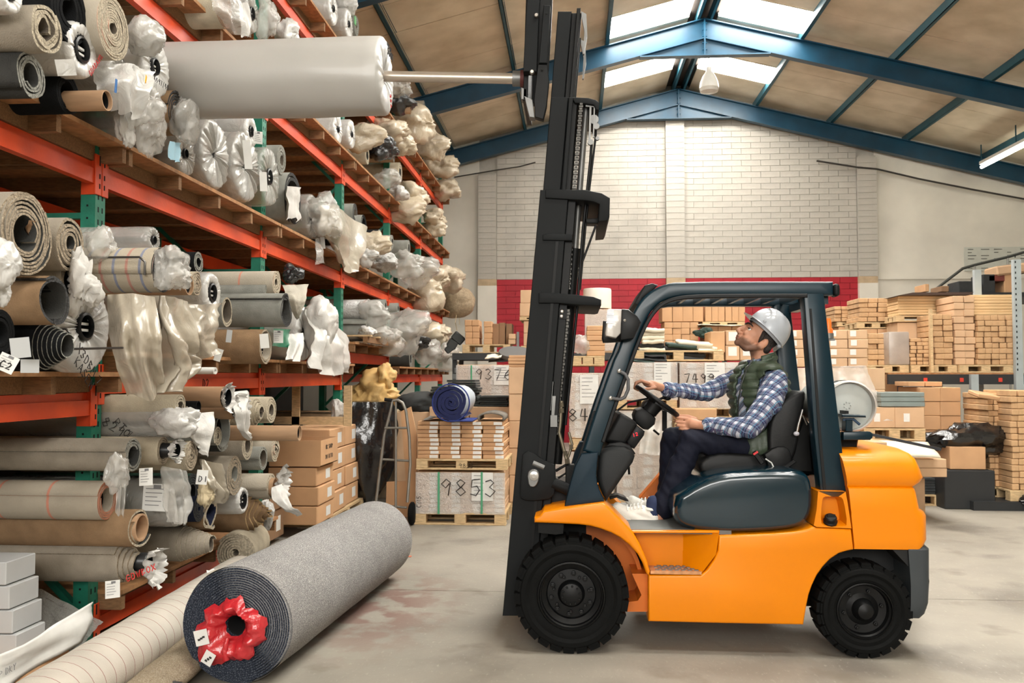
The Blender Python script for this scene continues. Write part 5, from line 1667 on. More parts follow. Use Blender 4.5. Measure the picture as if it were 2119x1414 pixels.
# ---- overhead guard
GP_ = smooth_path([(1223, 938), (1250, 852), (1276, 778), (1302, 705), (1322, 655), (1345, 621), (1380, 602), (1430, 598), (1560, 598), (1722, 598)], 2)
gxz = pp(GP_, 5.3)
hw = [.052 if i < len(gxz) * .3 else .045 if i < len(gxz) * .7 else .042 for i in range(len(gxz))]
for y0, y1, nm in ((5.27, 5.36, 'guard_rail'), (6.07, 6.16, 'guard_rail')):
    b = MB(); b.prism(ribbon(gxz, hw), y0, y1, 0, .016, 3, 'y', None)
    part(b, nm, TEALF, fk, 40)
# groove strip on the near rail's inner edge
b = MB(); b.prism(ribbon([(x + .0, z) for x, z in pp(smooth_path([(1247, 915), (1268, 852), (1293, 782), (1318, 713), (1337, 668), (1362, 634), (1392, 619), (1440, 614), (1560, 613), (1668, 613)], 2), 5.3)], .012), 5.262, 5.32, 0, .005, 1)
part(b, 'seal_strip', DASHD, fk, 40)
c0, c1 = atY(1722, 598, 5.3), atY(1736, 601, 5.3)
for yc in (5.315, 6.115):
    b = MB(); b.box2((c0.x, yc - .05, c0.z - .048), (c1.x, yc + .05, c0.z + .03), 0, .02, 3); part(b, 'rail_end_cap', DASHD, fk, 50)
CP = [(1661, 614), (1669, 606), (1702, 606), (1716, 725), (1737, 900), (1751, 1017), (1695, 1017), (1682, 900), (1672, 760)]
fpart('rear_pillar', TEALF, CP, 5.27, 5.37, .012, 2, 5.3)
b = MB(); b.prism(pp(CP, 5.3), 6.07, 6.17, 0, .012, 2); part(b, 'rear_pillar', TEALF, fk, 40)
fpart('pillar_groove', DASHD, [(1672, 640), (1676, 640), (1696, 900), (1706, 1012), (1700, 1012), (1690, 900)], 5.262, 5.30, 0, 1, 5.3)
# roof bars across and front header
for px in (1360, 1395, 1435, 1475, 1515, 1555, 1595, 1635, 1680):
    q = atY(px, 600 if px > 1380 else 612, 5.3)
    b = MB(); b.bar((q.x, 5.36, q.z), (q.x + .0, 6.08, q.z), .022, .05); part(b, 'roof_bar', TEALF, fk)
b = MB(); h0 = atY(1333, 620, 5.3); b.prism(pp([(1313, 628), (1335, 590), (1350, 586), (1362, 590), (1330, 618), (1322, 634)], 5.3), 5.30, 6.13, 0, .01, 2); part(b, 'front_header', DASHD, fk, 40)
q = atY(1720, 612, 5.3); b = MB(); b.bar((q.x - .03, 5.36, q.z - .02), (q.x - .03, 6.08, q.z - .02), .06, .05); part(b, 'roof_bar', TEALF, fk)
# lower front cover and far one
COV = [(1203, 941), (1239, 937), (1236, 960), (1234, 986), (1237, 1006), (1243, 1023), (1251, 1040), (1168, 1051), (1178, 1010), (1190, 967)]
fpart('pillar_cover', TEALM, COV, 5.24, 5.40, .012, 2, both=True)
fpart('pillar_back', MASTD, [(1192, 965), (1228, 850), (1236, 850), (1206, 940)], 5.30, 5.36, 0, 1, 5.3)
# ---- grab handle
b = MB()
b.tube([atY(1282, 768, 5.23), atY(1294, 775, 5.22), atY(1300, 786, 5.22), atY(1300, 806, 5.22), atY(1293, 822, 5.22), atY(1284, 827, 5.22), atY(1264, 824, 5.23)], .0105, 10)
gh = part(b, 'grab_handle', mat('handle_grey', (78, 78, 80), .5), fk, 60)
for pq in ((1281, 768), (1263, 824)):
    b = MB(); c = atY(*pq, 5.23); b.lathe([(.012, 0), (.012, .012), (.006, .016), (.001, .016)], c, (0, -1, 0), 10); part(b, 'bolt', STEEL, gh, 40)
# ---- lamps on the front pillars
def lamp_pod(y0, dark):
    dy = y0 - 5.17
    b = MB(); b.prism(pp([(1287, 640), (1300, 641), (1318, 655), (1326, 668), (1310, 702), (1283, 705), (1284, 670)], 5.2), y0, y0 + .13, 0, .015, 2)
    o = part(b, 'lamp_housing', BLACK, fk, 40)
    b = MB(); b.prism(pp([(1258, 640), (1287, 641), (1285, 690), (1275, 700), (1253, 696), (1252, 690)], 5.2), y0 + .01, y0 + .12, 0, .012, 2); part(b, 'lamp_lens', LENS, o, 40)
    b = MB()
    for i in range(9):
        zz = atY(1262, 643 + i * 3.2, 5.2).z
        b.box2((atY(1257 - i * .3, 640, 5.2).x - .002, y0 + .005, zz - .003), (atY(1269, 640, 5.2).x, y0 + .012, zz + .003))
    q_ = part(b, 'lens_ribs', STEEL, o); tag(q_, kind='stuff')
    b = MB(); b.prism(pp([(1258, 645), (1270, 645), (1268, 698), (1256, 694)], 5.2), y0 + .03, y0 + .1); part(b, 'reflector', STEEL, o)
    b = MB(); c = atY(1292, 664, 5.2); b.lathe([(.008, -.005), (.008, .006), (.001, .008)], Vector((c.x, y0, c.z)), (0, -1, 0), 8); part(b, 'screw', STEEL, o)
lamp_pod(5.165, False)
b = MB(); b.prism(pp([(1250, 662), (1300, 662), (1300, 706), (1250, 708), (1247, 700)], 5.25), 5.34, 5.44, 0, .012, 2); part(b, 'lamp_housing', BLACK, fk, 40)
b = MB(); b.prism(pp([(1248, 672), (1296, 672), (1296, 706), (1248, 708)], 6.2), 6.12, 6.24, 0, .012, 2); part(b, 'lamp_housing', BLACK, fk, 40)
# ---- dashboard and steering
fpart('dash_console', DASH, [(1239, 936), (1252, 928), (1270, 924), (1292, 926), (1307, 933), (1314, 944), (1310, 957), (1298, 974), (1255, 1038), (1246, 1022), (1239, 1004), (1236, 985)], 5.37, 6.07, .03, 3, 5.38)
fpart('dash_hump', DASHD, [(1248, 928), (1262, 918), (1285, 915), (1304, 922), (1316, 940), (1311, 944), (1292, 929), (1268, 926)], 5.42, 6.02, .02, 2, 5.4)
fpart('instrument_pod', DASHD, [(1250, 913), (1254, 904), (1279, 858), (1286, 856), (1316, 874), (1319, 880), (1296, 918), (1290, 921), (1258, 917)], 5.45, 5.98, .03, 3, 5.45)
fpart('display_panel', BLACK, [(1296, 915), (1318, 880), (1336, 894), (1334, 903), (1314, 931), (1306, 928)], 5.5, 5.93, .015, 2, 5.45)
b = MB()
nn = (atY(1320, 905, 5.497) - atY(1309, 905, 5.497)); stroke_text('12', atY(1310, 905, 5.495), (1, 0, .35), (-.2, 0, 1), .02, .0015, 'display_digits', emis('red_digits', (220, 30, 40), 1.5), fk)
fpart('steering_column', DASHD, [(1316, 876), (1313, 862), (1318, 850), (1330, 846), (1345, 850), (1360, 868), (1358, 880), (1344, 892), (1334, 891)], 5.68, 5.88, .02, 2, 5.6)
fpart('column_switch', BLACK, [(1332, 844), (1336, 834), (1344, 829), (1360, 836), (1362, 842), (1352, 850)], 5.70, 5.86, .015, 2, 5.6)
fpart('column_stem', BLACK, [(1340, 850), (1362, 832), (1375, 850), (1358, 866)], 5.74, 5.82, .01, 2, 5.6)
# steering wheel: torus whose axis lies in the x-z plane
Yc = 5.72
s0, s1 = atY(1319, 801, Yc), atY(1401, 860, Yc)
sc_ = (s0 + s1) / 2
SW_R = (s1 - s0).length / 2
u1 = (s1 - s0).normalized(); u2 = Vector((0, 1, 0)); sax = u2.cross(u1).normalized()
if sax.z < 0: sax = -sax
b = MB(); b.tube([sc_ + u1 * SW_R * cos(2 * pi * k / 40) + u2 * SW_R * sin(2 * pi * k / 40) for k in range(40)] + [sc_ + u1 * SW_R], .0155, 10)
swo = part(b, 'steering_wheel', BLACK, fk, 60)
for a in (0, 2 * pi / 3, 4 * pi / 3):
    b = MB(); b.bar(sc_ - sax * .03, sc_ + (u1 * cos(a) + u2 * sin(a)) * SW_R * .98, .035, .014, up=sax); part(b, 'spoke', BLACK, swo)
b = MB(); b.lathe([(.05, -.09), (.055, -.02), (.04, -.008), (.001, -.006)], sc_, sax, 18, cap0=True); part(b, 'hub', DASHD, swo, 40)
# levers
for i in range(3):
    yy = 5.9 + .05 * i
    b = MB(); a = atY(1362, 842, 5.7); e = atY(1385, 828, 5.7)
    b.tube([(a.x - .12, yy, a.z - .03), (e.x - .01, yy, e.z + .01)], .006, 6)
    lv = part(b, 'control_lever', MASTD, fk, 60)
    b = MB(); b.ellip((e.x + .01, yy, e.z + .01), (.025, .02, .02)); part(b, 'lever_knob', BLACK, lv, 60)
b = MB(); b.tube([atY(1268, 872, 5.9), atY(1280, 848, 5.9), atY(1300, 833, 5.9), atY(1345, 824, 5.9)], .007, 8); part(b, 'cable_hose', BLACK, fk, 60)
b = MB(); b.bar(atY(1375, 850, 6.0), atY(1375, 892, 6.0), .03, .035, up=(0, 1, 0)); part(b, 'far_grab_post', MASTD, fk)
b = MB(); b.tube([atY(1352, 890, 5.8), atY(1364, 900, 5.8)], .008, 6); part(b, 'tilt_lever', MASTD, fk)
b = MB(); b.tube([atY(1301, 966, 5.5), atY(1302, 982, 5.5)], .008, 6); part(b, 'ignition_key', BLACK, fk)
# pedals and far side yellow frame
fpart('pedal', BLACK, [(1262, 1034), (1280, 1030), (1296, 1036), (1304, 1044), (1296, 1043), (1278, 1036), (1264, 1040)], 5.62, 5.74, .005, 1, 5.5)
fpart('far_step_frame', FORK_OD, [(1328, 1040), (1376, 984), (1382, 990), (1382, 1045)], 6.1, 6.2, .004, 1, 5.9)
# ---- seat
fpart('seat_cushion', SEATB, smooth_path([(1452, 978), (1448, 962), (1462, 948), (1500, 938), (1560, 942), (1610, 948), (1616, 966), (1605, 982), (1540, 985), (1470, 984), (1452, 978)], 1)[:-1], 5.52, 6.05, .04, 3, 5.5, None)
fpart('seat_back', SEATB, smooth_path([(1592, 944), (1590, 900), (1596, 865), (1618, 832), (1648, 812), (1664, 808), (1669, 818), (1662, 850), (1656, 900), (1645, 950), (1628, 962), (1604, 958), (1592, 944)], 1)[:-1], 5.5, 6.07, .05, 3, 5.5, None)
fpart('hip_restraint', SEATB, smooth_path([(1580, 940), (1602, 924), (1626, 924), (1637, 940), (1634, 966), (1618, 974), (1590, 974), (1580, 940)], 1)[:-1], 5.47, 5.53, .015, 2, 5.5, None)
fpart('seat_base', DASHD, [(1452, 984), (1640, 984), (1650, 1000), (1450, 1000)], 5.5, 6.06, .01, 1, 5.5)
b = MB(); b.bar(atY(1560, 935, 5.44), atY(1578, 960, 5.44), .03, .022, up=(0, 1, 0), bev=.005); bk_ = part(b, 'belt_buckle', BLACK, fk)
b = MB(); b.bar(atY(1559, 941, 5.428), atY(1568, 935, 5.428), .012, .008, up=(0, 1, 0)); part(b, 'red_button', mat('red_button', (206, 48, 52), .4), bk_)
b = MB(); b.tube([atY(1584, 950, 5.44), atY(1596, 958, 5.44), atY(1603, 972, 5.44)], .005, 6); part(b, 'belt_wire', PAPER, fk, 60)
b = MB(); b.tube([atY(1661, 848, 5.45), atY(1652, 880, 5.45), atY(1648, 900, 5.45)], .008, 8); b.tube([atY(1661, 860, 5.45), atY(1670, 880, 5.45)], .004, 6); part(b, 'recline_lever', STEEL, fk, 60)
b = MB(); b.ellip(atY(1648, 898, 5.45), (.018, .018, .014)); part(b, 'lever_knob', mat('pale_knob', (190, 188, 196), .4), fk, 60)
fpart('rear_shroud', MASTD, [(1612, 980), (1650, 900), (1668, 860), (1682, 880), (1692, 985)], 5.55, 6.05, .02, 1, 5.5)
fpart('rear_guard_plate', BLACK, [(1600, 975), (1640, 950), (1646, 955), (1612, 979)], 5.46, 5.54, .004, 1, 5.5)
# ---- gas bottle on the tail
gc = atY(1757, 841, 5.45)
gr = .158
b = MB(); b.lathe([(gr * .96, .0), (gr, -.01), (gr, .02), (gr * .93, .03), (gr * .9, -.02)], gc, (0, -1, 0), 40)
GASG = mat('gas_bottle_grey', (176, 180, 176), .45, 0, .18, 5, .05, 20)
gb = part(b, 'gas_bottle_collar', mat('worn_collar', (196, 192, 186), .5, 0, .25, 9), fk, 40)
b = MB(); b.lathe([(gr * .93, .0), (gr * .9, .012), (gr * .6, .02), (.001, .022)], gc + Vector((0, .03, 0)), (0, -1, 0), 36)
b.lathe([(gr * .955, -.62), (gr * .965, -.5), (gr * .965, -.02), (gr * .9, -.0)], gc, (0, -1, 0), 36, cap0=True)
part(b, 'gas_bottle', GASG, fk, 40)
b = MB(); b.lathe([(gr * 1.01, -.14), (gr * 1.01, -.1), (gr * .99, -.1), (gr * .99, -.14)], gc, (0, -1, 0), 36); part(b, 'bottle_strap', MASTD, fk, 40)
for k in range(7):
    b = MB(); a = 2 * pi * k / 7; b.ellip(gc + Vector((-.008 + .02 * cos(a), .005, .005 + .02 * sin(a))), (.005, .004, .005), nu=8, nv=6); part(b, 'stud', GASG, fk, 60)
fpart('bottle_latch_plate', TEALF, [(1732, 856), (1780, 858), (1781, 863), (1732, 862)], 5.30, 5.42, .003, 1, 5.4)
fpart('bottle_bracket', TEALF, [(1744, 868), (1758, 868), (1758, 892), (1744, 892)], 5.34, 5.42, .003, 1, 5.4)
fpart('bottle_swing_arm', TEALF, [(1737, 893), (1792, 892), (1797, 896), (1797, 904), (1792, 909), (1737, 909)], 5.32, 5.37, .006, 2, 5.4)
b = MB(); b.tube([atY(1744, 869, 5.36), atY(1766, 868, 5.35), atY(1779, 879, 5.35)], .008, 8); part(b, 'gas_hose', mat('blue_hose', (40, 66, 92), .5), fk, 60)
b = MB(); b.box2(*(lambda a, c_: (Vector((a.x, 5.36, c_.z)), Vector((c_.x, 5.46, a.z))))(atY(1744, 850, 5.4), atY(1752, 856, 5.4))); part(b, 'valve', BLACK, fk)
fpart('bottle_cradle', MASTD, [(1700, 905), (1790, 905), (1785, 930), (1700, 940)], 5.5, 6.0, .01, 1, 5.4)
# ---- beacon
bc = atY(1714, 690, 5.95)
b = MB(); b.lathe([(.03, .0), (.03, .03), (.022, .034), (.02, .085), (.014, .1), (.001, .1)], bc, (0, 0, 1), 20, cap0=True); part(b, 'beacon', AMBER, fk, 40)
b = MB(); b.lathe([(.034, -.035), (.034, 0), (.001, 0)], bc, (0, 0, 1), 18, cap0=True); b.box2(bc + Vector((-.12, -.012, -.05)), bc + Vector((.04, .012, -.034))); part(b, 'beacon_base', STEELD, fk, 40)

# ================================================================== mast
M0, M1 = 5.42, 6.14
def mrail(name, pts, y0, y1, m=MASTB, bev=.004, both=True):
    b = MB(); b.prism(pp(pts, M0), y0, y1, 0, bev, 1); o = part(b, name, m, fk, 30)
    if both:
        b = MB(); b.prism(pp(pts, M0), M0 + M1 - y1, M0 + M1 - y0, 0, bev, 1); part(b, name, m, fk, 30)
    return o
mrail('outer_mast_rail', [(1118, 393), (1177, 393), (1103, 1275), (1040, 1275)], 5.42, 5.47)
mrail('outer_mast_web', [(1177, 393), (1194, 393), (1124, 1240), (1103, 1275)], 5.45, 5.50, MASTD)
mrail('outer_mast_flange', [(1150, 500), (1156, 500), (1100, 1180), (1094, 1180)], 5.414, 5.42, MASTD, 0, False)
mrail('middle_mast_rail', [(1140, 195), (1176, 195), (1098, 1120), (1062, 1120)], 5.475, 5.52)
mrail('middle_mast_flange', [(1176, 195), (1196, 197), (1140, 900), (1116, 900)], 5.50, 5.54, MASTD)
mrail('middle_mast_strip', [(1177, 198), (1186, 198), (1171, 392), (1162, 392)], 5.455, 5.50, MASTB)
mrail('inner_mast_rail', [(1154, 9), (1183, 9), (1120, 760), (1092, 760)], 5.525, 5.57)
mrail('inner_mast_flange', [(1183, 9), (1204, 9), (1152, 640), (1131, 640)], 5.55, 5.60, MASTD)
mrail('inner_mast_strip', [(1194, 5), (1202, 5), (1186, 195), (1178, 195)], 5.50, 5.55, MASTD)
mrail('inner_mast_guard', [(1203, 8), (1214, 14), (1216, 60), (1210, 98), (1207, 98), (1210, 50), (1204, 20)], 5.53, 5.56, STEELD, .0)
# cross members
def cross(name, pts, y0=5.40, y1=6.16, m=MASTB):
    b = MB(); b.prism(pp(pts, M0), y0, y1, 0, .008, 2); return part(b, name, m, fk, 35)
cross('mast_cross_member', [(1182, 195), (1218, 197), (1233, 201), (1240, 206), (1240, 222), (1234, 222), (1229, 212), (1210, 209), (1190, 208)], 5.47, 6.09)
cross('mast_cross_member', [(1129, 393), (1210, 394), (1245, 401), (1262, 411), (1261, 450), (1257, 458), (1238, 460), (1240, 424), (1229, 419), (1210, 416), (1129, 411)])
cross('mast_cross_member', [(1115, 607), (1123, 605), (1195, 611), (1228, 615), (1244, 621), (1244, 632), (1236, 634), (1198, 632), (1151, 628), (1115, 628)])
cross('mast_stop_block', [(1123, 487), (1139, 483), (1185, 486), (1184, 499), (1123, 498)], 5.405, 5.5)
cross('mast_cylinder_clamp', [(1212, 448), (1240, 446), (1240, 458), (1214, 457)], 5.5, 5.62, MASTD)
cross('mast_bottom_plate', [(1055, 1180), (1110, 1180), (1103, 1262), (1050, 1262)], 5.47, 6.09, MASTD)
cross('mast_tie', [(1128, 1010), (1180, 1010), (1180, 1070), (1120, 1070)], 5.5, 6.05, MASTD)
b = MB(); b.tube([atY(1233, 466, 5.45), atY(1230, 475, 5.45), atY(1206, 540, 5.45)], .007, 8); part(b, 'lock_cable', BLACK, fk, 60)
b = MB(); b.tube([atY(1213, 222, 5.58), atY(1197, 420, 5.58), atY(1190, 520, 5.58)], .021, 14); part(b, 'lift_piston', STEELD, fk, 60)
b = MB(); b.tube([atY(1190, 515, 5.58), atY(1152, 960, 5.58)], .034, 14); part(b, 'lift_cylinder', MASTD, fk, 60)
b = MB(); b.tube([atY(1213, 222, 5.98), atY(1190, 520, 5.98)], .021, 14); part(b, 'lift_piston', STEELD, fk, 60)
b = MB(); b.tube([atY(1190, 515, 5.98), atY(1152, 960, 5.98)], .034, 14); part(b, 'lift_cylinder', MASTD, fk, 60)
b = MB(); b.tube([atY(1224, 300, 5.52), atY(1222, 330, 5.52), atY(1206, 480, 5.52), atY(1194, 640, 5.52), atY(1178, 800, 5.52), atY(1170, 880, 5.52)], .009, 8); part(b, 'hydraulic_hose', BLACK, fk, 60)
b = MB(); b.tube([atY(1234, 235, 5.54), atY(1233, 280, 5.54), atY(1216, 420, 5.54), atY(1200, 600, 5.54)], .007, 8); part(b, 'hydraulic_hose', BLACK, fk, 60)
# chains
def chain(a, c, n, y):
    b = MB()
    for k in range(n):
        t = (k + .5) / n
        px_, py_ = a[0] + (c[0] - a[0]) * t, a[1] + (c[1] - a[1]) * t
        q = atY(px_, py_, y)
        b.box(q, (.026 if k % 2 else .018, .03, abs(atY(*a, y).z - atY(*c, y).z) / n * .8))
    o = part(b, 'lift_chain', mat('oiled_chain', (70, 68, 64), .4, .7, .3, 30), fk); tag(o, kind='stuff')
chain((1203, 214), (1188, 392), 36, 5.485)
chain((1186, 420), (1176, 600), 36, 5.485)
chain((1176, 640), (1150, 900), 40, 5.49)
# sheave cluster at the middle stage top
for (px, py, r_, yy) in ((1229, 248, .03, 5.52), (1234, 262, .02, 5.5), (1222, 295, .018, 5.5), (1236, 287, .012, 5.49)):
    b = MB(); c = atY(px, py, yy); b.lathe([(r_ * .3, .012), (r_, .012), (r_ * .85, 0), (r_, -.012), (r_ * .3, -.012)], c, (0, -1, 0), 16, cap0=True, cap1=True); part(b, 'hose_sheave', STEELD, fk, 40)
b = MB()
b.bar(atY(1222, 222, 5.5), atY(1220, 292, 5.5), .012, .012, up=(0, 1, 0)); b.bar(atY(1230, 219, 5.5), atY(1228, 285, 5.5), .008, .02, up=(0, 1, 0)); b.bar(atY(1212, 219, 5.5), atY(1230, 220, 5.5), .012, .012, up=(0, 1, 0))
tag(part(b, 'sheave_frame', STEELD, fk), kind='stuff')
for px, py in ((1163, 645), (1162, 655)):
    b = MB(); c = atY(px, py, 5.44); b.lathe([(.011, 0), (.011, .012), (.006, .014), (.001, .014)], c, (0, -1, 0), 8); part(b, 'bolt', STEEL, fk, 40)
b = MB(); b.prism(pp([(1157, 637), (1174, 638), (1172, 660), (1157, 660)], M0), 5.44, 5.46); part(b, 'bolt_plate', MASTD, fk)
# hydraulic pipes, lower right of the mast
PIPE = mat('dull_brass_pipe', (136, 126, 108), .4, .7, .1, 6)
b = MB(); b.tube([atY(1162, 830, 5.48), atY(1160, 870, 5.48), atY(1157, 895, 5.48), atY(1168, 935, 5.48), atY(1172, 950, 5.48)], .011, 10); part(b, 'hydraulic_pipe', PIPE, fk, 60)
b = MB(); b.tube([atY(1177, 895, 5.5), atY(1184, 920, 5.5), atY(1178, 940, 5.5), atY(1172, 955, 5.5)], .009, 10); part(b, 'hydraulic_pipe', PIPE, fk, 60)
for px, py, r_ in ((1161, 838, .018), (1161, 850, .02), (1170, 938, .016), (1174, 955, .018), (1182, 925, .014)):
    b = MB(); c = atY(px, py, 5.48); b.lathe([(r_, -.014), (r_, .014), (.001, .014)], c, (-.1, 0, 1), 6, cap0=True); part(b, 'pipe_union', PIPE, fk, 40)
b = MB(); b.prism(pp([(1139, 860), (1153, 860), (1153, 884), (1139, 884)], M0), 5.43, 5.45); part(b, 'pipe_clamp', STEELD, fk)
b = MB(); b.prism(pp([(1140, 790), (1147, 790), (1143, 850), (1137, 850)], M0), 5.45, 5.46); b.prism(pp([(1143, 820), (1150, 820), (1147, 860), (1141, 860)], M0), 5.44, 5.45); tag(part(b, 'roller_strip', STEELD, fk), kind='stuff')
# tilt cylinder bracket
TB = smooth_path([(1082, 940), (1092, 932), (1108, 938), (1122, 950), (1140, 958), (1150, 962), (1150, 1000), (1146, 1030), (1110, 1036), (1080, 1034), (1076, 1020), (1082, 940)], 1)[:-1]
b = MB(); b.prism(pp(TB, M0), 5.385, 5.42, 0, .008, 2); tb = part(b, 'tilt_bracket', MASTB, fk, 35)
b = MB(); b.prism(pp(smooth_path([(1092, 985), (1094, 974), (1104, 970), (1114, 974), (1117, 984), (1113, 1000), (1106, 1008), (1095, 1006), (1092, 985)], 1)[:-1], 5.38), 5.355, 5.385, 0, .004, 1); part(b, 'pivot_lug', STEELD, tb, 35)
b = MB(); c = atY(1105, 985, 5.35); b.lathe([(.028, 0), (.028, .01), (.012, .012), (.012, .02), (.001, .02)], c, (0, -1, 0), 16); part(b, 'pivot_pin', STEEL, tb, 40)
b = MB(); b.tube([atY(1121, 988, 5.41), atY(1148, 1001, 5.41)], .018, 14); part(b, 'tilt_rod', STEEL, fk, 60)
b = MB(); b.tube([atY(1144, 1000, 5.41), atY(1182, 1016, 5.41)], .036, 16); part(b, 'tilt_cylinder', MASTB, fk, 60)
b = MB(); b.tube([atY(1103, 958, 5.40), atY(1126, 968, 5.40)], .022, 14); part(b, 'grease_boss', STEELD, fk, 60)
b = MB(); b.tube([atY(1150, 975, 5.5), atY(1175, 960, 5.5), atY(1188, 968, 5.5), atY(1192, 990, 5.5)], .009, 8); b.tube([atY(1155, 990, 5.5), atY(1178, 975, 5.5), atY(1186, 985, 5.5)], .007, 8); tag(part(b, 'loom_hoses', MASTD, fk, 60), kind='stuff')
b = MB(); b.box2(atY(1170, 968, 5.5) - Vector((.0, .03, .1)), atY(1190, 968, 5.5) + Vector((0, .05, .02)), 0, .006); part(b, 'valve_block', MASTD, fk)
# carriage and boom
def carr(name, pts, y0, y1, m=MASTB, bev=.004):
    b = MB(); b.prism(pp(pts, 5.5), y0, y1, 0, bev, 1); return part(b, name, m, fk, 30)
ca = carr('carriage_plate', [(1098, -60), (1120, -60), (1112, 157), (1084, 157), (1090, 36)], 5.42, 5.5)
carr('carriage_plate', [(1098, -60), (1120, -60), (1112, 157), (1084, 157), (1090, 36)], 6.06, 6.14)
carr('carriage_side', [(1120, -60), (1146, -60), (1141, 60), (1134, 170), (1110, 170)], 5.46, 5.52, MASTD)
carr('carriage_arm', [(1126, 24), (1140, 24), (1139, 40), (1133, 142), (1116, 142)], 5.40, 5.46)
carr('carriage_link', [(1114, 142), (1133, 142), (1137, 175), (1132, 226), (1125, 255), (1108, 250), (1106, 215)], 5.42, 5.48, MASTD)
carr('carriage_foot', [(1086, 205), (1103, 212), (1108, 250), (1096, 248), (1090, 225)], 5.44, 5.52, STEELD)
carr('carriage_stop', [(1078, 180), (1090, 184), (1090, 206), (1078, 206)], 5.5, 5.58, STEELD)
carr('carriage_face', [(1090, -60), (1100, -60), (1092, 208), (1082, 208)], 5.5, 6.06, MASTD)
for px, py in ((1110, 33), (1101, 150)):
    b = MB(); c = atY(px, py, 5.415); b.lathe([(.016, 0), (.016, .012), (.01, .02), (.001, .02)], c, (0, -1, 0), 10); part(b, 'bolt', STEEL, ca, 40)
for px, py in ((1131, 27), (1121, 143)):
    b = MB(); c = atY(px, py, 5.398); b.lathe([(.008, 0), (.008, .004), (.001, .004)], c, (0, -1, 0), 10); part(b, 'pin_hole', SLOT, ca, 40)
YC = 5.78
bo0, bo1 = atY(795, 158, YC), atY(1084, 163, YC)
bdir = (bo1 - bo0).normalized()
b = MB(); b.tube([bo0 - bdir * .5, bo1], .036, 20); boom = part(b, 'carpet_boom', mat('boom_steel', (190, 178, 164), .3, .75, .1, 4, stretch=(1, 20, 20)), fk, 60)
b = MB(); b.tube([bo1 - bdir * .075, bo1 - bdir * .02], .052, 20); part(b, 'boom_socket', STEELD, boom, 50)
b = MB(); b.tube([bo1 - bdir * .022, bo1 + bdir * .03], .058, 20); part(b, 'boom_collar', mat('rusty_red_collar', (96, 48, 44), .6, .2, .3, 20), boom, 50)

# ================================================================== lifted roll (a thing of its own)
LIFT = mat('lifted_roll_wrap', (172, 170, 165), .42, 0, .05, 2.2, .08, 9, coat=.15)
lr = roll('large pale wrapped carpet roll carried on the forklift boom', 0, 0, 0, 0, 'wrap', at=bo0 + bdir * .01, R=.262, L=2.05, body=LIFT, core=.15, pleat=.9, plug=False, group='carpet roll on the forklift', name='carpet_roll')
stroke_text('SGHT', lr.location + Vector((.035, -.1, .12)), (0, 1, 0), (0, 0, 1), .05, .003, 'printed_text', INK, lr)
stroke_text('MADE IN', lr.location + Vector((.035, -.12, .17)), (0, 1, 0), (0, 0, 1), .022, .002, 'printed_text', INK, lr)
stroke_text('GDA', lr.location + Vector((.035, -.02, -.13)), (0, .3, -1), (0, 1, .3), .035, .0025, 'red_print', INKRED, lr)
# ================================================================== driver
def mix_node(nt, fac, a, col):
    mx = nt.nodes.new('ShaderNodeMix'); mx.data_type = 'RGBA'
    if isinstance(fac, float): mx.inputs[0].default_value = fac
    else: nt.links.new(fac, mx.inputs[0])
    if isinstance(a, tuple): mx.inputs[6].default_value = a
    else: nt.links.new(a, mx.inputs[6])
    if isinstance(col, tuple): mx.inputs[7].default_value = col
    else: nt.links.new(col, mx.inputs[7])
    return mx.outputs[2]


def plaid(name, ang, period=.058):
    m = mat(name, (226, 226, 228), .8, 0, 0, 1, .12, 180, spec=.2)
    nt = m.node_tree
    b = nt.nodes['Principled BSDF']
    tc = [n for n in nt.nodes if n.type == 'TEX_COORD'][0]
    sp = nt.nodes.new('ShaderNodeSeparateXYZ'); nt.links.new(tc.outputs['Object'], sp.inputs[0])
    def lin(cx_, cy_, cz_):
        o = None
        for k, s in (('X', cx_), ('Y', cy_), ('Z', cz_)):
            n = nt.nodes.new('ShaderNodeMath'); n.operation = 'MULTIPLY_ADD'; n.inputs[1].default_value = s / period
            nt.links.new(sp.outputs[k], n.inputs[0])
            if o is None: n.inputs[2].default_value = 50.0
            else: nt.links.new(o, n.inputs[2])
            o = n.outputs[0]
        return o
    def band(src, lo, hi):
        f = nt.nodes.new('ShaderNodeMath'); f.operation = 'FRACT'; nt.links.new(src, f.inputs[0])
        a = nt.nodes.new('ShaderNodeMath'); a.operation = 'GREATER_THAN'; a.inputs[1].default_value = lo; nt.links.new(f.outputs[0], a.inputs[0])
        c = nt.nodes.new('ShaderNodeMath'); c.operation = 'LESS_THAN'; c.inputs[1].default_value = hi; nt.links.new(f.outputs[0], c.inputs[0])
        g = nt.nodes.new('ShaderNodeMath'); g.operation = 'MULTIPLY'; nt.links.new(a.outputs[0], g.inputs[0]); nt.links.new(c.outputs[0], g.inputs[1])
        h = nt.nodes.new('ShaderNodeMath'); h.operation = 'MULTIPLY'; h.inputs[1].default_value = .78; nt.links.new(g.outputs[0], h.inputs[0])
        return h.outputs[0]
    u = lin(cos(ang), .5, sin(ang)); v = lin(-sin(ang), .8, cos(ang))
    c = srgb(200, 203, 214)
    c = mix_node(nt, band(u, .02, .5), c, srgb(42, 52, 92))
    c = mix_node(nt, band(v, .02, .5), c, srgb(36, 44, 82))
    c = mix_node(nt, band(u, .52, .62), c, srgb(80, 60, 104))
    c = mix_node(nt, band(v, .52, .62), c, srgb(60, 130, 160))
    c = mix_node(nt, band(u, .24, .28), c, srgb(150, 160, 196))
    c = mix_node(nt, band(v, .24, .28), c, srgb(120, 160, 190))
    nt.links.new(c, b.inputs['Base Color'])
    return m


def P(px, py, y): return atY(px, py, y)


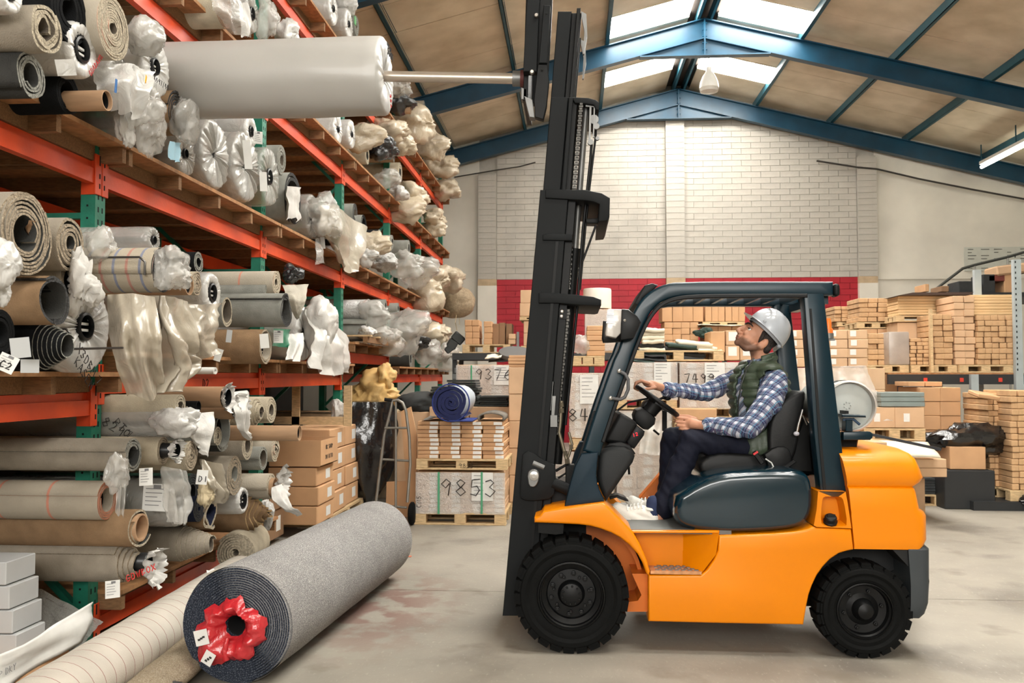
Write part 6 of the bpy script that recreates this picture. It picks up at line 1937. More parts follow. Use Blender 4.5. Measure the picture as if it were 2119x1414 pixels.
def remeshed(mb, voxel, smooth=4, adapt=0):
    me = bpy.data.meshes.new('tmp'); mb.bm.to_mesh(me); mb.bm.free()
    o = bpy.data.objects.new('tmp', me)
    ts = bpy.data.scenes.new('tmp_scene'); ts.collection.objects.link(o)
    r = o.modifiers.new('r', 'REMESH'); r.mode = 'VOXEL'; r.voxel_size = voxel; r.use_smooth_shade = True
    if smooth:
        s = o.modifiers.new('s', 'SMOOTH'); s.factor = .5; s.iterations = smooth
    with bpy.context.temp_override(scene=ts, view_layer=ts.view_layers[0]):
        dg = bpy.context.evaluated_depsgraph_get()
    ev = o.evaluated_get(dg)
    out = bpy.data.meshes.new_from_object(ev, depsgraph=dg)
    bpy.data.objects.remove(o); bpy.data.meshes.remove(me); bpy.data.scenes.remove(ts)
    for p in out.polygons: p.use_smooth = True
    return out


def cap(b, pts, rs, n=14):
    for (p0, p1, r0, r1) in zip(pts[:-1], pts[1:], rs[:-1], rs[1:]):
        b.capsule(p0, p1, r0, r1, n)


def displace(me, fn):
    ns = [v.normal.copy() for v in me.vertices]
    cs = [v.co.copy() for v in me.vertices]
    for v, c, n in zip(me.vertices, cs, ns): v.co = c + n * fn(c)


drv = empty('person', P(1575, 930, 5.78), label='driver in white hard hat, green vest and plaid shirt at the wheel', cat='person')
SKIN = mat('skin', (196, 142, 114), .5, 0, .08, 12, .06, 120, spec=.35)
nt = SKIN.node_tree
bs = nt.nodes['Principled BSDF']
bs.inputs['Subsurface Weight'].default_value = .08
bs.inputs['Subsurface Radius'].default_value = (.012, .005, .003)
vc = nt.nodes.new('ShaderNodeVertexColor'); vc.layer_name = 'beard'
src = bs.inputs['Base Color'].links[0].from_socket
nt.links.new(mix_node(nt, vc.outputs['Color'], src, srgb(96, 72, 60)), bs.inputs['Base Color'])

# head frame, tilted back about 32 degrees, fitted to the profile
HC = P(1573, 688, 5.78)
TL = radians(33)
hf, hu, hs = Vector((-cos(TL), 0, sin(TL))), Vector((sin(TL), 0, cos(TL))), Vector((0, -1, 0))
def H(f, u, s=0): return HC + hf * f + hu * u + hs * s
HR = Matrix((hf, hs, hu)).transposed()

body = MB()
body.ellip(H(-.02, .0), (.104, .078, .1), 0, HR, 24, 16)
body.ellip(H(.03, -.045), (.072, .066, .07), 0, HR, 20, 14)
body.ellip(H(.045, -.10), (.056, .05, .045), 0, HR)
body.ellip(H(.085, -.135), (.024, .028, .022), 0, HR)           # chin
body.capsule(H(.02, -.135, .035), H(-.045, -.085, .058), .022, .024)  # jaw
body.capsule(H(.02, -.135, -.035), H(-.045, -.085, -.058), .022, .024)
body.capsule(H(.07, -.125, .018), H(.02, -.135, .035), .022, .022)
body.capsule(H(.07, -.125, -.018), H(.02, -.135, -.035), .022, .022)
body.capsule(H(.098, -.012), H(.127, -.066), .011, .0145)       # nose
body.ellip(H(.112, -.074, .014), (.014, .011, .011), 0, HR); body.ellip(H(.112, -.074, -.014), (.014, .011, .011), 0, HR)
body.capsule(H(.092, .0, .014), H(.074, .0, .05), .013, .012)   # brow
body.capsule(H(.092, .0, -.014), H(.074, .0, -.05), .013, .012)
body.ellip(H(.072, -.06, .042), (.024, .014, .02), 0, HR); body.ellip(H(.072, -.06, -.042), (.024, .014, .02), 0, HR)
for s in (.034, -.034): body.ellip(H(.036, -.088, s), (.052, .032, .05), 0, HR); body.ellip(H(.05, -.112, s * .7), (.04, .028, .03), 0, HR)
body.capsule(H(.106, -.098, .016), H(.108, -.097, -.016), .0095, .0095)
body.capsule(H(.103, -.112, .014), H(.103, -.112, -.014), .0095, .0095)
for s in (.078, -.078):
    body.ellip(H(-.052, -.058, s), (.020, .012, .034), 0, HR)
    body.ellip(H(-.045, -.09, s * .98), (.012, .010, .014), 0, HR)
    body.ellip(H(-.03, -.08, s * .92), (.014, .014, .03), 0, HR)
neck0, neck1 = H(-.045, -.09), P(1577, 752, 5.78)
cap(body, [neck0, (neck0 + neck1) / 2 + Vector((-.004, 0, 0)), neck1], [.062, .058, .066])
# trunk and limbs under the clothes
shN, shF = P(1604, 792, 5.565), P(1543, 778, 5.99)
elN, elF = P(1553, 884, 5.46), P(1462, 814, 6.03)
wrN, wrF = P(1458, 881, 5.60), P(1378, 805, 5.86)
hip = P(1580, 930, 5.78)
cap(body, [P(1572, 800, 5.78), P(1575, 870, 5.78), hip], [.13, .115, .12])
body.capsule(shN, shF, .05, .05)
cap(body, [shN, elN, wrN], [.05, .042, .03])
cap(body, [shF, elF, wrF], [.05, .042, .03])
kN, kF, aN, aF = P(1432, 912, 5.62), P(1392, 908, 5.94), P(1362, 1056, 5.63), P(1377, 1046, 5.93)
hN, hF = P(1570, 925, 5.66), P(1570, 925, 5.90)
cap(body, [hN, kN, aN, aN + Vector((.0, 0, -.05))], [.07, .05, .036, .036])
cap(body, [hF, kF, aF, aF + Vector((.0, 0, -.05))], [.07, .05, .036, .036])
# ---- near hand, closed on the lower end of the wheel
def finger(b, pts, r0, r1):
    n = len(pts)
    cap(b, pts, [r0 + (r1 - r0) * i / (n - 1) for i in range(n)], 10)
g = s1            # rim point, bottom
b = body
cap(b, [wrN, P(1448, 880, 5.62), P(1432, 877, 5.64)], [.028, .03, .034])
b.ellip(P(1431, 877, 5.645), (.045, .024, .038))
for i, (px, py) in enumerate(((1414, 866), (1412, 874), (1414, 882), (1418, 889))):
    K = P(px, py, 5.645 - .002 * i)
    dz = -.004 * i
    L = (1.0, 1.08, 1.0, .82)[i]
    finger(b, [P(px + 9, py + 1, 5.645), K, K + Vector((-.034 * L, .012, .004)), K + Vector((-.040 * L, .042 * L, .002)), K + Vector((-.016 * L, .060 * L, -.0))], .0105, .0082)
finger(b, [P(1440, 868, 5.65), P(1424, 862, 5.655), P(1410, 861, 5.672), P(1399, 860, 5.688)], .0135, .009)
# ---- far hand, over the top end of the wheel
cap(b, [wrF, P(1362, 800, 5.84), P(1348, 796, 5.82)], [.027, .028, .03])
b.ellip(P(1344, 796, 5.815), (.046, .042, .022), 0, Euler((0, radians(12), 0)).to_matrix())
for i in range(4):
    yy = 5.765 + .0195 * i
    L = (.95, 1.05, 1.0, .85)[i]
    K = P(1327, 788 + (i % 2), yy)
    finger(b, [P(1342, 793, yy), K, K + Vector((-.034 * L, -.003, -.012)), K + Vector((-.042 * L, -.004, -.044 * L)), K + Vector((-.018 * L, -.0, -.058 * L))], .0115, .0092)
finger(b, [P(1356, 802, 5.775), P(1343, 805, 5.762), P(1333, 806, 5.756), P(1324, 806, 5.755)], .0125, .0088)
me = remeshed(body, .0045, 5)
# beard mask
ca_ = me.color_attributes.new('beard', 'BYTE_COLOR', 'POINT')
for i, v in enumerate(me.vertices):
    d = v.co - HC
    f, u = d.dot(hf), d.dot(hu)
    m_ = 0.0
    if d.length < .24:
        # stubble on jaw, chin and upper lip
        ln = -.083 - .13 * max(0, min(f + .045, .085 - f)) if f < .085 else -.084
        ln += .006 * noise.noise(v.co * 60)
        m_ = max(0, min(1, (ln - u) / .022 + .2)) * max(0, min(1, (f + .055) / .02)) * max(0, min(1, (u + .175) / .02))
        m_ *= .78
    ca_.data[i].color = (m_, m_, m_, 1)
me.materials.append(SKIN)
bo = mesh_obj('body', me); set_parent_keep(bo, drv)
# eyes, brows, hair
EYEW = mat('eye_white', (232, 226, 218), .2); EYED = mat('eye_dark', (40, 28, 22), .15); HAIR = mat('dark_brown_hair', (38, 28, 24), .6, 0, .3, 60, .5, 120)
for s in (1, -1):
    b = MB(); b.ellip(H(.071, -.027, s * .0405), (.0135, .0135, .0135), 0, HR); e_ = part(b, 'eye', EYEW, drv, 60)
    b = MB(); b.ellip(H(.0785, -.0235, s * .048), (.0066, .006, .0078), 0, HR, 12, 10); part(b, 'iris', EYED, e_, 60)
    b = MB(); b.capsule(H(.087, -.018, s * .036), H(.066, -.0165, s * .054), .0052, .0045); b.capsule(H(.083, -.040, s * .036), H(.064, -.037, s * .052), .0045, .004); part(b, 'eyelid', SKIN, e_, 60)
    b = MB(); b.tube([H(.0895, -.0215, s * .037), H(.083, -.0185, s * .05), H(.066, -.0205, s * .0575)], [.0012, .002, .0012], 6); part(b, 'lashes', HAIR, e_, 60)
    b = MB()
    b.tube([H(.107, -.004, s * .016), H(.103, .005, s * .031), H(.087, .006, s * .052), H(.069, -.003, s * .065)], [.0045, .0065, .006, .003], 8); part(b, 'eyebrow', HAIR, drv, 60)
hb = MB()
hb.ellip(H(-.045, -.01), (.085, .081, .075), 0, HR, 24, 14)
for s in (1, -1):
    hb.capsule(H(-.012, .0, s * .07), H(-.018, -.065, s * .07), .017, .010)
    hb.ellip(H(-.085, -.07, s * .035), (.03, .04, .045), 0, HR)
me = remeshed(hb, .006, 2)
me.materials.append(HAIR); ho = mesh_obj('hair', me); set_parent_keep(ho, drv)
# lips
b = MB()
b.capsule(H(.110, -.0985, .0), H(.100, -.1, .021), .0085, .005); b.capsule(H(.110, -.0985, .0), H(.100, -.1, -.021), .0085, .005)
b.capsule(H(.107, -.112, .0), H(.098, -.108, .019), .0088, .005); b.capsule(H(.107, -.112, .0), H(.098, -.108, -.019), .0088, .005)
part(b, 'lips', mat('lip_tone', (172, 104, 90), .45), drv, 80)

# ---- hard hat
HATM = mat('hard_hat_white', (180, 184, 190), .28, 0, .03, 3, coat=.3)
hat = MB()
tl2 = radians(12)
cf = hf * cos(-tl2) + hu * sin(tl2) * 1.0
cf = (H(.148, .066) - H(-.177, -.006)).normalized()
cu = Vector((cf.z, 0, -cf.x));  cu = -cu if cu.dot(hu) < 0 else cu
hc = (H(.10, .055) + H(-.165, -.004)) / 2
def HH(f, u, s): return hc + cf * f + cu * u + Vector((0, -1, 0)) * s
rings = []
for j in range(15):
    a = (pi / 2) * j / 14
    ring = []
    for k in range(40):
        th = 2 * pi * k / 40
        rf, rs_, ru = .140, .114, .152
        ridge = 1 + (.022 if abs(sin(th)) * sin(a + .01) < .99 and abs(rs_ * cos(a) * sin(th)) < .012 else 0) * min(1, a * 1.6)
        ring.append(HH(rf * cos(th) * cos(a) ** .8 * ridge, ru * sin(a) * ridge, rs_ * sin(th) * cos(a) ** .8))
    rings.append(ring)
hat.rings(rings, 0, True, False, True)
ho = part(hat, 'hard_hat', HATM, drv, 60)
b = MB()
r0, r1, r2 = [], [], []
for k in range(48):
    th = 2 * pi * k / 48
    peak = max(0, cos(th)) ** 3
    ex = .006 + .045 * peak
    r0.append(HH(.138 * cos(th), .004, .112 * sin(th)))
    r1.append(HH((.140 + ex) * cos(th), -.004 - .008 * peak, (.114 + ex * .7) * sin(th)))
    r2.append(HH(.136 * cos(th), -.008, .110 * sin(th)))
b.rings([r0, r1, r2, r0], 0, True, False, False); part(b, 'hat_brim', HATM, ho, 60)
b = MB(); b.rings([[HH(.130 * cos(2 * pi * k / 40), u, .104 * sin(2 * pi * k / 40)) for k in range(40)] for u in (.02, -.022)], 0, True, False, False); part(b, 'head_band', mat('grey_headband', (150, 152, 156), .5), ho, 60)
b = MB(); b.capsule(HH(-.115, -.02, .05), HH(-.125, -.035, -.05), .014, .014); part(b, 'headband_knob', HATM, ho, 60)
for f in (.07, -.02):
    b = MB(); b.box(HH(f, .02, .105), (.022, .008, .016), 0, Matrix((cf, Vector((0, 1, 0)), cu)).transposed(), .003); part(b, 'strap_clip', HATM, ho)

# ---- shirt
sb = MB()
sb.ellip(P(1568, 812, 5.78), (.165, .20, .20), 0, None, 22, 16)
cap(sb, [P(1570, 800, 5.78), P(1566, 870, 5.78), P(1572, 925, 5.78)], [.16, .155, .15])
sb.capsule(shN, shF, .075, .075)
me_t = remeshed(sb, .008, 6)
me_t.materials.append(plaid('plaid_shirt_body', radians(8)))
displace(me_t, lambda c: .006 * noise.noise(c * 14))
so = mesh_obj('shirt', me_t); set_parent_keep(so, drv)
def sleeve(pts, rs, ang, name, sag=None):
    b = MB(); cap(b, pts, rs, 18)
    me = remeshed(b, .0065, 4)
    ax = (pts[-1] - pts[0]).normalized()
    displace(me, lambda c: .011 * (noise.noise(Vector(((c - pts[0]).dot(ax) * 22, c.z * 9, c.y * 9))) + .6 * noise.noise(c * 30)))
    me.materials.append(plaid('plaid_' + name, ang))
    o = mesh_obj('shirt_sleeve', me); set_parent_keep(o, so)
    return o
midN = P(1590, 836, 5.50)
sleeve([shN + Vector((.0, 0, 0)), midN, elN, P(1505, 884, 5.52), P(1466, 880, 5.595)], [.085, .078, .068, .056, .047], radians(52), 'near_sleeve')
sleeve([shF, P(1497, 796, 6.02), elF, P(1415, 810, 5.93), P(1380, 806, 5.865)], [.08, .066, .06, .05, .046], radians(8), 'far_sleeve')
for c_, d_, an in ((P(1464, 880, 5.597), (P(1466, 880, 5.595) - elN), 'near'), (P(1378, 806, 5.862), (P(1380, 806, 5.865) - elF), 'far')):
    d_ = d_.normalized(); b = MB(); b.lathe([(.036, .008), (.047, .010), (.05, -.0), (.05, -.055), (.046, -.06)], c_, d_, 24); part(b, 'shirt_cuff', plaid('plaid_cuff_' + an, radians(2)), so, 50)
# collar of the shirt
b = MB()
b.rings([[P(1572, 752, 5.78) + Vector((.072 * cos(t_) - .01, .075 * sin(t_), .012 * cos(t_) + dz)) * (1) for t_ in [2 * pi * k / 26 for k in range(26)]] for dz in (-.03, .03)], 0, True, False, False)
part(b, 'shirt_collar', plaid('plaid_collar', radians(30)), so, 60)

# ---- quilted vest
VEST = mat('green_quilted_vest', (62, 74, 58), .48, 0, .12, 6, .15, 50, spec=.45)
vb = MB()
vb.ellip(P(1570, 812, 5.78), (.195, .215, .225), 0, None, 26, 18)
cap(vb, [P(1572, 800, 5.78), P(1570, 870, 5.78), P(1580, 930, 5.78)], [.19, .18, .172])
vb.capsule(P(1595, 780, 5.60), P(1548, 770, 5.96), .088, .088)
vb.capsule(P(1576, 745, 5.78), P(1572, 790, 5.78), .10, .13)
me_v = remeshed(vb, .009, 8)
bm = bmesh.new(); bm.from_mesh(me_v); bpy.data.meshes.remove(me_v)
taxis0, taxis1 = P(1580, 935, 5.78), P(1572, 745, 5.78)
tl = (taxis1 - taxis0); TLn = tl.length; tl.normalize()
kill = []
for v in bm.verts:
    d = v.co - taxis0
    t = d.dot(tl)
    rdl = d - tl * t
    ang = atan2(-rdl.y, -rdl.x)          # 0 = towards the wheel, positive = towards the camera
    q = (t / .058) + .35 * noise.noise(v.co * 2)
    v.co += rdl.normalized() * (.024 * (abs(sin(pi * q)) ** .6) - .014 + .006 * noise.noise(v.co * 16))
    open_lo, open_hi = .40, .80
    if open_lo + .1 * (t / TLn) < ang < open_hi + .08 * sin(t * 9) and t > .08: kill.append(v)
    elif t < .0 - .04 * (1 if ang > .6 else 0): kill.append(v)
    elif (v.co - shN).length < .098 and v.co.y < 5.60 and v.co.z < shN.z + .075: kill.append(v)
    elif (v.co - shF).length < .09 and v.co.y > 5.97: kill.append(v)
    elif (v.co - neck1).length < .075: kill.append(v)
    elif t > TLn - .005 and rdl.length < .10: kill.append(v)
bmesh.ops.delete(bm, geom=list(set(kill)), context='VERTS')
me = bpy.data.meshes.new('vest'); bm.to_mesh(me); bm.free()
me.materials.append(VEST)
for p in me.polygons: p.use_smooth = True
vo = mesh_obj('vest', me); set_parent_keep(vo, drv)
sm = vo.modifiers.new('t', 'SOLIDIFY'); sm.thickness = .018; sm.offset = -1
# collar
b = MB()
cc = P(1577, 745, 5.78)
rows_ = []
for j in range(7):
    t = j / 6
    ring = []
    for k in range(30):
        a = -pi * .64 + 2 * pi * .64 * k / 29 + .15
        rr = .092 - .008 * t + .006 * abs(sin(t * pi * 2))
        ring.append(cc + Vector((rr * cos(a) * 1.0, rr * sin(a) * 1.02, -.045 + .075 * t + .022 * cos(a) * t)))
    rows_.append(ring)
b.rings(rows_, 0, False)
co = part(b, 'vest_collar', VEST, vo, 60)
sm = co.modifiers.new('t', 'SOLIDIFY'); sm.thickness = .014
b = MB()
zl = [P(1560, 742, 5.66), P(1546, 762, 5.60), P(1534, 795, 5.60), P(1528, 830, 5.60), P(1527, 870, 5.60)]
b.tube(zl, .005, 6); part(b, 'zip', mat('zip_dark', (50, 54, 52), .4, .4), vo, 60)
# vest hem hanging over the hip
b = MB()
hp_ = [[P(1541, 912, 5.60), P(1560, 905, 5.575), P(1582, 890, 5.575), P(1590, 880, 5.58)], [P(1538, 930, 5.59), P(1562, 925, 5.56), P(1592, 918, 5.56), P(1600, 900, 5.58)], [P(1541, 946, 5.60), P(1564, 942, 5.57), P(1592, 936, 5.57), P(1597, 925, 5.59)]]
sheet_mesh(b, hp_, 16, 12, .012, 3, 5, .0)
vh = part(b, 'vest_hem', VEST, vo); sm = vh.modifiers.new('t', 'SOLIDIFY'); sm.thickness = .02
b = MB(); b.tube([P(1539, 915, 5.585), P(1538, 930, 5.58), P(1541, 948, 5.585)], .004, 6); b.box(P(1540, 947, 5.582), (.009, .004, .02)); part(b, 'zip_pull', STEEL, vo, 60)

# ---- trousers
TROU = mat('navy_trousers', (20, 23, 38), .8, 0, .12, 8, .1, 120, spec=.25)
def trousers(pts_rs, name):
    b = MB()
    for pts, rs in pts_rs: cap(b, pts, rs, 18)
    me = remeshed(b, .0075, 4)
    displace(me, lambda c: .012 * noise.noise(Vector((c.x * 9 + c.z * 7, c.y * 8, c.z * 5))) + .008 * noise.noise(Vector((c.x * 30 + c.z * 12, c.y * 14, c.z * 18))))
    me.materials.append(TROU)
    o = mesh_obj(name, me); set_parent_keep(o, drv)
    return o
trousers([([P(1590, 930, 5.68), P(1500, 916, 5.64), kN, P(1402, 985, 5.63), P(1372, 1052, 5.64)], [.115, .098, .08, .078, .07]),
          ([P(1590, 930, 5.90), P(1480, 912, 5.93), kF, P(1384, 975, 5.94), P(1378, 1032, 5.94)], [.115, .092, .078, .07, .066]),
          ([P(1588, 925, 5.68), P(1588, 925, 5.90)], [.12, .12])], 'trousers')
# socks and shoes
SOCK = mat('navy_sock', (38, 50, 84), .8, 0, .1, 30)
SHOE = mat('white_leather_shoe', (232, 228, 218), .45, 0, .08, 6, .06, 30); SOLE = mat('shoe_sole', (214, 208, 196), .6)
LACE = mat('shoe_lace', (240, 238, 232), .7)
def shoe(y, dx=0, dy=0, sock=True):
    q = lambda px, py, yy=y: P(px + dx, py + dy, yy)
    b = MB()
    cap(b, [q(1278, 1050), q(1300, 1064), q(1325, 1074), q(1346, 1078)], [.034, .043, .044, .046], 16)
    cap(b, [q(1306, 1060), q(1330, 1060), q(1350, 1070)], [.034, .044, .046], 16)
    cap(b, [q(1344, 1062), q(1350, 1074)], [.042, .046], 16)
    me = remeshed(b, .006, 4)
    me.materials.append(SHOE)
    o = mesh_obj('shoe', me); set_parent_keep(o, drv)
    b = MB()
    pts = [(1261, 1045), (1266, 1055), (1284, 1070), (1310, 1087), (1346, 1095), (1361, 1091), (1364, 1084), (1350, 1087), (1314, 1080), (1288, 1062), (1270, 1045)]
    b.prism([((t_ := q(*p_)).x, t_.z) for p_ in pts], y - .048, y + .048, 0, .006, 2); part(b, 'shoe_sole', SOLE, o, 40)
    for i in range(5):
        a = q(1298 + i * 7.5, 1049 - i * 1.2)
        b = MB(); b.tube([a + Vector((.0, -.046, -.018)), a + Vector((-.004, -.03, .006)), a + Vector((0, .0, .012)), a + Vector((.004, .03, .006))], .0035, 6); part(b, 'shoe_lace', LACE, o, 60)
    b = MB(); b.lathe([(.043, 0), (.048, -.012), (.04, -.02)], q(1345, 1050), (.15, 0, 1), 18, cap0=True); part(b, 'shoe_opening', SHOE, o, 60)
    b = MB(); cap(b, [q(1352, 1040), q(1350, 1066)], [.044, .043], 16); part(b, 'sock', SOCK, o, 60)
shoe(5.625)
shoe(5.93, 30, -14)
# ================================================================== floor stock behind the forklift
def pallet(label, px0, px1, Y, z0, h=.135, depth=.9, m=PALLET, group='pallets'):
    x0, x1 = atY(px0, 900, Y).x, atY(px1, 900, Y).x
    root = empty('pallet', ((x0 + x1) / 2, Y + depth / 2, z0), label=label, cat='pallet', group=group)
    def pt(nm, lo, hi):
        b = MB(); b.box2(lo, hi, 0, .003); part(b, nm, m, root)
    n = 6
    bw = depth / n
    for k in range(n):
        pt('deck_board', (x0, Y + k * bw + .006, z0 + h - .022), (x1, Y + (k + 1) * bw - .006, z0 + h))
    w_ = x1 - x0
    for a in (0, .5, 1):
        xa = x0 + (w_ - .13) * a
        for k in (0, .5, 1):
            yy = Y + (depth - .13) * k
            pt('block', (xa + .002, yy + .004, z0 + .02), (xa + .128, yy + .126, z0 + h - .0225))
    for k in (0, .5, 1):
        yy = Y + (depth - .13) * k
        pt('bottom_board', (x0, yy, z0), (x1, yy + .13, z0 + .0195))
    return root


ORD = 'first second third fourth fifth sixth seventh eighth ninth tenth eleventh twelfth thirteenth fourteenth fifteenth sixteenth'.split()


def zat(py, Y, px=1400): return atY(px, py, Y).z


def cgrid(label, group, px0, px1, py0, py1, Y, depth, cols, rows, m=CARD, lab=None, jit=.006, name='carton', cat='carton', z0=None, gap=.004, side_lab=.42, skip=(), ys=None):
    """px0..px1 left to right, py0 top, py1 bottom, front face at Y. Each carton is an object of its own."""
    x0, x1 = atY(px0, (py0 + py1) / 2, Y).x, atY(px1, (py0 + py1) / 2, Y).x
    zt, zb = zat(py0, Y, (px0 + px1) / 2), (zat(py1, Y, (px0 + px1) / 2) if z0 is None else z0)
    w_, h_ = (x1 - x0) / cols, (zt - zb) / rows
    me = None
    out = []
    for r in range(rows):
        for c in range(cols):
            if (c, r) in skip: continue
            if me is None:
                b = MB(); b.box((0, 0, 0), (w_ - gap, depth, h_ - gap * .8), 0, None, min(.006, h_ * .1))
                if lab:
                    b.box((w_ * (lab[0] + lab[1]) / 2 - w_ / 2, -depth / 2 - .001, h_ * ((lab[2] + lab[3]) / 2 - .5)), (w_ * (lab[1] - lab[0]), .003, h_ * (lab[3] - lab[2])), 1)
                o = b.build(name, [m, PAPER]); me = o.data
            else: o = mesh_obj(name, me)
            o.location = (x0 + w_ * (c + .5) + R_.uniform(-jit, jit), Y + depth / 2 + R_.uniform(-jit, jit) * 1.5, zb + h_ * (r + .5))
            L = (label(c, r) if callable(label) else label)
            if rows > 1 and cols > 1: L += ', %s row up, %s from left' % (ORD[r], ORD[c])
            elif rows > 1: L += ', %s from the bottom' % ORD[r]
            elif cols > 1: L += ', %s from left' % ORD[c]
            tag(o, L, cat, group)
            out.append(o)
    return out


def film_face(label, px0, px1, py0, py1, Y, seed, m=None, streaks=14):
    """stretch film pulled tight round a load: rumpled skin with ridges just off the front and side faces"""
    x0, x1 = atY(px0, (py0 + py1) / 2, Y).x, atY(px1, (py0 + py1) / 2, Y).x
    zt, zb = zat(py0, Y, (px0 + px1) / 2), zat(py1, Y, (px0 + px1) / 2)
    b = MB()
    rr = random.Random(seed)
    def surf(A, B, n):
        nu, nv = 22, 16
        g = []
        for j in range(nv + 1):
            row = []
            for i in range(nu + 1):
                u, v = i / nu, j / nv
                p = A.lerp(B, u); z = zb + (zt - zb) * v
                d = .006 * noise.noise(Vector((u * 6, v * 14 + u * 3, seed))) + .006 * abs(noise.noise(Vector((u * 3, v * 20 + u * 6, seed + 4))))
                row.append(b.bm.verts.new((p.x + n.x * d, p.y + n.y * d, z)))
            g.append(row)
        for j in range(nv):
            for i in range(nu):
                f = b.bm.faces.new([g[j][i], g[j][i + 1], g[j + 1][i + 1], g[j + 1][i]]); f.smooth = True
    f_ = -.014
    surf(Vector((x0 - .012, Y + f_, 0)), Vector((x1 + .012, Y + f_, 0)), Vector((0, -1, 0)))
    surf(Vector((x0 - .014, Y + .8, 0)), Vector((x0 - .014, Y + f_, 0)), Vector((-1, 0, 0)))
    o = b.build('stretch_film', m or FILM, None, None, origin=((x0 + x1) / 2, Y, zb), recalc=False)
    tag(o, label, 'film', 'stretch film round pallet loads')
    return o


FILM = film('stretch_film', (236, 234, 230), .5, .1, 30, 1.0, 1.0)
STRAP = mat('green_strap', (70, 150, 110), .5)


def sheet_on(parent, px0, px1, py0, py1, Y, text=None, th=.0, r=.004):
    a, c = atY(px0, py0, Y), atY(px1, py1, Y)
    b = MB(); b.box2((a.x, Y - .006, c.z), (c.x, Y, a.z)); o = part(b, 'delivery_sheet', PAPER, parent)
    b = MB()
    for k in range(6):
        z = a.z + (c.z - a.z) * (.12 + .13 * k); L = (c.x - a.x) * R_.uniform(.3, .8)
        b.box2((a.x + (c.x - a.x) * .1, Y - .008, z), (a.x + (c.x - a.x) * .1 + L, Y - .006, z + .006))
    tag(part(b, 'print_lines', mat('grey_print', (120, 120, 122), .7), o), kind='stuff')


def write(parent, s, px, py, Y, h_px, r=.005):
    c = atY(px, py, Y); k = mpp(c)
    stroke_text(s, (c.x, Y - .02, c.z), (1, 0, 0), (0, 0, 1), h_px * k, r, 'marker_writing', INK, parent, jitter=.05)


# ---- front pallet pair with the 9853 load
YA = 9.5
LAB = (.58, .96, .15, .85)
pa_ = pallet('bottom pallet on the floor under the load marked 9853', 858, 1047, YA, 0, .135)
zt_ = zat(975, YA, 955)
cgrid('flat labelled carton under film in the 9853 load', 'cartons in the 9853 load', 863, 1043, 977, 1064, YA + .02, .85, 4, 9, CARD2, LAB, z0=.137, name='flat_carton', cat='flat carton')
ff = film_face('stretch film round the load marked 9853', 863, 1043, 978, 1064, YA + .02, 3)
write(ff, '9853', 912, 1026, YA - .0, 34, .006)
sheet_on(ff, 976, 1020, 978, 1037, YA - .0)
for px in (908, 997):
    b = MB(); a, c = atY(px - 2, 977, YA), atY(px + 2, 1064, YA); b.box2((a.x, YA - .012, c.z), (c.x, YA - .008, a.z)); part(b, 'strap', STRAP, ff)
stroke_text('CN5', atY(872, 1050, YA) + Vector((0, -.02, 0)), (0, 0, 1), (-1, 0, 0), .05, .003, 'marker_writing', INK, ff)
p2 = pallet('upper pallet stacked on the 9853 load, marked 9853 on its middle block', 861, 1050, YA - .01, zt_ + .012, zat(950, YA, 955) - zt_ - .014)
write(p2, '9853', 950, 968, YA + .005, 9, .0025)
cgrid('flat brown white-labelled carton under the blue roll', 'cartons under the blue roll', 863, 1043, 872, 950, YA + .03, .85, 4, 9, CARD, LAB, jit=.012, name='flat_carton', cat='flat carton')
zt2 = zat(872, YA, 955)
# blue roll on top
BLUEC = mat('royal_blue_carpet', (34, 52, 120), .9, 0, .15, 30, .4, 120)
NAVYD = mat('navy_carpet_pile', (16, 20, 44), .95, 0, .2, 30)
BACKL = mat('pale_blue_grey_backing', (176, 184, 192), .8, 0, .08, 8)
bc_ = atY(933, 834, YA - .12)
R_b = bc_.z - zt2 - .004
br_ = roll('dark blue carpet roll with pale back lying on the carton stack', 0, 0, 0, 0, 'spiral', at=bc_, R=R_b, L=.9, body=BACKL, pile=NAVYD, edge=mat('blue_cut_edge', (20, 29, 74), .9, 0, .2, 40), turns=4.5, core=.08, gap=.12, wob=.1, rotz=-pi / 2, group='carpet roll on the carton stack')
b = MB(); b.bm.free(); b = MB()
b.box2((bc_.x - .02, YA - .14, zt2 + .002), (bc_.x + .235, YA + .5, zt2 + .016), 0, .004); part(b, 'loose_end', BLUEC, br_)
b = MB()
ring_ = [bc_ + Vector((R_b * 1.01 * cos(a), -.004, R_b * 1.01 * sin(a))) for a in [2 * pi * k / 40 for k in range(41)]]
b.tube(ring_, .008, 6); part(b, 'cut_edge', BLUEC, br_, 60)
# folded underlay next to the roll
fc = atY(1018, 868, YA + .1)
b = MB()
k_ = .13
rows_ = []
for yy in (YA - .02, YA + .5):
    rows_.append([(fc.x + k_ * 1.1 * cos(t) * (1 + .1 * sin(3 * t)), yy, zt2 + .01 + k_ * .72 * max(0, sin(t)) ** .7) for t in [pi * i / 16 for i in range(17)]])
b.rings(rows_, 0, False); o = b.build('underlay_piece', mat('grey_underlay', (120, 114, 106), .9, 0, .2, 30), None, 60, origin=(fc.x, YA + .2, zt2)); o.modifiers.new('t', 'SOLIDIFY').thickness = .02
tag(o, 'folded grey underlay piece arched beside the blue roll', 'underlay')
b = MB(); a = atY(872, 868, YA); c = atY(902, 862, YA); sheet_mesh(b, [Vector((a.x, YA - .03, zt2 + .01)), Vector((c.x + .05, YA + .02, zt2 + .035)), Vector((c.x + .05, YA + .5, zt2 + .04)), Vector((a.x, YA + .5, zt2 + .02))], 10, 8, .015, 2, 3)
tag(b.build('grey_board', mat('grey_board', (128, 124, 118), .8), None, None, origin=(a.x + .1, YA + .2, zt2), recalc=False), 'grey flap of board left of the blue roll on the carton stack', 'board')

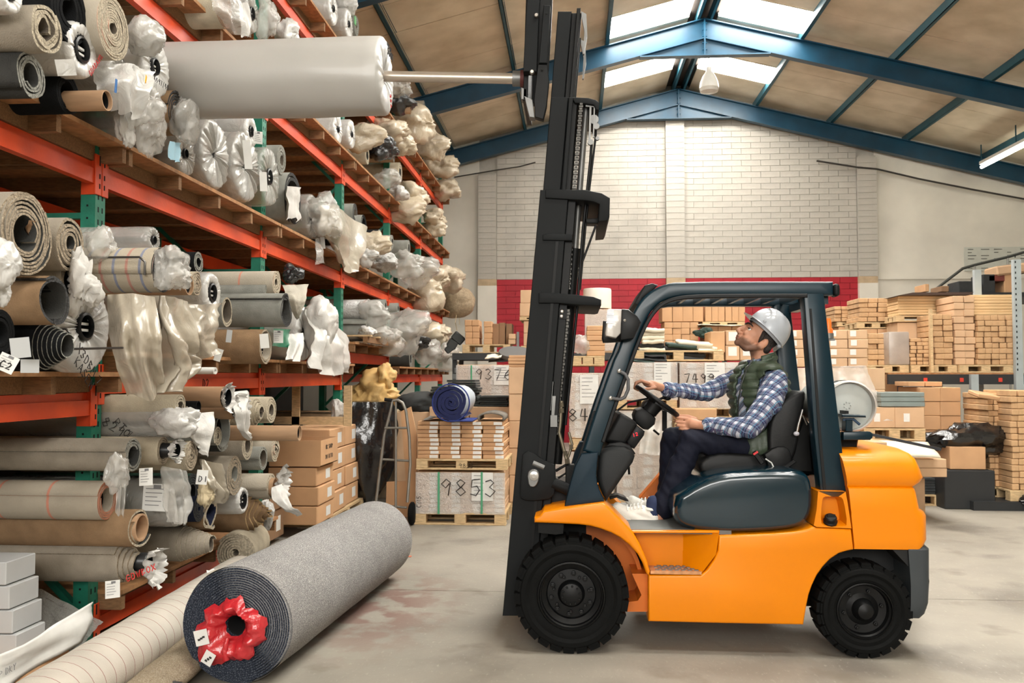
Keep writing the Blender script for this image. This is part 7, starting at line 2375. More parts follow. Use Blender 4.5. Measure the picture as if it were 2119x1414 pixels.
# ---- carpet tile stacks behind the blue roll
TILE = mat('carpet_tile_dark', (48, 52, 50), .85, 0, .3, 12)
TILE2 = mat('carpet_tile_edge', (120, 126, 122), .8, 0, .3, 40)
YT = 10.9
sup = zat(842, YT, 980)
pallet('pallet on the floor hidden behind the 9853 load', 885, 1056, YT, 0)
cgrid('plain carton behind the blue roll load', 'plain cartons behind the blue roll load', 888, 1054, 842, 1050, YT, .9, 2, 4, CARD2, z0=.137)
def tiles(px0, px1, py0, py1, Y, n, lab, grp, z0, m=TILE):
    a = atY(px0, py1, Y); c = atY(px1, py0, Y)
    h_ = (c.z - z0) / n
    me = None
    for k in range(n):
        if me is None:
            b = MB(); b.box((0, 0, 0), (c.x - a.x, .55, h_ * .78), 0); o = b.build('carpet_tile', m); me = o.data
        else: o = mesh_obj('carpet_tile', me)
        o.location = ((a.x + c.x) / 2 + R_.uniform(-.025, .03), Y + .3 + R_.uniform(-.03, .03), z0 + h_ * (k + .5))
        tag(o, lab + ', %s from the bottom' % ORD[k], 'carpet tile', grp)
tiles(928, 986, 786, 842, YT, 10, 'dark carpet tile in tall stack behind blue roll', 'tall stack of carpet tiles', sup + .002)
tiles(988, 1050, 820, 842, YT + .02, 5, 'dark carpet tile in low stack right of blue roll', 'low stack of carpet tiles', sup + .002)
tiles(890, 930, 800, 842, YT + .1, 7, 'dark carpet tile in stack left behind blue roll', 'left stack of carpet tiles', sup + .002)

# ---- load marked 9376 farther back
Y9 = 12.3
pallet('pallet under the load marked 9376', 944, 1090, Y9, zat(860, Y9, 1010))
cgrid('plain carton under the load marked 9376', 'plain cartons under the 9376 load', 946, 1090, 862, 1000, Y9, .9, 2, 3, CARD2, z0=.0)
zb9 = zat(860, Y9, 1010) + .137
cgrid('flat carton with white label in the load marked 9376', 'cartons in the 9376 load', 946, 1088, 755, 844, Y9 + .02, .85, 3, 10, CARD2, (.5, .95, .12, .88), z0=zb9, name='flat_carton', cat='flat carton')
f9 = film_face('stretch film round the farther load, numbered 9376 in marker', 946, 1088, 756, 846, Y9 + .02, 5)
write(f9, '9376', 984, 786, Y9 - .0, 22, .006)
sheet_on(f9, 1022, 1070, 757, 797, Y9)
b = MB(); a, c = atY(974, 756, Y9), atY(977, 845, Y9); b.box2((a.x, Y9 - .008, c.z), (c.x, Y9 - .004, a.z)); part(b, 'strap', STRAP, f9)
z9 = zat(754, Y9, 1010)
# scraps on top of it
def scrap(name, label, px, py, Y, w_px, h_px, m, tilt=0.0, cat='offcut', z=None, th=.012, seed=1):
    c = atY(px, py, Y); k = mpp(c)
    b = MB()
    w_, d_ = w_px * k, .35
    zz = c.z if z is None else z
    P4 = [Vector((c.x - w_ / 2, Y, zz)), Vector((c.x + w_ / 2, Y, zz + w_ * tilt)), Vector((c.x + w_ / 2, Y + d_, zz + h_px * k + w_ * tilt)), Vector((c.x - w_ / 2, Y + d_, zz + h_px * k))]
    sheet_mesh(b, P4, 12, 8, .012, 1, seed, .03)
    o = b.build(name, m, None, None, origin=(c.x, Y + d_ / 2, zz), recalc=False); o.modifiers.new('t', 'SOLIDIFY').thickness = th
    tag(o, label, cat, 'offcuts on the pallet loads')
    return o
DARKB = mat('dark_backing', (44, 46, 46), .8, 0, .2, 10)
GREENB = mat('dark_green_backing', (40, 62, 54), .7, 0, .2, 10)
CREAMB = mat('cream_board', (226, 216, 194), .75, 0, .1, 8)
scrap('board_offcut', 'pale board offcut on top of the load marked 9376, left', 1020, 742, Y9 + .1, 34, 8, CREAMB, .1, seed=2)
scrap('board_offcut', 'dark crumpled backing on top of the load marked 9376', 1040, 748, Y9 + .2, 60, 6, DARKB, .03, seed=3)
scrap('board_offcut', 'pinkish board offcut on top of the load marked 9376, right', 1070, 746, Y9 + .15, 36, 5, CARD2, .02, seed=4)
b = MB(); c = atY(1066, 732, Y9 + .4); b.lathe([(.001, .03), (.24, .03), (.245, .0), (.24, -.03), (.001, -.03)], c, (.05, -.35, .9), 28); tag(b.build('reel_disc', mat('grey_disc', (86, 84, 82), .7), None, 40, origin=c), 'round grey disc leaning on top of the load marked 9376', 'disc')
# grey stacked sheets near the rack end
tiles(938, 960, 760, 850, 13.3, 9, 'grey flat sheet in the stack by the rack end', 'grey sheets by the rack end', .9, mat('grey_sheet', (112, 116, 116), .6, 0, .2, 8))

# ---- column of cartons left of the mast foot
cgrid('tan carton in the column just left of the mast', 'tan cartons left of the mast', 1053, 1140, 760, 1062, 10.3, .9, 1, 5, CARD2, None, z0=.137)
pallet('pallet under the tan cartons left of the mast', 1050, 1142, 10.3, 0)
cgrid('thin board pack on the tan cartons beside the mast', 'board packs on the tan cartons', 1052, 1138, 735, 760, 10.31, .85, 1, 4, CARD, None)

# ---- wrapped loads behind the cab
YC_ = 10.6
for (pxa, pxb, nm, txt, sd) in ((1178, 1268, 'left', '845', 11), (1276, 1402, 'middle', '', 12), (1406, 1532, 'right', '7499', 13)):
    z_t1 = zat(850 if nm != 'left' else 930, YC_, 1400)
    lowtop = {'left': 935, 'middle': 850, 'right': 868}[nm]
    pallet('floor pallet under the %s wrapped load behind the cab' % nm, pxa, pxb, YC_, 0)
    cgrid('lower carton of the %s wrapped load behind cab' % nm, 'lower cartons, %s wrapped load' % nm, pxa + 2, pxb - 2, lowtop, 1040, YC_ + .02, .85, 3, 8, CARD2, (.3, .75, .15, .85), z0=.137)
    film_face('stretch film round the lower %s load behind the cab' % nm, pxa + 2, pxb - 2, lowtop, 1040, YC_ + .02, sd)
    zz = zat(lowtop, YC_, 1400) + .012
    hp2 = .13
    pallet('second tier pallet of the %s wrapped load behind the cab' % nm, pxa, pxb, YC_, zz, hp2)
    cgrid('upper carton of the %s wrapped load behind cab' % nm, 'upper cartons, %s wrapped load' % nm, pxa + 2, pxb - 2, 750 if nm != 'left' else 772, 800, YC_ + .02, .85, 3, 7, CARD2, (.35, .8, .12, .88), z0=zz + hp2 + .002)
    b_ = atY(1400, 800, YC_)
    fz = film_face('stretch film round the upper %s load behind the cab' % nm, pxa + 2, pxb - 2, 750 if nm != 'left' else 772, {'left': 905, 'middle': 828, 'right': 846}[nm], YC_ + .02, sd + 20)
    if nm == 'left':
        write(fz, '845', 1176, 872, YC_, 26, .007); sheet_on(fz, 1200, 1238, 776, 836, YC_)
    elif nm == 'middle': sheet_on(fz, 1353, 1388, 750, 796, YC_)
    else: write(fz, '7499', 1416, 792, YC_, 18, .006); sheet_on(fz, 1458, 1500, 752, 796, YC_)
cgrid('long brown carton under torn film, seen between wheel and driver', 'long carton between wheel and driver', 1398, 1484, 846, 870, YC_ - .25, .3, 1, 1, CARD, None)
pallet('pallet holding the long brown carton seen past the steering wheel', 1396, 1488, YC_ - .25, zat(870, YC_ - .25) - .13, .128, .3)
# ---- pallets of flattened cartons on top of the wrapped loads
ztop = zat(748, YC_, 1400)
pallet('pallet of cream flattened cartons on the middle wrapped load', 1312, 1500, YC_ + .1, ztop + .005, .13, .8)
FLAT = [(1348, 726, 58, 3, GREENB), (1350, 720, 52, 3, CREAMB), (1350, 712, 50, 3, DARKB), (1352, 704, 46, 3, CREAMB), (1350, 696, 50, 3, CREAMB), (1350, 688, 50, 4, CREAMB), (1352, 681, 46, 4, CREAMB),
        (1420, 726, 80, 3, DARKB), (1410, 718, 70, 4, DARKB), (1412, 711, 60, 4, GREENB), (1440, 706, 70, 6, CREAMB), (1452, 714, 64, 6, CREAMB), (1470, 722, 50, 4, CREAMB)]
for i, (px, py, w_, h_, m_) in enumerate(FLAT):
    scrap('flattened_carton', 'flattened carton, sheet %s of the heap on the middle wrapped load' % ['one', 'two', 'three', 'four', 'five', 'six', 'seven', 'eight', 'nine', 'ten', 'eleven', 'twelve', 'thirteen'][i], px, py, YC_ + .15 + .02 * (i % 3), w_, h_, m_, R_.uniform(-.03, .03) if i < 7 else -.08, 'flattened carton', None, .045, i)
scrap('mat_sheet', 'dark green mats fanned out on the middle wrapped load', 1310, 744, YC_ + .02, 90, 10, GREENB, -.05, 'mat', None, .02, 41)
scrap('mat_sheet', 'dark green mats lying near the front pillar of the cab', 1340, 740, YC_ + .05, 80, 8, DARKB, -.08, 'mat', None, .02, 42)
cgrid('brown wrapped carton with white side behind the driver face', 'wrapped cartons behind the driver face', 1470, 1500, 686, 730, YC_ + .25, .5, 1, 1, CARD, None)
cgrid('pale carton pair with white labels behind the driver face', 'pale labelled cartons behind the driver', 1501, 1560, 684, 746, YC_ + .3, .5, 2, 2, CARD2, (.2, .8, .3, .9))
pallet('pallet under the crumpled wrap beside the mast, on the left wrapped load', 1182, 1252, YC_ + .05, zat(757, YC_) + .0, .12, .8)
cgrid('brown carton stacked on the pallet right of the mast', 'brown cartons right of the mast', 1214, 1252, 674, 737, YC_ + .1, .5, 1, 6, CARD, None, z0=zat(757, YC_) + .122)
bb = atY(1202, 712, YC_ + .15); b = MB(); bunch_mesh(b, bb, (.12, .1, .12), 61, amp=.35); tag(b.build('plastic_wrapping', WRAPC, None, 55, origin=bb), 'round film wrapped bundle beside the brown cartons right of the mast', 'plastic sheet')
b = MB(); sheet_mesh(b, [atY(1330, 870, 10.3), atY(1390, 872, 10.3), atY(1386, 945, 10.2), atY(1322, 940, 10.2)], 14, 14, .05, 3, 44)
tag(b.build('plastic_sheet', WRAPC, None, None, origin=atY(1355, 900, 10.25), recalc=False), 'torn clear film hanging off the wrapped load under the steering wheel', 'plastic sheet')

# ---- back racking in front of the red wall
BRK = mat('dark_rack_beam', (38, 40, 42), .5, 0, .1, 4)
YB_ = 15.2
zsh = zat(731, YB_, 1010)
xr0, xr1 = atY(936, 700, YB_).x, atY(1760, 700, YB_).x
br = empty('back_rack', ((xr0 + xr1) / 2, YB_, 0), label='dark pallet rack along the red wall behind the forklift', cat='rack')
b = MB(); b.box2((xr0, YB_ - .02, zsh - .12), (xr1, YB_ + .04, zsh - .001)); part(b, 'beam', BRK, br)
b = MB(); b.box2((xr0, YB_ + 1.0, zsh - .12), (xr1, YB_ + 1.06, zsh - .001)); part(b, 'beam', BRK, br)
for px in (940, 1225, 1500, 1755):
    x = atY(px, 700, YB_).x
    for yy in (YB_ + .05, YB_ + .96):
        b = MB(); b.box2((x - .04, yy, 0), (x + .04, yy + .05, zsh - .0)); part(b, 'upright', BRK, br)
def back_pallet(lab, a, c, pyt, pyb): return pallet(lab, a, c, YB_, zat(pyb, YB_, (a + c) / 2), zat(pyt, YB_, 1000) - zat(pyb, YB_, 1000), .9)
back_pallet('pallet with tall brown boxes on the rack by the white pier', 956, 1056, 713, 731)
zb_ = zat(713, YB_, 1000) + .002
cgrid('brown box in left tall stack on back rack', 'left tall stack on the back rack', 962, 992, 662, 713, YB_ + .03, .5, 2, 4, CARD, z0=zb_, name='box', cat='box')
cgrid('brown box in the slim stack on the back rack', 'slim stack on the back rack', 1001, 1018, 665, 713, YB_ + .03, .4, 1, 4, CARD, z0=zb_, name='box', cat='box')
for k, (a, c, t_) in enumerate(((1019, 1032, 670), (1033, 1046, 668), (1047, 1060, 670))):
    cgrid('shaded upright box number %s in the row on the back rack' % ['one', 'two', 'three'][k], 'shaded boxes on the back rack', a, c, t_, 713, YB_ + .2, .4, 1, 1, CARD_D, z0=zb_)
cgrid('small tan box at the back rack pallet end', 'small tan boxes on the back rack', 1052, 1067, 691, 712, YB_ - .0, .3, 1, 2, CARD2, z0=zb_, name='box', cat='box')
b = MB(); a, c = atY(1069, 687, YB_), atY(1074, 724, YB_); b.box2((a.x, YB_ + .02, zsh + .002), (c.x, YB_ + .08, a.z)); tag(b.build('metal_channel', STEELD, None, origin=(a.x, YB_, zsh)), 'upright grey metal channel beside the small tan box', 'metal channel')
for i, (px, py, w_) in enumerate(((936, 712, 20), (948, 700, 26), (930, 722, 14))):
    c = atY(px, py, YB_ + .3); k = mpp(c)
    b = MB(); b.box(c, (w_ * k, .3, .16), 0, Euler((.1, .5 + .2 * i, .2)).to_matrix(), .02); tag(b.build('foam_pad', mat('dark_pad', (60, 64, 64), .7), None, origin=c), ['dark grey pad lying left on the back rack', 'largest dark grey pad at the rack end', 'lowest dark pad at the rack end'][i], 'pad', 'pads by the rack end')
back_pallet('pallet behind the mast on the back rack, lower one', 1078, 1180, 716, 731)
cgrid('tan box behind the mast on lower back pallet', 'tan boxes behind the mast', 1083, 1180, 664, 716, YB_ + .03, .5, 4, 2, CARD2, z0=zat(716, YB_, 1000) + .002, name='box', cat='box')
back_pallet('pallet behind the mast on the back rack, upper one', 1075, 1180, 655, 663)
cgrid('tan box at the top behind the mast', 'top boxes behind the mast', 1076, 1180, 600, 655, YB_ + .03, .5, 4, 2, CARD2, z0=zat(655, YB_, 1000) + .002, name='box', cat='box')
# white drum and wrapped boxes right of the mast
cgrid('wrapped carton under the white roll by the mast', 'cartons under the white roll', 1212, 1284, 640, 731, YB_ + .05, .6, 2, 3, CARD2, z0=zsh + .002, name='box', cat='box')
film_face('film round the cartons under the white roll', 1212, 1284, 641, 726, YB_ + .05, 71)
c = atY(1236, 640, YB_ + .35); k = mpp(c)
b = MB(); b.lathe([(.001, .36), (.24, .36), (.25, .34), (.25, .003), (.001, .003)], c, (0, 0, 1), 28); tag(b.build('foam_roll', mat('white_foam', (222, 214, 202), .6, 0, .06, 6), None, 40, origin=c), 'white standing roll on cartons against the red wall', 'roll')
# boxes seen through the cab opening
back_pallet('pallet under the row of tall boxes by the driver hat', 1456, 1544, 666, 674)
cgrid('tall box in the left row at the red wall', 'left row of boxes on the red wall', 1370, 1456, 634, 666, YB_ + .03, .6, 4, 1, CARD, None, z0=zat(666, YB_, 1400) + .001, name='box', cat='box')
cgrid('upper tall box in the row by the driver hat', 'row of boxes by the driver hat', 1459, 1542, 634, 666, YB_ + .03, .6, 6, 1, CARD, None, z0=zat(666, YB_, 1400) + .001, name='box', cat='box')
cgrid('brown box in the block under the left row', 'block of boxes under the left row', 1374, 1446, 667, 731, YB_ + .0, .6, 4, 5, CARD, None, z0=zsh + .002, name='box', cat='box')
cgrid('brown box in the block under the hat side pallet', 'block of boxes under the hat side', 1458, 1542, 675, 731, YB_ + .03, .6, 3, 4, CARD, None, z0=zsh + .002, name='box', cat='box')
scrap('board_offcut', 'long pale board lying before the hat side pallet', 1490, 672, YB_ - .1, 90, 4, CREAMB, -.01, seed=21, z=None)
c = atY(1458, 690, YB_ - .2); b = MB(); bunch_mesh(b, c, (.14, .1, .09), 77, amp=.5); tag(b.build('plastic_wrapping', GREENB, None, 50, origin=c), 'small dark green rag on the boxes by the red wall', 'rag')

# ---- right of the cab: labelled cartons, film, steel cases, boards
YG = 10.9
zg = .137
pallet('floor pallet under the labelled cartons right of the cab', 1630, 1840, YG, 0)
gl = lambda c, r: 'tan white-labelled carton stacked right of the cab'
cgrid(gl, 'tan labelled cartons right of the cab', 1632, 1796, 683, 760, YG + .02, .6, 4, 4, CARD2, (.12, .42, .3, .9))
cgrid('tan carton under the labelled stack right of the cab', 'tan cartons under the labelled stack', 1632, 1834, 762, 1040, YG + .0, .7, 4, 6, CARD2, None, z0=zg, skip=())
b = MB()
sheet_mesh(b, [[atY(1640, 762, YG - .08), atY(1720, 756, YG - .1), atY(1792, 758, YG - .08)], [atY(1640, 830, YG - .2), atY(1740, 800, YG - .2), atY(1810, 810, YG - .16)], [atY(1650, 900, YG - .25), atY(1790, 870, YG - .35), atY(1915, 876, YG - .3)]], 26, 24, .05, 4, 55)
tag(b.build('plastic_sheet', WRAPC, None, None, origin=atY(1760, 820, YG - .15), recalc=False), 'clear film draped from the labelled cartons behind the gas bottle', 'plastic sheet')
YH = 10.55
cgrid('grey ribbed steel case right of the gas bottle', 'grey steel cases', 1822, 1914, 812, 842, YH, .5, 1, 3, mat('grey_steel_case', (140, 152, 150), .4, .3, .1, 4), None, name='steel_case', cat='steel case')
cgrid('tan carton under film below the grey steel cases', 'tan cartons below the steel cases', 1790, 1914, 843, 886, YH, .5, 2, 1, CARD2, (.3, .5, .3, .7))
pallet('pallet under the tan cartons and grey steel cases', 1788, 1916, YH - .02, zat(912, YH, 1850), zat(887, YH, 1850) - zat(912, YH, 1850), .6)
cgrid('plain carton stack base under the steel case pallet', 'carton base under the steel case pallet', 1790, 1914, 913, 1040, YH, .6, 2, 2, CARD2, None, z0=.0)
# flat boards and black strips in front
YK = 9.9
cgrid('open tan carton with cream sheet edges behind the counterweight', 'tan cartons behind the counterweight', 1745, 1835, 915, 940, YK, .5, 1, 1, CARD2, None)
cgrid('support carton hidden behind the counterweight', 'cartons hidden by the counterweight', 1745, 1890, 941, 1060, YK, .5, 2, 3, CARD, None, z0=.0)
scrap('board_offcut', 'long cream board lying over cartons behind the counterweight', 1880, 942, YK - .1, 130, 26, CREAMB, -.03, seed=32)
b = MB(); b.bar(atY(1796, 898, YK - .1), atY(1945, 930, YK - .2), .09, .03); tag(b.build('trim_bundle', mat('black_trim', (30, 32, 38), .35), None, origin=atY(1870, 915, YK)), 'bundle of black strips lying across the boards behind the counterweight', 'strips')
cgrid('tan carton on the black panels by the counterweight', 'tan cartons on the black panels', 1880, 1960, 950, 988, YK + .1, .55, 1, 2, CARD2, None)
pf = atZ(1950, 1048, 0)
pallet('floor pallet under the black panels right of the counterweight', 1880, 2005, pf.y, 0, .14)
cgrid('dark flat sheet stacked right of the counterweight', 'dark panels right of the counterweight', 1885, 1992, 990, 1022, pf.y + .03, .7, 1, 6, mat('dark_panel', (52, 56, 58), .5, 0, .3, 6), None, name='shelving_sheet', cat='sheet', z0=.142)
# brown cartons standing in the dark bay
YL = 12.0
cgrid('brown carton in the dark bay under right shelf', 'brown cartons under the right shelf', 1905, 1990, 802, 985, YL, .8, 2, 7, CARD, None, z0=.15, name='carton')
cgrid('brown carton on top behind the steel cases', 'brown cartons behind the steel cases', 1880, 1950, 790, 800, YL + .1, .5, 2, 1, CARD, None)
pallet('pallet under the brown cartons in the dark bay', 1900, 1995, YL, 0, .145)
b = MB(); c = atY(1995, 905, YL - .6)
bunch_mesh(b, c + Vector((.1, 0, -.05)), (.45, .25, .2), 91, amp=.5); tag(b.build('plastic_bag', BAG, None, 50, origin=c), 'black plastic heap on a carton in front of the dark bay', 'plastic bag')
cgrid('low open carton under the black plastic heap', 'low carton under the black heap', 1965, 2040, 925, 972, YL - .9, .5, 1, 1, CARD, None)
b = MB(); b.box2((atY(1950, 972, YL - .9).x, YL - .95, .0), (atY(2055, 972, YL - .9).x, YL - .3, zat(973, YL - .9, 2000)), 0, .01); tag(b.build('timber_plinth', BRK, None, origin=(atY(2000, 972, YL - .9).x, YL - .6, 0)), 'dark block under the low open carton by the black heap', 'plinth')
# ---- right hand rack
rk = empty('right_rack', (9, 12.6, 0), label='grey steel rack with a dark beam at the right edge of the view', cat='rack')
YR = 12.6
zR = zat(772, YR, 2000)
GREYU = mat('grey_blue_upright', (168, 178, 180), .45, .1, .1, 4)
xa, xb_ = atY(1838, 780, YR).x, atY(2300, 780, YR).x
b = MB(); b.box2((xa, YR, zR - .16), (xb_, YR + .05, zR - .02)); bmo = part(b, 'beam', BRK, rk)
for px in (1915, 1990, 2070):
    b = MB(); c = atY(px, 786, YR); b.box2((c.x - .025, YR - .006, c.z - .03), (c.x + .025, YR - .0005, c.z + .025)); part(b, 'red_marker', mat('red_marker', (206, 60, 40), .6), bmo)
b = MB(); b.box2((xa, YR + .0, zR - .02), (xb_, YR + 1.2, zR - .001)); part(b, 'shelf_board', BOARD, rk)
for px, zt in ((2012, zR - .02), (2109, 3.25)):
    x = atY(px, 780, YR - (.06 if zt > 2 else 0)).x
    for yy in (YR - .08, YR + 1.1):
        b = MB(); b.box2((x - .05, yy, 0), (x + .05, yy + .07, zt)); part(b, 'upright', GREYU, rk)
    if zt > 2:
        b = MB()
        for k in range(22): b.box2((x - .035, YR - .0825, 1.7 + k * .075), (x - .02, YR - .0795, 1.73 + k * .075))
        tag(part(b, 'slot_holes', SLOT, rk), kind='stuff')
b = MB(); b.box2((xa + .6, 11.6, .0), (xb_, 11.7, .1)); part(b, 'floor_beam', BRK, rk)
# bundles on the shelf
def bundles(lab, grp, px0, px1, py0, Y, depth, cols, rows, z0, m=CARD3):
    cgrid(lab, grp, px0, px1, py0, 760, Y, depth, cols, rows, m, None, .012, 'carton_bundle', 'carton bundle', z0=z0, gap=.006)
def shelf_pal(lab, a, c, Y=YR + .05): return pallet(lab, a, c, Y, zR + .001, .11, .9)
shelf_pal('shelf pallet under film wrapped grey load on the right rack', 1796, 1884)
shelf_pal('shelf pallet behind the timber post on the right rack', 1888, 1984)
shelf_pal('shelf pallet at the right end of the right rack', 1988, 2100, YR - .0)
z1 = zR + .113
bundles('carton bundle in far left pile on right rack', 'far left pile of bundles', 1797, 1838, 690, YR + .3, .6, 2, 6, z1, CARD3)
b = MB(); bx0, bx1 = atY(1839, 690, YR + .1).x, atY(1882, 690, YR + .1).x
b.box2((bx0, YR + .1, z1), (bx1, YR + .8, zat(686, YR, 1860)), 0, .02, 2); tag(b.build('wrapped_load', mat('grey_film_load', (166, 154, 144), .3, 0, .15, 5, .5, 12, spec=.8), None, 40, origin=(bx0, YR + .4, z1)), 'grey film wrapped load between bundles on the right rack', 'wrapped load')
bundles('bundled flat cartons right of the grey film load', 'bundles right of the grey load', 1884, 1922, 700, YR + .08, .6, 3, 7, z1)
b = MB(); a, c = atY(1923, 640, YR), atY(1931, 770, YR); b.box2((a.x, YR - .02, zR + .001), (c.x, YR + .04, a.z)); tag(b.build('timber_post', PALLET, None, origin=(a.x, YR, zR)), 'pale timber post standing on the right rack shelf', 'post')
bundles('bundled flat cartons right of the timber post', 'bundles right of the timber post', 1933, 1972, 650, YR + .08, .6, 2, 9, z1)
bundles('carton bundle in middle tall pile on right rack', 'middle tall pile of bundles', 1974, 2018, 612, YR + .06, .6, 2, 10, z1, CARD2)
bundles('carton bundle in wide pile by the grey upright', 'wide pile by the grey upright', 2022, 2098, 652, YR + .02, .6, 5, 9, z1)
# upper tier: long pallets of board seen on the skew
bundles('board bundle in small far pile by red wall', 'small far pile of boards', 1727, 1770, 634, YR + 2.2, .6, 3, 4, zat(666, YR + 2.2, 1740))
pallet('far pallet before the red wall end', 1735, 1775, YR + 2.2, zat(676, YR + 2.2, 1740) , zat(667, YR + 2.2, 1740) - zat(676, YR + 2.2, 1740), .6)
cgrid('plain carton under the far pallet by red wall', 'plain cartons under the far pallet', 1735, 1796, 677, 780, YR + 2.2, .6, 2, 3, CARD, None, z0=0)
bundles('bundled boards in the second upper pile, nearer the stairs', 'second upper pile of boards', 1778, 1856, 617, YR + 1.4, .6, 4, 5, zat(666, YR + 1.4, 1800))
pallet('upper pallet under the second pile of boards', 1776, 1858, YR + 1.4, zat(680, YR + 1.4, 1800), zat(667, YR + 1.4, 1800) - zat(680, YR + 1.4, 1800), .6)
cgrid('plain carton under the second upper pallet of boards', 'plain cartons under the second upper pallet', 1778, 1856, 681, 780, YR + 1.4, .6, 2, 3, CARD, None, z0=0)
cgrid('long pale board stacked under the dark lid', 'long boards under the dark lid', 1858, 2000, 612, 652, YR + .75, .45, 1, 7, mat('pale_board', (228, 194, 146), .7, 0, .15, 8, stretch=(.5, 4, 14)), None, name='board', cat='board')
cgrid('long pale board stacked by the grey upright', 'long boards by the grey upright', 1994, 2104, 610, 652, YR + .72, .45, 1, 7, mat('pale_board', (228, 194, 146), .7), None, name='board', cat='board')
pallet('upper pallet under the long pale boards', 1858, 2104, YR + .72, zat(666, YR + .72, 1900), zat(653, YR + .72, 1900) - zat(666, YR + .72, 1900), .48)
cgrid('plain carton behind the shelf piles under the long boards', 'cartons under the long boards', 1858, 2104, 667, 760, YR + .75, .45, 4, 1, CARD2, None, z0=z1)
b = MB(); a, c = atY(1858, 612, YR + .6), atY(2012, 602, YR + .6); b.prism([(a.x, a.z + .002), (a.x + .2, a.z + .04), (c.x, a.z + .04), (c.x - .05, a.z + .002)], YR + .55, YR + 1.2); tag(b.build('dark_panel', mat('dark_brown_panel', (64, 48, 40), .6), None, origin=(a.x, YR + .8, a.z)), 'dark flat panel lying on the long pale boards', 'panel')
# stack at the right edge on floor pallets
for k, (a, c, Yk, top, cols, rows) in enumerate(((2022, 2062, 11.55, 880, 3, 8), (2042, 2090, 11.35, 814, 4, 16), (2090, 2150, 11.0, 808, 4, 16))):
    zq = .11
    pallet('pallet %s at the right edge under brown bundles' % ['farthest', 'second', 'nearest'][k], a - 2, c + 2, Yk, zq, .13, .8)
    bundles('carton bundle in %s floor pile at right edge' % ['low far', 'tall middle', 'nearest'][k], '%s floor pile at the right edge' % ['low far', 'tall middle', 'nearest'][k], a, c, top, Yk + .02, .7, cols, rows, zq + .132)
b = MB(); bx = atY(2010, 1000, 11.0).x; b.box2((bx, 10.95, 0), (bx + 2.2, 12.4, .108)); tag(b.build('timber_plinth', BRK, None, origin=(bx + 1, 11.6, 0)), 'dark low plinth under the right edge pallets', 'plinth')
c = atZ(2112, 1060, 0); b = MB(); bunch_mesh(b, c + Vector((.25, .1, .1)), (.2, .15, .1), 95, amp=.4); tag(b.build('plastic_bag', BAG, None, 50, origin=c), 'black bundle on the floor at the right edge', 'plastic bag')
c = atY(2036, 818, 11.2); b = MB(); b.box(c, (.28, .25, .05), 0, Euler((.2, .15, .1)).to_matrix(), .01); tag(b.build('torn_carton', CARD, None, origin=c), 'torn carton flap on top of the tall right edge pile', 'carton flap')

# ---- stair rail and dark goods at the upper right
RAIL = mat('dark_hand_rail', (72, 74, 70), .5, .3)
YS = 18.0
sr = empty('stair_rail', atY(2017, 600, YS), label='dark stair hand rail rising along the far wall at the right', cat='hand rail')
b = MB(); b.tube([atY(*q, YS) for q in ((1930, 604), (1945, 592), (1992, 556), (2015, 549), (2085, 532), (2119, 522), (2220, 495))], .028, 8); part(b, 'hand_rail', RAIL, sr, 60)
for px, py, pe in ((2017, 549, 605), (2085, 532, 600)):
    b = MB(); a = atY(px, py, YS); b.tube([a, Vector((a.x, YS, 0))], .022, 8); part(b, 'post', mat('rail_post_grey', (160, 160, 152), .5, .3), sr, 60)
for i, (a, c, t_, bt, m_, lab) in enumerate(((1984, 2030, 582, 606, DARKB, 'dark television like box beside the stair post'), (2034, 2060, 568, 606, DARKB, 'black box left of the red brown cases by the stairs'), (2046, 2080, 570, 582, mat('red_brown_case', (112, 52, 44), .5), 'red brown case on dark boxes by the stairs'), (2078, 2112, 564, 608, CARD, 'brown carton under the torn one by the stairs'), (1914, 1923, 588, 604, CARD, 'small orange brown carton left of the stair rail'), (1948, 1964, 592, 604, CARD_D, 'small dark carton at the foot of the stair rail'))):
    Yi = 16.6
    p0_, p1_ = atY(a, t_, Yi), atY(c, bt, Yi)
    b = MB(); b.box2((p0_.x, Yi, p1_.z), (p1_.x, Yi + .5, p0_.z), 0, .01); tag(b.build('carton', m_, None, origin=((p0_.x + p1_.x) / 2, Yi + .25, p1_.z)), lab, 'box', 'goods on the landing')
# landing that carries them
a, c = atY(1905, 606, 16.5), atY(2250, 606, 16.5)
ld = empty('landing', (a.x, 16.5, 0), label='raised landing behind the right hand rack', cat='platform')
b = MB(); b.box2((a.x, 16.4, a.z - .1), (X_R - .02, 18.1, a.z - .012)); part(b, 'deck', BRK, ld)
for xx in (a.x + .1, X_R - .5):
    for yy in (16.5, 17.9):
        b = MB(); b.box2((xx - .05, yy - .05, 0), (xx + .05, yy + .05, a.z - .101)); part(b, 'post', BRK, ld)
b = MB(); c = atY(2100, 558, 16.8); b.box(c, (.9, .5, .18), 0, Euler((0, -.12, 0)).to_matrix(), .03); tag(b.build('carton', CARD2, None, origin=c), 'torn pale carton on top of the goods by the stairs', 'carton')

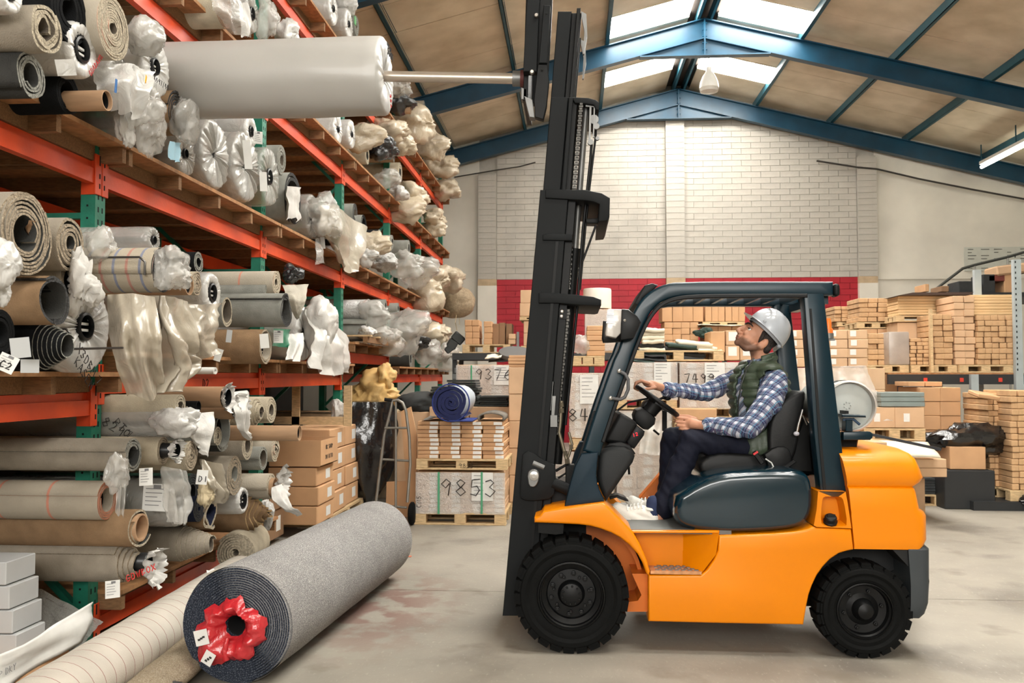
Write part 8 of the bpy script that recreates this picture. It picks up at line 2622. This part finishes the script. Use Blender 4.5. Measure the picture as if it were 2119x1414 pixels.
# ---- hand truck beside the 9853 load
YQ = 9.45
ht = empty('hand_truck', (atY(815, 1050, YQ).x, YQ, 0), label='grey tubular hand truck standing beside the 9853 load', cat='hand truck')
HT = mat('hand_truck_grey', (128, 124, 116), .4, .5, .15, 8)
def htube(pts, r=.014, nm='tube'):
    b = MB(); b.tube([atY(px, py, YQ + dy) for px, py, dy in pts], r, 10); return part(b, nm, HT, ht, 60)
htube([(806, 828, .05), (812, 830, .05), (808, 850, .05), (795, 900, .03), (778, 1042, -.05)], .016, 'side_rail')
htube([(811, 830, .05), (823, 828, .05), (833, 834, .05), (840, 850, .05), (847, 905, .03), (849, 960, 0), (843, 1040, -.05)], .016, 'side_rail')
htube([(819, 832, .05), (819, 1052, -.05)], .013, 'centre_rail')
for a, c in (((796, 886), (842, 886)), ((789, 951), (847, 954)), ((790, 1046), (842, 1051))):
    htube([(a[0], a[1], .02), (c[0], c[1], .02)], .013, 'cross_bar')
b = MB(); b.tube([atY(805, 827, YQ + .05) - Vector((.05, 0, 0)), atY(812, 829, YQ + .05)], .02, 10); part(b, 'grip', BLACK, ht, 60)
for px in (852, 774):
    c = atY(px, 1040, YQ); b = MB(); b.lathe([(.03, .035), (.1, .03), (.125, .012), (.125, -.012), (.1, -.03), (.03, -.035)], (c.x, YQ + .02, .127), (1, 0, 0), 26, cap0=True, cap1=True); part(b, 'wheel', RUBBER, ht, 40)
b = MB(); q0_, q1_ = atY(790, 1050, YQ), atY(843, 1050, YQ); b.box2((q0_.x, YQ - .28, .004), (q1_.x, YQ, .012)); part(b, 'toe_plate', HT, ht)
# cardboard leaning behind it
for i, (pts, m_, lab) in enumerate((([(829, 852), (850, 842), (862, 900), (862, 1078), (846, 1078)], CARD, 'front cardboard sheet leaning between hand truck and 9853 load'), ([(800, 998), (862, 995), (862, 1078), (798, 1078)], CARD, 'low cardboard sheet behind the hand truck'))):
    b = MB(); b.prism([((t_ := atY(px, py, 9.9 + i * .1)).x, max(.002, t_.z)) for px, py in pts], 9.9 + i * .1, 9.93 + i * .1); tag(b.build('cardboard_sheet', m_, None, origin=(atY(845, 1000, 9.9).x, 9.9, 0)), lab, 'cardboard')
# dark goods behind the hand truck
c = atY(870, 845, 11.0)
for i, (px, py, s_, m_, lab) in enumerate(((868, 835, (.3, .25, .14), DARKB, 'black tool bag behind the hand truck'), (895, 842, (.22, .06, .06), BLACK, 'black nozzle sticking out right of the tool bag'))):
    c = atY(px, py, 11.2); b = MB(); bunch_mesh(b, c, s_, 120 + i, amp=.2); tag(b.build('tool_bag', m_, None, 50, origin=c), lab, 'tool bag')
c = atY(868, 852, 11.1); b = MB(); b.box2((c.x - .3, 11.0, 0), (c.x + .28, 11.5, c.z), 0, .01); tag(b.build('carton', CARD2, None, origin=(c.x, 11.2, 0)), 'pale carton carrying the black tool bag', 'carton')
# ================================================================== rolls and packaging on the floor
def speckle(name, base, l1, l2, sc=220):
    m = mat(name, base, .95, 0, .0, 1, .5, 200, spec=.15)
    nt = m.node_tree; b = nt.nodes['Principled BSDF']
    tc = [n for n in nt.nodes if n.type == 'TEX_COORD'][0]
    def vor(scale, p0, p1, loc):
        mp = nt.nodes.new('ShaderNodeMapping'); mp.inputs['Location'].default_value = loc; nt.links.new(tc.outputs['Object'], mp.inputs[0])
        n = nt.nodes.new('ShaderNodeTexNoise'); n.inputs['Scale'].default_value = scale; n.inputs['Detail'].default_value = 2; nt.links.new(mp.outputs[0], n.inputs[0])
        r = nt.nodes.new('ShaderNodeValToRGB'); r.color_ramp.elements[0].position = p0; r.color_ramp.elements[1].position = p1; nt.links.new(n.outputs[0], r.inputs[0]); return r.outputs[0]
    c = mix_node(nt, vor(sc, .54, .60, (0, 0, 0)), srgb(*base), srgb(*l1))
    c = mix_node(nt, vor(sc * .9, .60, .66, (5, 2, 1)), c, srgb(*l2))
    c = mix_node(nt, vor(6, .45, .7, (9, 2, 1)), c, mix_node(nt, .12, c, srgb(60, 60, 66)))
    nt.links.new(c, b.inputs['Base Color'])
    return m
SPECK = speckle('grey_speckled_underlay', (146, 144, 143), (204, 202, 198), (84, 82, 90))
SPECKD = speckle('dark_speckled_edge', (44, 50, 62), (96, 102, 112), (24, 26, 34), 160)
R0 = .306
pn, pf_ = Vector((-1.785, 4.56, R0)), Vector((-1.60, 7.0, R0))
ang = atan2((pn - pf_).y, (pn - pf_).x)
fr = empty('carpet_roll', pn, (0, 0, ang), 'huge grey speckled underlay roll on the floor with a red bag core', 'carpet roll')
b = MB()
L_ = (pf_ - pn).length
spiral_mesh(b, R0, L_, 20, .2, 1.0, .0, 77, 40, .3, .012, .05)
for v in b.bm.verts: pass
b.build('rolled_underlay', [SPECK, SPECKD, SPECKD], fr, recalc=False)
b = MB()
def skin_r(x, th):
    c = 1.004 + .012 * noise.noise(Vector((x * 3, cos(th) * 1.5, sin(th) * 1.5)))
    for xc in (-.98, -1.30): c -= .028 * math.exp(-((x - xc) / .035) ** 2) * (.6 + .4 * cos(th - 2.6))
    return R0 * c
rings = []
for i in range(70):
    x = -.012 - (L_ - .0) * i / 69
    rings.append([(x, skin_r(x, t) * cos(t), skin_r(x, t) * sin(t)) for t in [2 * pi * k / 64 for k in range(64)]])
rings.append([(-L_ - .01, R0 * .9 * cos(2 * pi * k / 64), R0 * .9 * sin(2 * pi * k / 64)) for k in range(64)])
b.rings(rings, 0, True, False, True)
b.build('outer_layer', SPECK, fr, 60)
b = MB(); b.lathe([(R0 * .19, -.0), (R0 * .18, -.5), (.001, -.5)], (-.02, 0, 0), (1, 0, 0), 20); b.build('dark_core', HOLE, fr, 40)
# red bag stuffed in the core
REDF = film('red_plastic_bag', (196, 40, 48), .93, .2, 12, .5, .9)
rb = MB()
rows_ = []
n = 64
for j in range(9):
    t = j / 8
    ring = []
    for k in range(n):
        th = 2 * pi * k / n
        lo = 1.0 + .9 * max(0, cos(th - 3.75)) ** 2 + .35 * max(0, cos(th + .3)) ** 3
        rr = .055 + .115 * t * lo * (.8 + .45 * noise.noise(Vector((cos(th) * 2, sin(th) * 2, 3)))) + .006 * t * sin(k * 2.4)
        x = .01 + .07 * sin(pi * min(t * .9, 1)) + .012 * sin(th * 11 + 3 * t) * t + .02 * noise.noise(Vector((th * 2, t * 3, 1)))
        # local axes: +x towards the viewer, y to the viewer's right when rotated, z up
        ring.append((x, rr * cos(th) * 1.0 - .0, rr * sin(th)))
    rows_.append(ring)
rb.rings(rows_, 0, True, False, False)
bag = rb.build('core_bag', REDF, fr, 70)
b = MB(); b.tube([(.06, -.02, -.05), (.075, -.025, -.10), (.06, -.025, -.16)], [.012, .016, .02], 8); b.build('bag_tail', REDF, fr, 60)
for (yy, zz, w_, h_, rot) in ((-.15, -.045, .075, .08, .25), (-.11, -.15, .06, .07, -.5)):
    b = MB(); b.box((.088, yy, zz), (.003, w_, h_), 0, Euler((rot, 0, 0)).to_matrix()); lb_ = b.build('bag_label', PAPER, fr)
    b = MB()
    for q in range(3): b.box((.0905, yy - .012 + q * .012, zz - .012 + q * .008), (.001, .014, .01), 0, Euler((rot, 0, 0)).to_matrix())
    o = b.build('print_marks', INK, fr); tag(o, kind='stuff')

# pale striped roll lying along the rack
PSTR = striped('pale_striped_roll', (192, 185, 173), (140, 96, 88), 10.5, .045, None, 'X', .6)
q0, q1 = atZ(225, 1440, .13), atZ(455, 1190, .13)
q0 = Vector((-2.345, 3.0, .15)); q1 = Vector((-2.455, 6.35, .15))
pr = empty('carpet_roll', q0, (0, 0, atan2((q0 - q1).y, (q0 - q1).x)), 'long pale roll with thin red rings lying along the rack foot', 'carpet roll')
b = MB()
Lp = (q1 - q0).length
rings = []
for i in range(60):
    x = -Lp * i / 59
    rings.append([(x, (.168 + .004 * noise.noise(Vector((x * 4, cos(t), sin(t))))) * cos(t), (.148 + .004 * noise.noise(Vector((x * 4, sin(t), 3)))) * sin(t)) for t in [2 * pi * k / 36 for k in range(36)]])
b.rings(rings, 0, True, True, True)
b.build('wrapped_cloth', PSTR, pr, 60)
b = MB(); spiral_mesh(b, .15, .3, 5, .3, .9, .0, 5, 24, .25, .03, .1); b.bm.verts.ensure_lookup_table(); b.build('roll_end', [PSTR, PILE_D, EDGE_L], pr, recalc=False)
# sandy flattened roll between the two
SANDY = speckle('sandy_backing', (160, 146, 124), (186, 175, 155), (126, 112, 94), 150)
b = MB()
s0_, s1_ = Vector((-2.06, 3.55, .0)), Vector((-2.16, 5.2, .0))
rings = []
for i in range(30):
    t = i / 29; c = s0_.lerp(s1_, t)
    rings.append([(c.x + (.13 + .02 * noise.noise(Vector((t * 4, cos(a), 2)))) * cos(a), c.y, .075 + (.07 + .012 * noise.noise(Vector((t * 5, sin(a), 7)))) * sin(a)) for a in [2 * pi * k / 24 for k in range(24)]])
b.rings(rings, 0, True, True, True)
tag(b.build('carpet_roll', SANDY, None, 60, origin=(-2.1, 4.3, 0)), 'sandy flattened carpet roll between the striped and the speckled roll', 'carpet roll')
# coil on end beside the rack beam
cc_ = atY(487, 1145, 6.42)
cr_ = roll('small pale coiled roll end leaning by the bottom beam of the rack', 0, 0, 0, 0, 'spiral', at=cc_, R=.152, L=.5, body=BEIGE_C, pile=PILE_D, edge=EDGE_L, turns=7, core=.18, gap=.2, wob=.04, rotz=-pi / 2 + .12, group='small coil by the bottom beam')
c = atZ(395, 1400, .03); b = MB(); bunch_mesh(b, Vector((-2.0, 4.28, .05)), (.09, .07, .05), 131, amp=.5)
tag(b.build('plastic_wrapping', mat('dark_grey_film', (74, 74, 72), .3, 0, .1, 5, .5, 16), None, 45, origin=(-2.0, 4.28, .05)), 'dark crumpled film at the foot of the speckled roll', 'plastic sheet')
c = atZ(832, 1152, .003); b = MB(); b.box((c.x, c.y, .003), (.17, .05, .004), 0, Euler((0, 0, .1)).to_matrix()); tag(b.build('floor_tape', mat('orange_tape', (206, 120, 92), .7), None, origin=(c.x, c.y, 0)), 'short orange tape strip on the floor past the speckled roll', 'tape')
b = MB(); sheet_mesh(b, [atX(426, 1182, -2.5), atX(455, 1178, -2.45), atX(452, 1192, -2.4), atX(430, 1196, -2.45)], 6, 6, .02, 1, 3); tag(b.build('paper_scrap', TORN, None, None, origin=atX(440, 1188, -2.45), recalc=False), 'white paper scrap between the pale striped roll and the coil', 'paper')

# packaging at the lower left corner
CORN = atY(60, 1330, 3.95)
WC = mat('white_carton_side', (178, 180, 180), .6, 0, .06, 4)
wb = empty('open_carton', (-2.95, 4.1, 0), label='big flat carton with torn white edges at the lower left corner', cat='carton')
lo, hi = Vector((-3.35, 3.55, .0)), Vector((-2.62, 4.42, .27))
b = MB(); b.box2((lo.x, lo.y, .002), (hi.x, hi.y, .24), 0, .004); part(b, 'box_body', CARD, wb)
b = MB(); sheet_mesh(b, [[Vector((hi.x + .02, lo.y, .37)), Vector((hi.x + .02, 4.0, .36)), Vector((hi.x + .0, 4.62, .40))], [Vector((hi.x + .012, lo.y, .3)), Vector((hi.x + .012, 4.0, .3)), Vector((hi.x + .012, 4.6, .32))], [Vector((hi.x + .01, lo.y, .2)), Vector((hi.x + .01, 4.0, .2)), Vector((hi.x + .01, 4.5, .22))]], 24, 10, .012, 2, 6, .02)
fl_ = part(b, 'torn_flap', PAPER, wb); fl_.modifiers.new('t', 'SOLIDIFY').thickness = .006
stroke_text('KEEP DRY', Vector((hi.x + .022, 3.75, .26)), (0, 1, 0), (0, 0, 1), .03, .0016, 'printed_text', mat('grey_print', (120, 120, 122), .7), wb)
for i in range(4):
    b = MB(); z0 = .2405 + i * .118
    b.box2((-3.3, 4.16, z0 if i else .2405), (-2.80 + .02 * (3 - i), 4.40, z0 + .112), 0, .004)
    tag(b.build('white_carton', WC, None, origin=(-3.05, 4.28, z0)), ['lowest white flat carton in the pile at the left edge', 'second white flat carton in the pile at the left edge', 'third white flat carton in the pile at the left edge', 'topmost white flat carton in the pile at the left edge'][i], 'carton', 'white cartons at the left edge')
b = MB(); sheet_mesh(b, [[atY(-60, 1150, 4.75), atY(60, 1205, 4.75), atY(215, 1290, 4.75)], [atY(-60, 1230, 4.65), atY(60, 1265, 4.65), atY(190, 1310, 4.65)], [atY(-60, 1330, 4.5), atY(60, 1350, 4.5), atY(150, 1352, 4.5)]], 30, 18, .03, 6, 15)
FILMG = film('grey_stretch_film', (150, 150, 144), .72, .1, 40, 1.0, 1.0)
tag(b.build('plastic_sheet', FILMG, None, None, origin=atY(60, 1270, 4.65), recalc=False), 'shiny stretch film pulled down over the load at the left edge', 'plastic sheet')
b = MB(); b.box2((-3.9, 4.62, 0), (-2.98, 4.98, .3), 0, .01); tag(b.build('wrapped_load', mat('dark_wrapped_load', (60, 58, 56), .5, 0, .3, 6), None, origin=(-3.4, 4.8, 0)), 'dark load under the shiny stretch film at the rack foot', 'wrapped load')
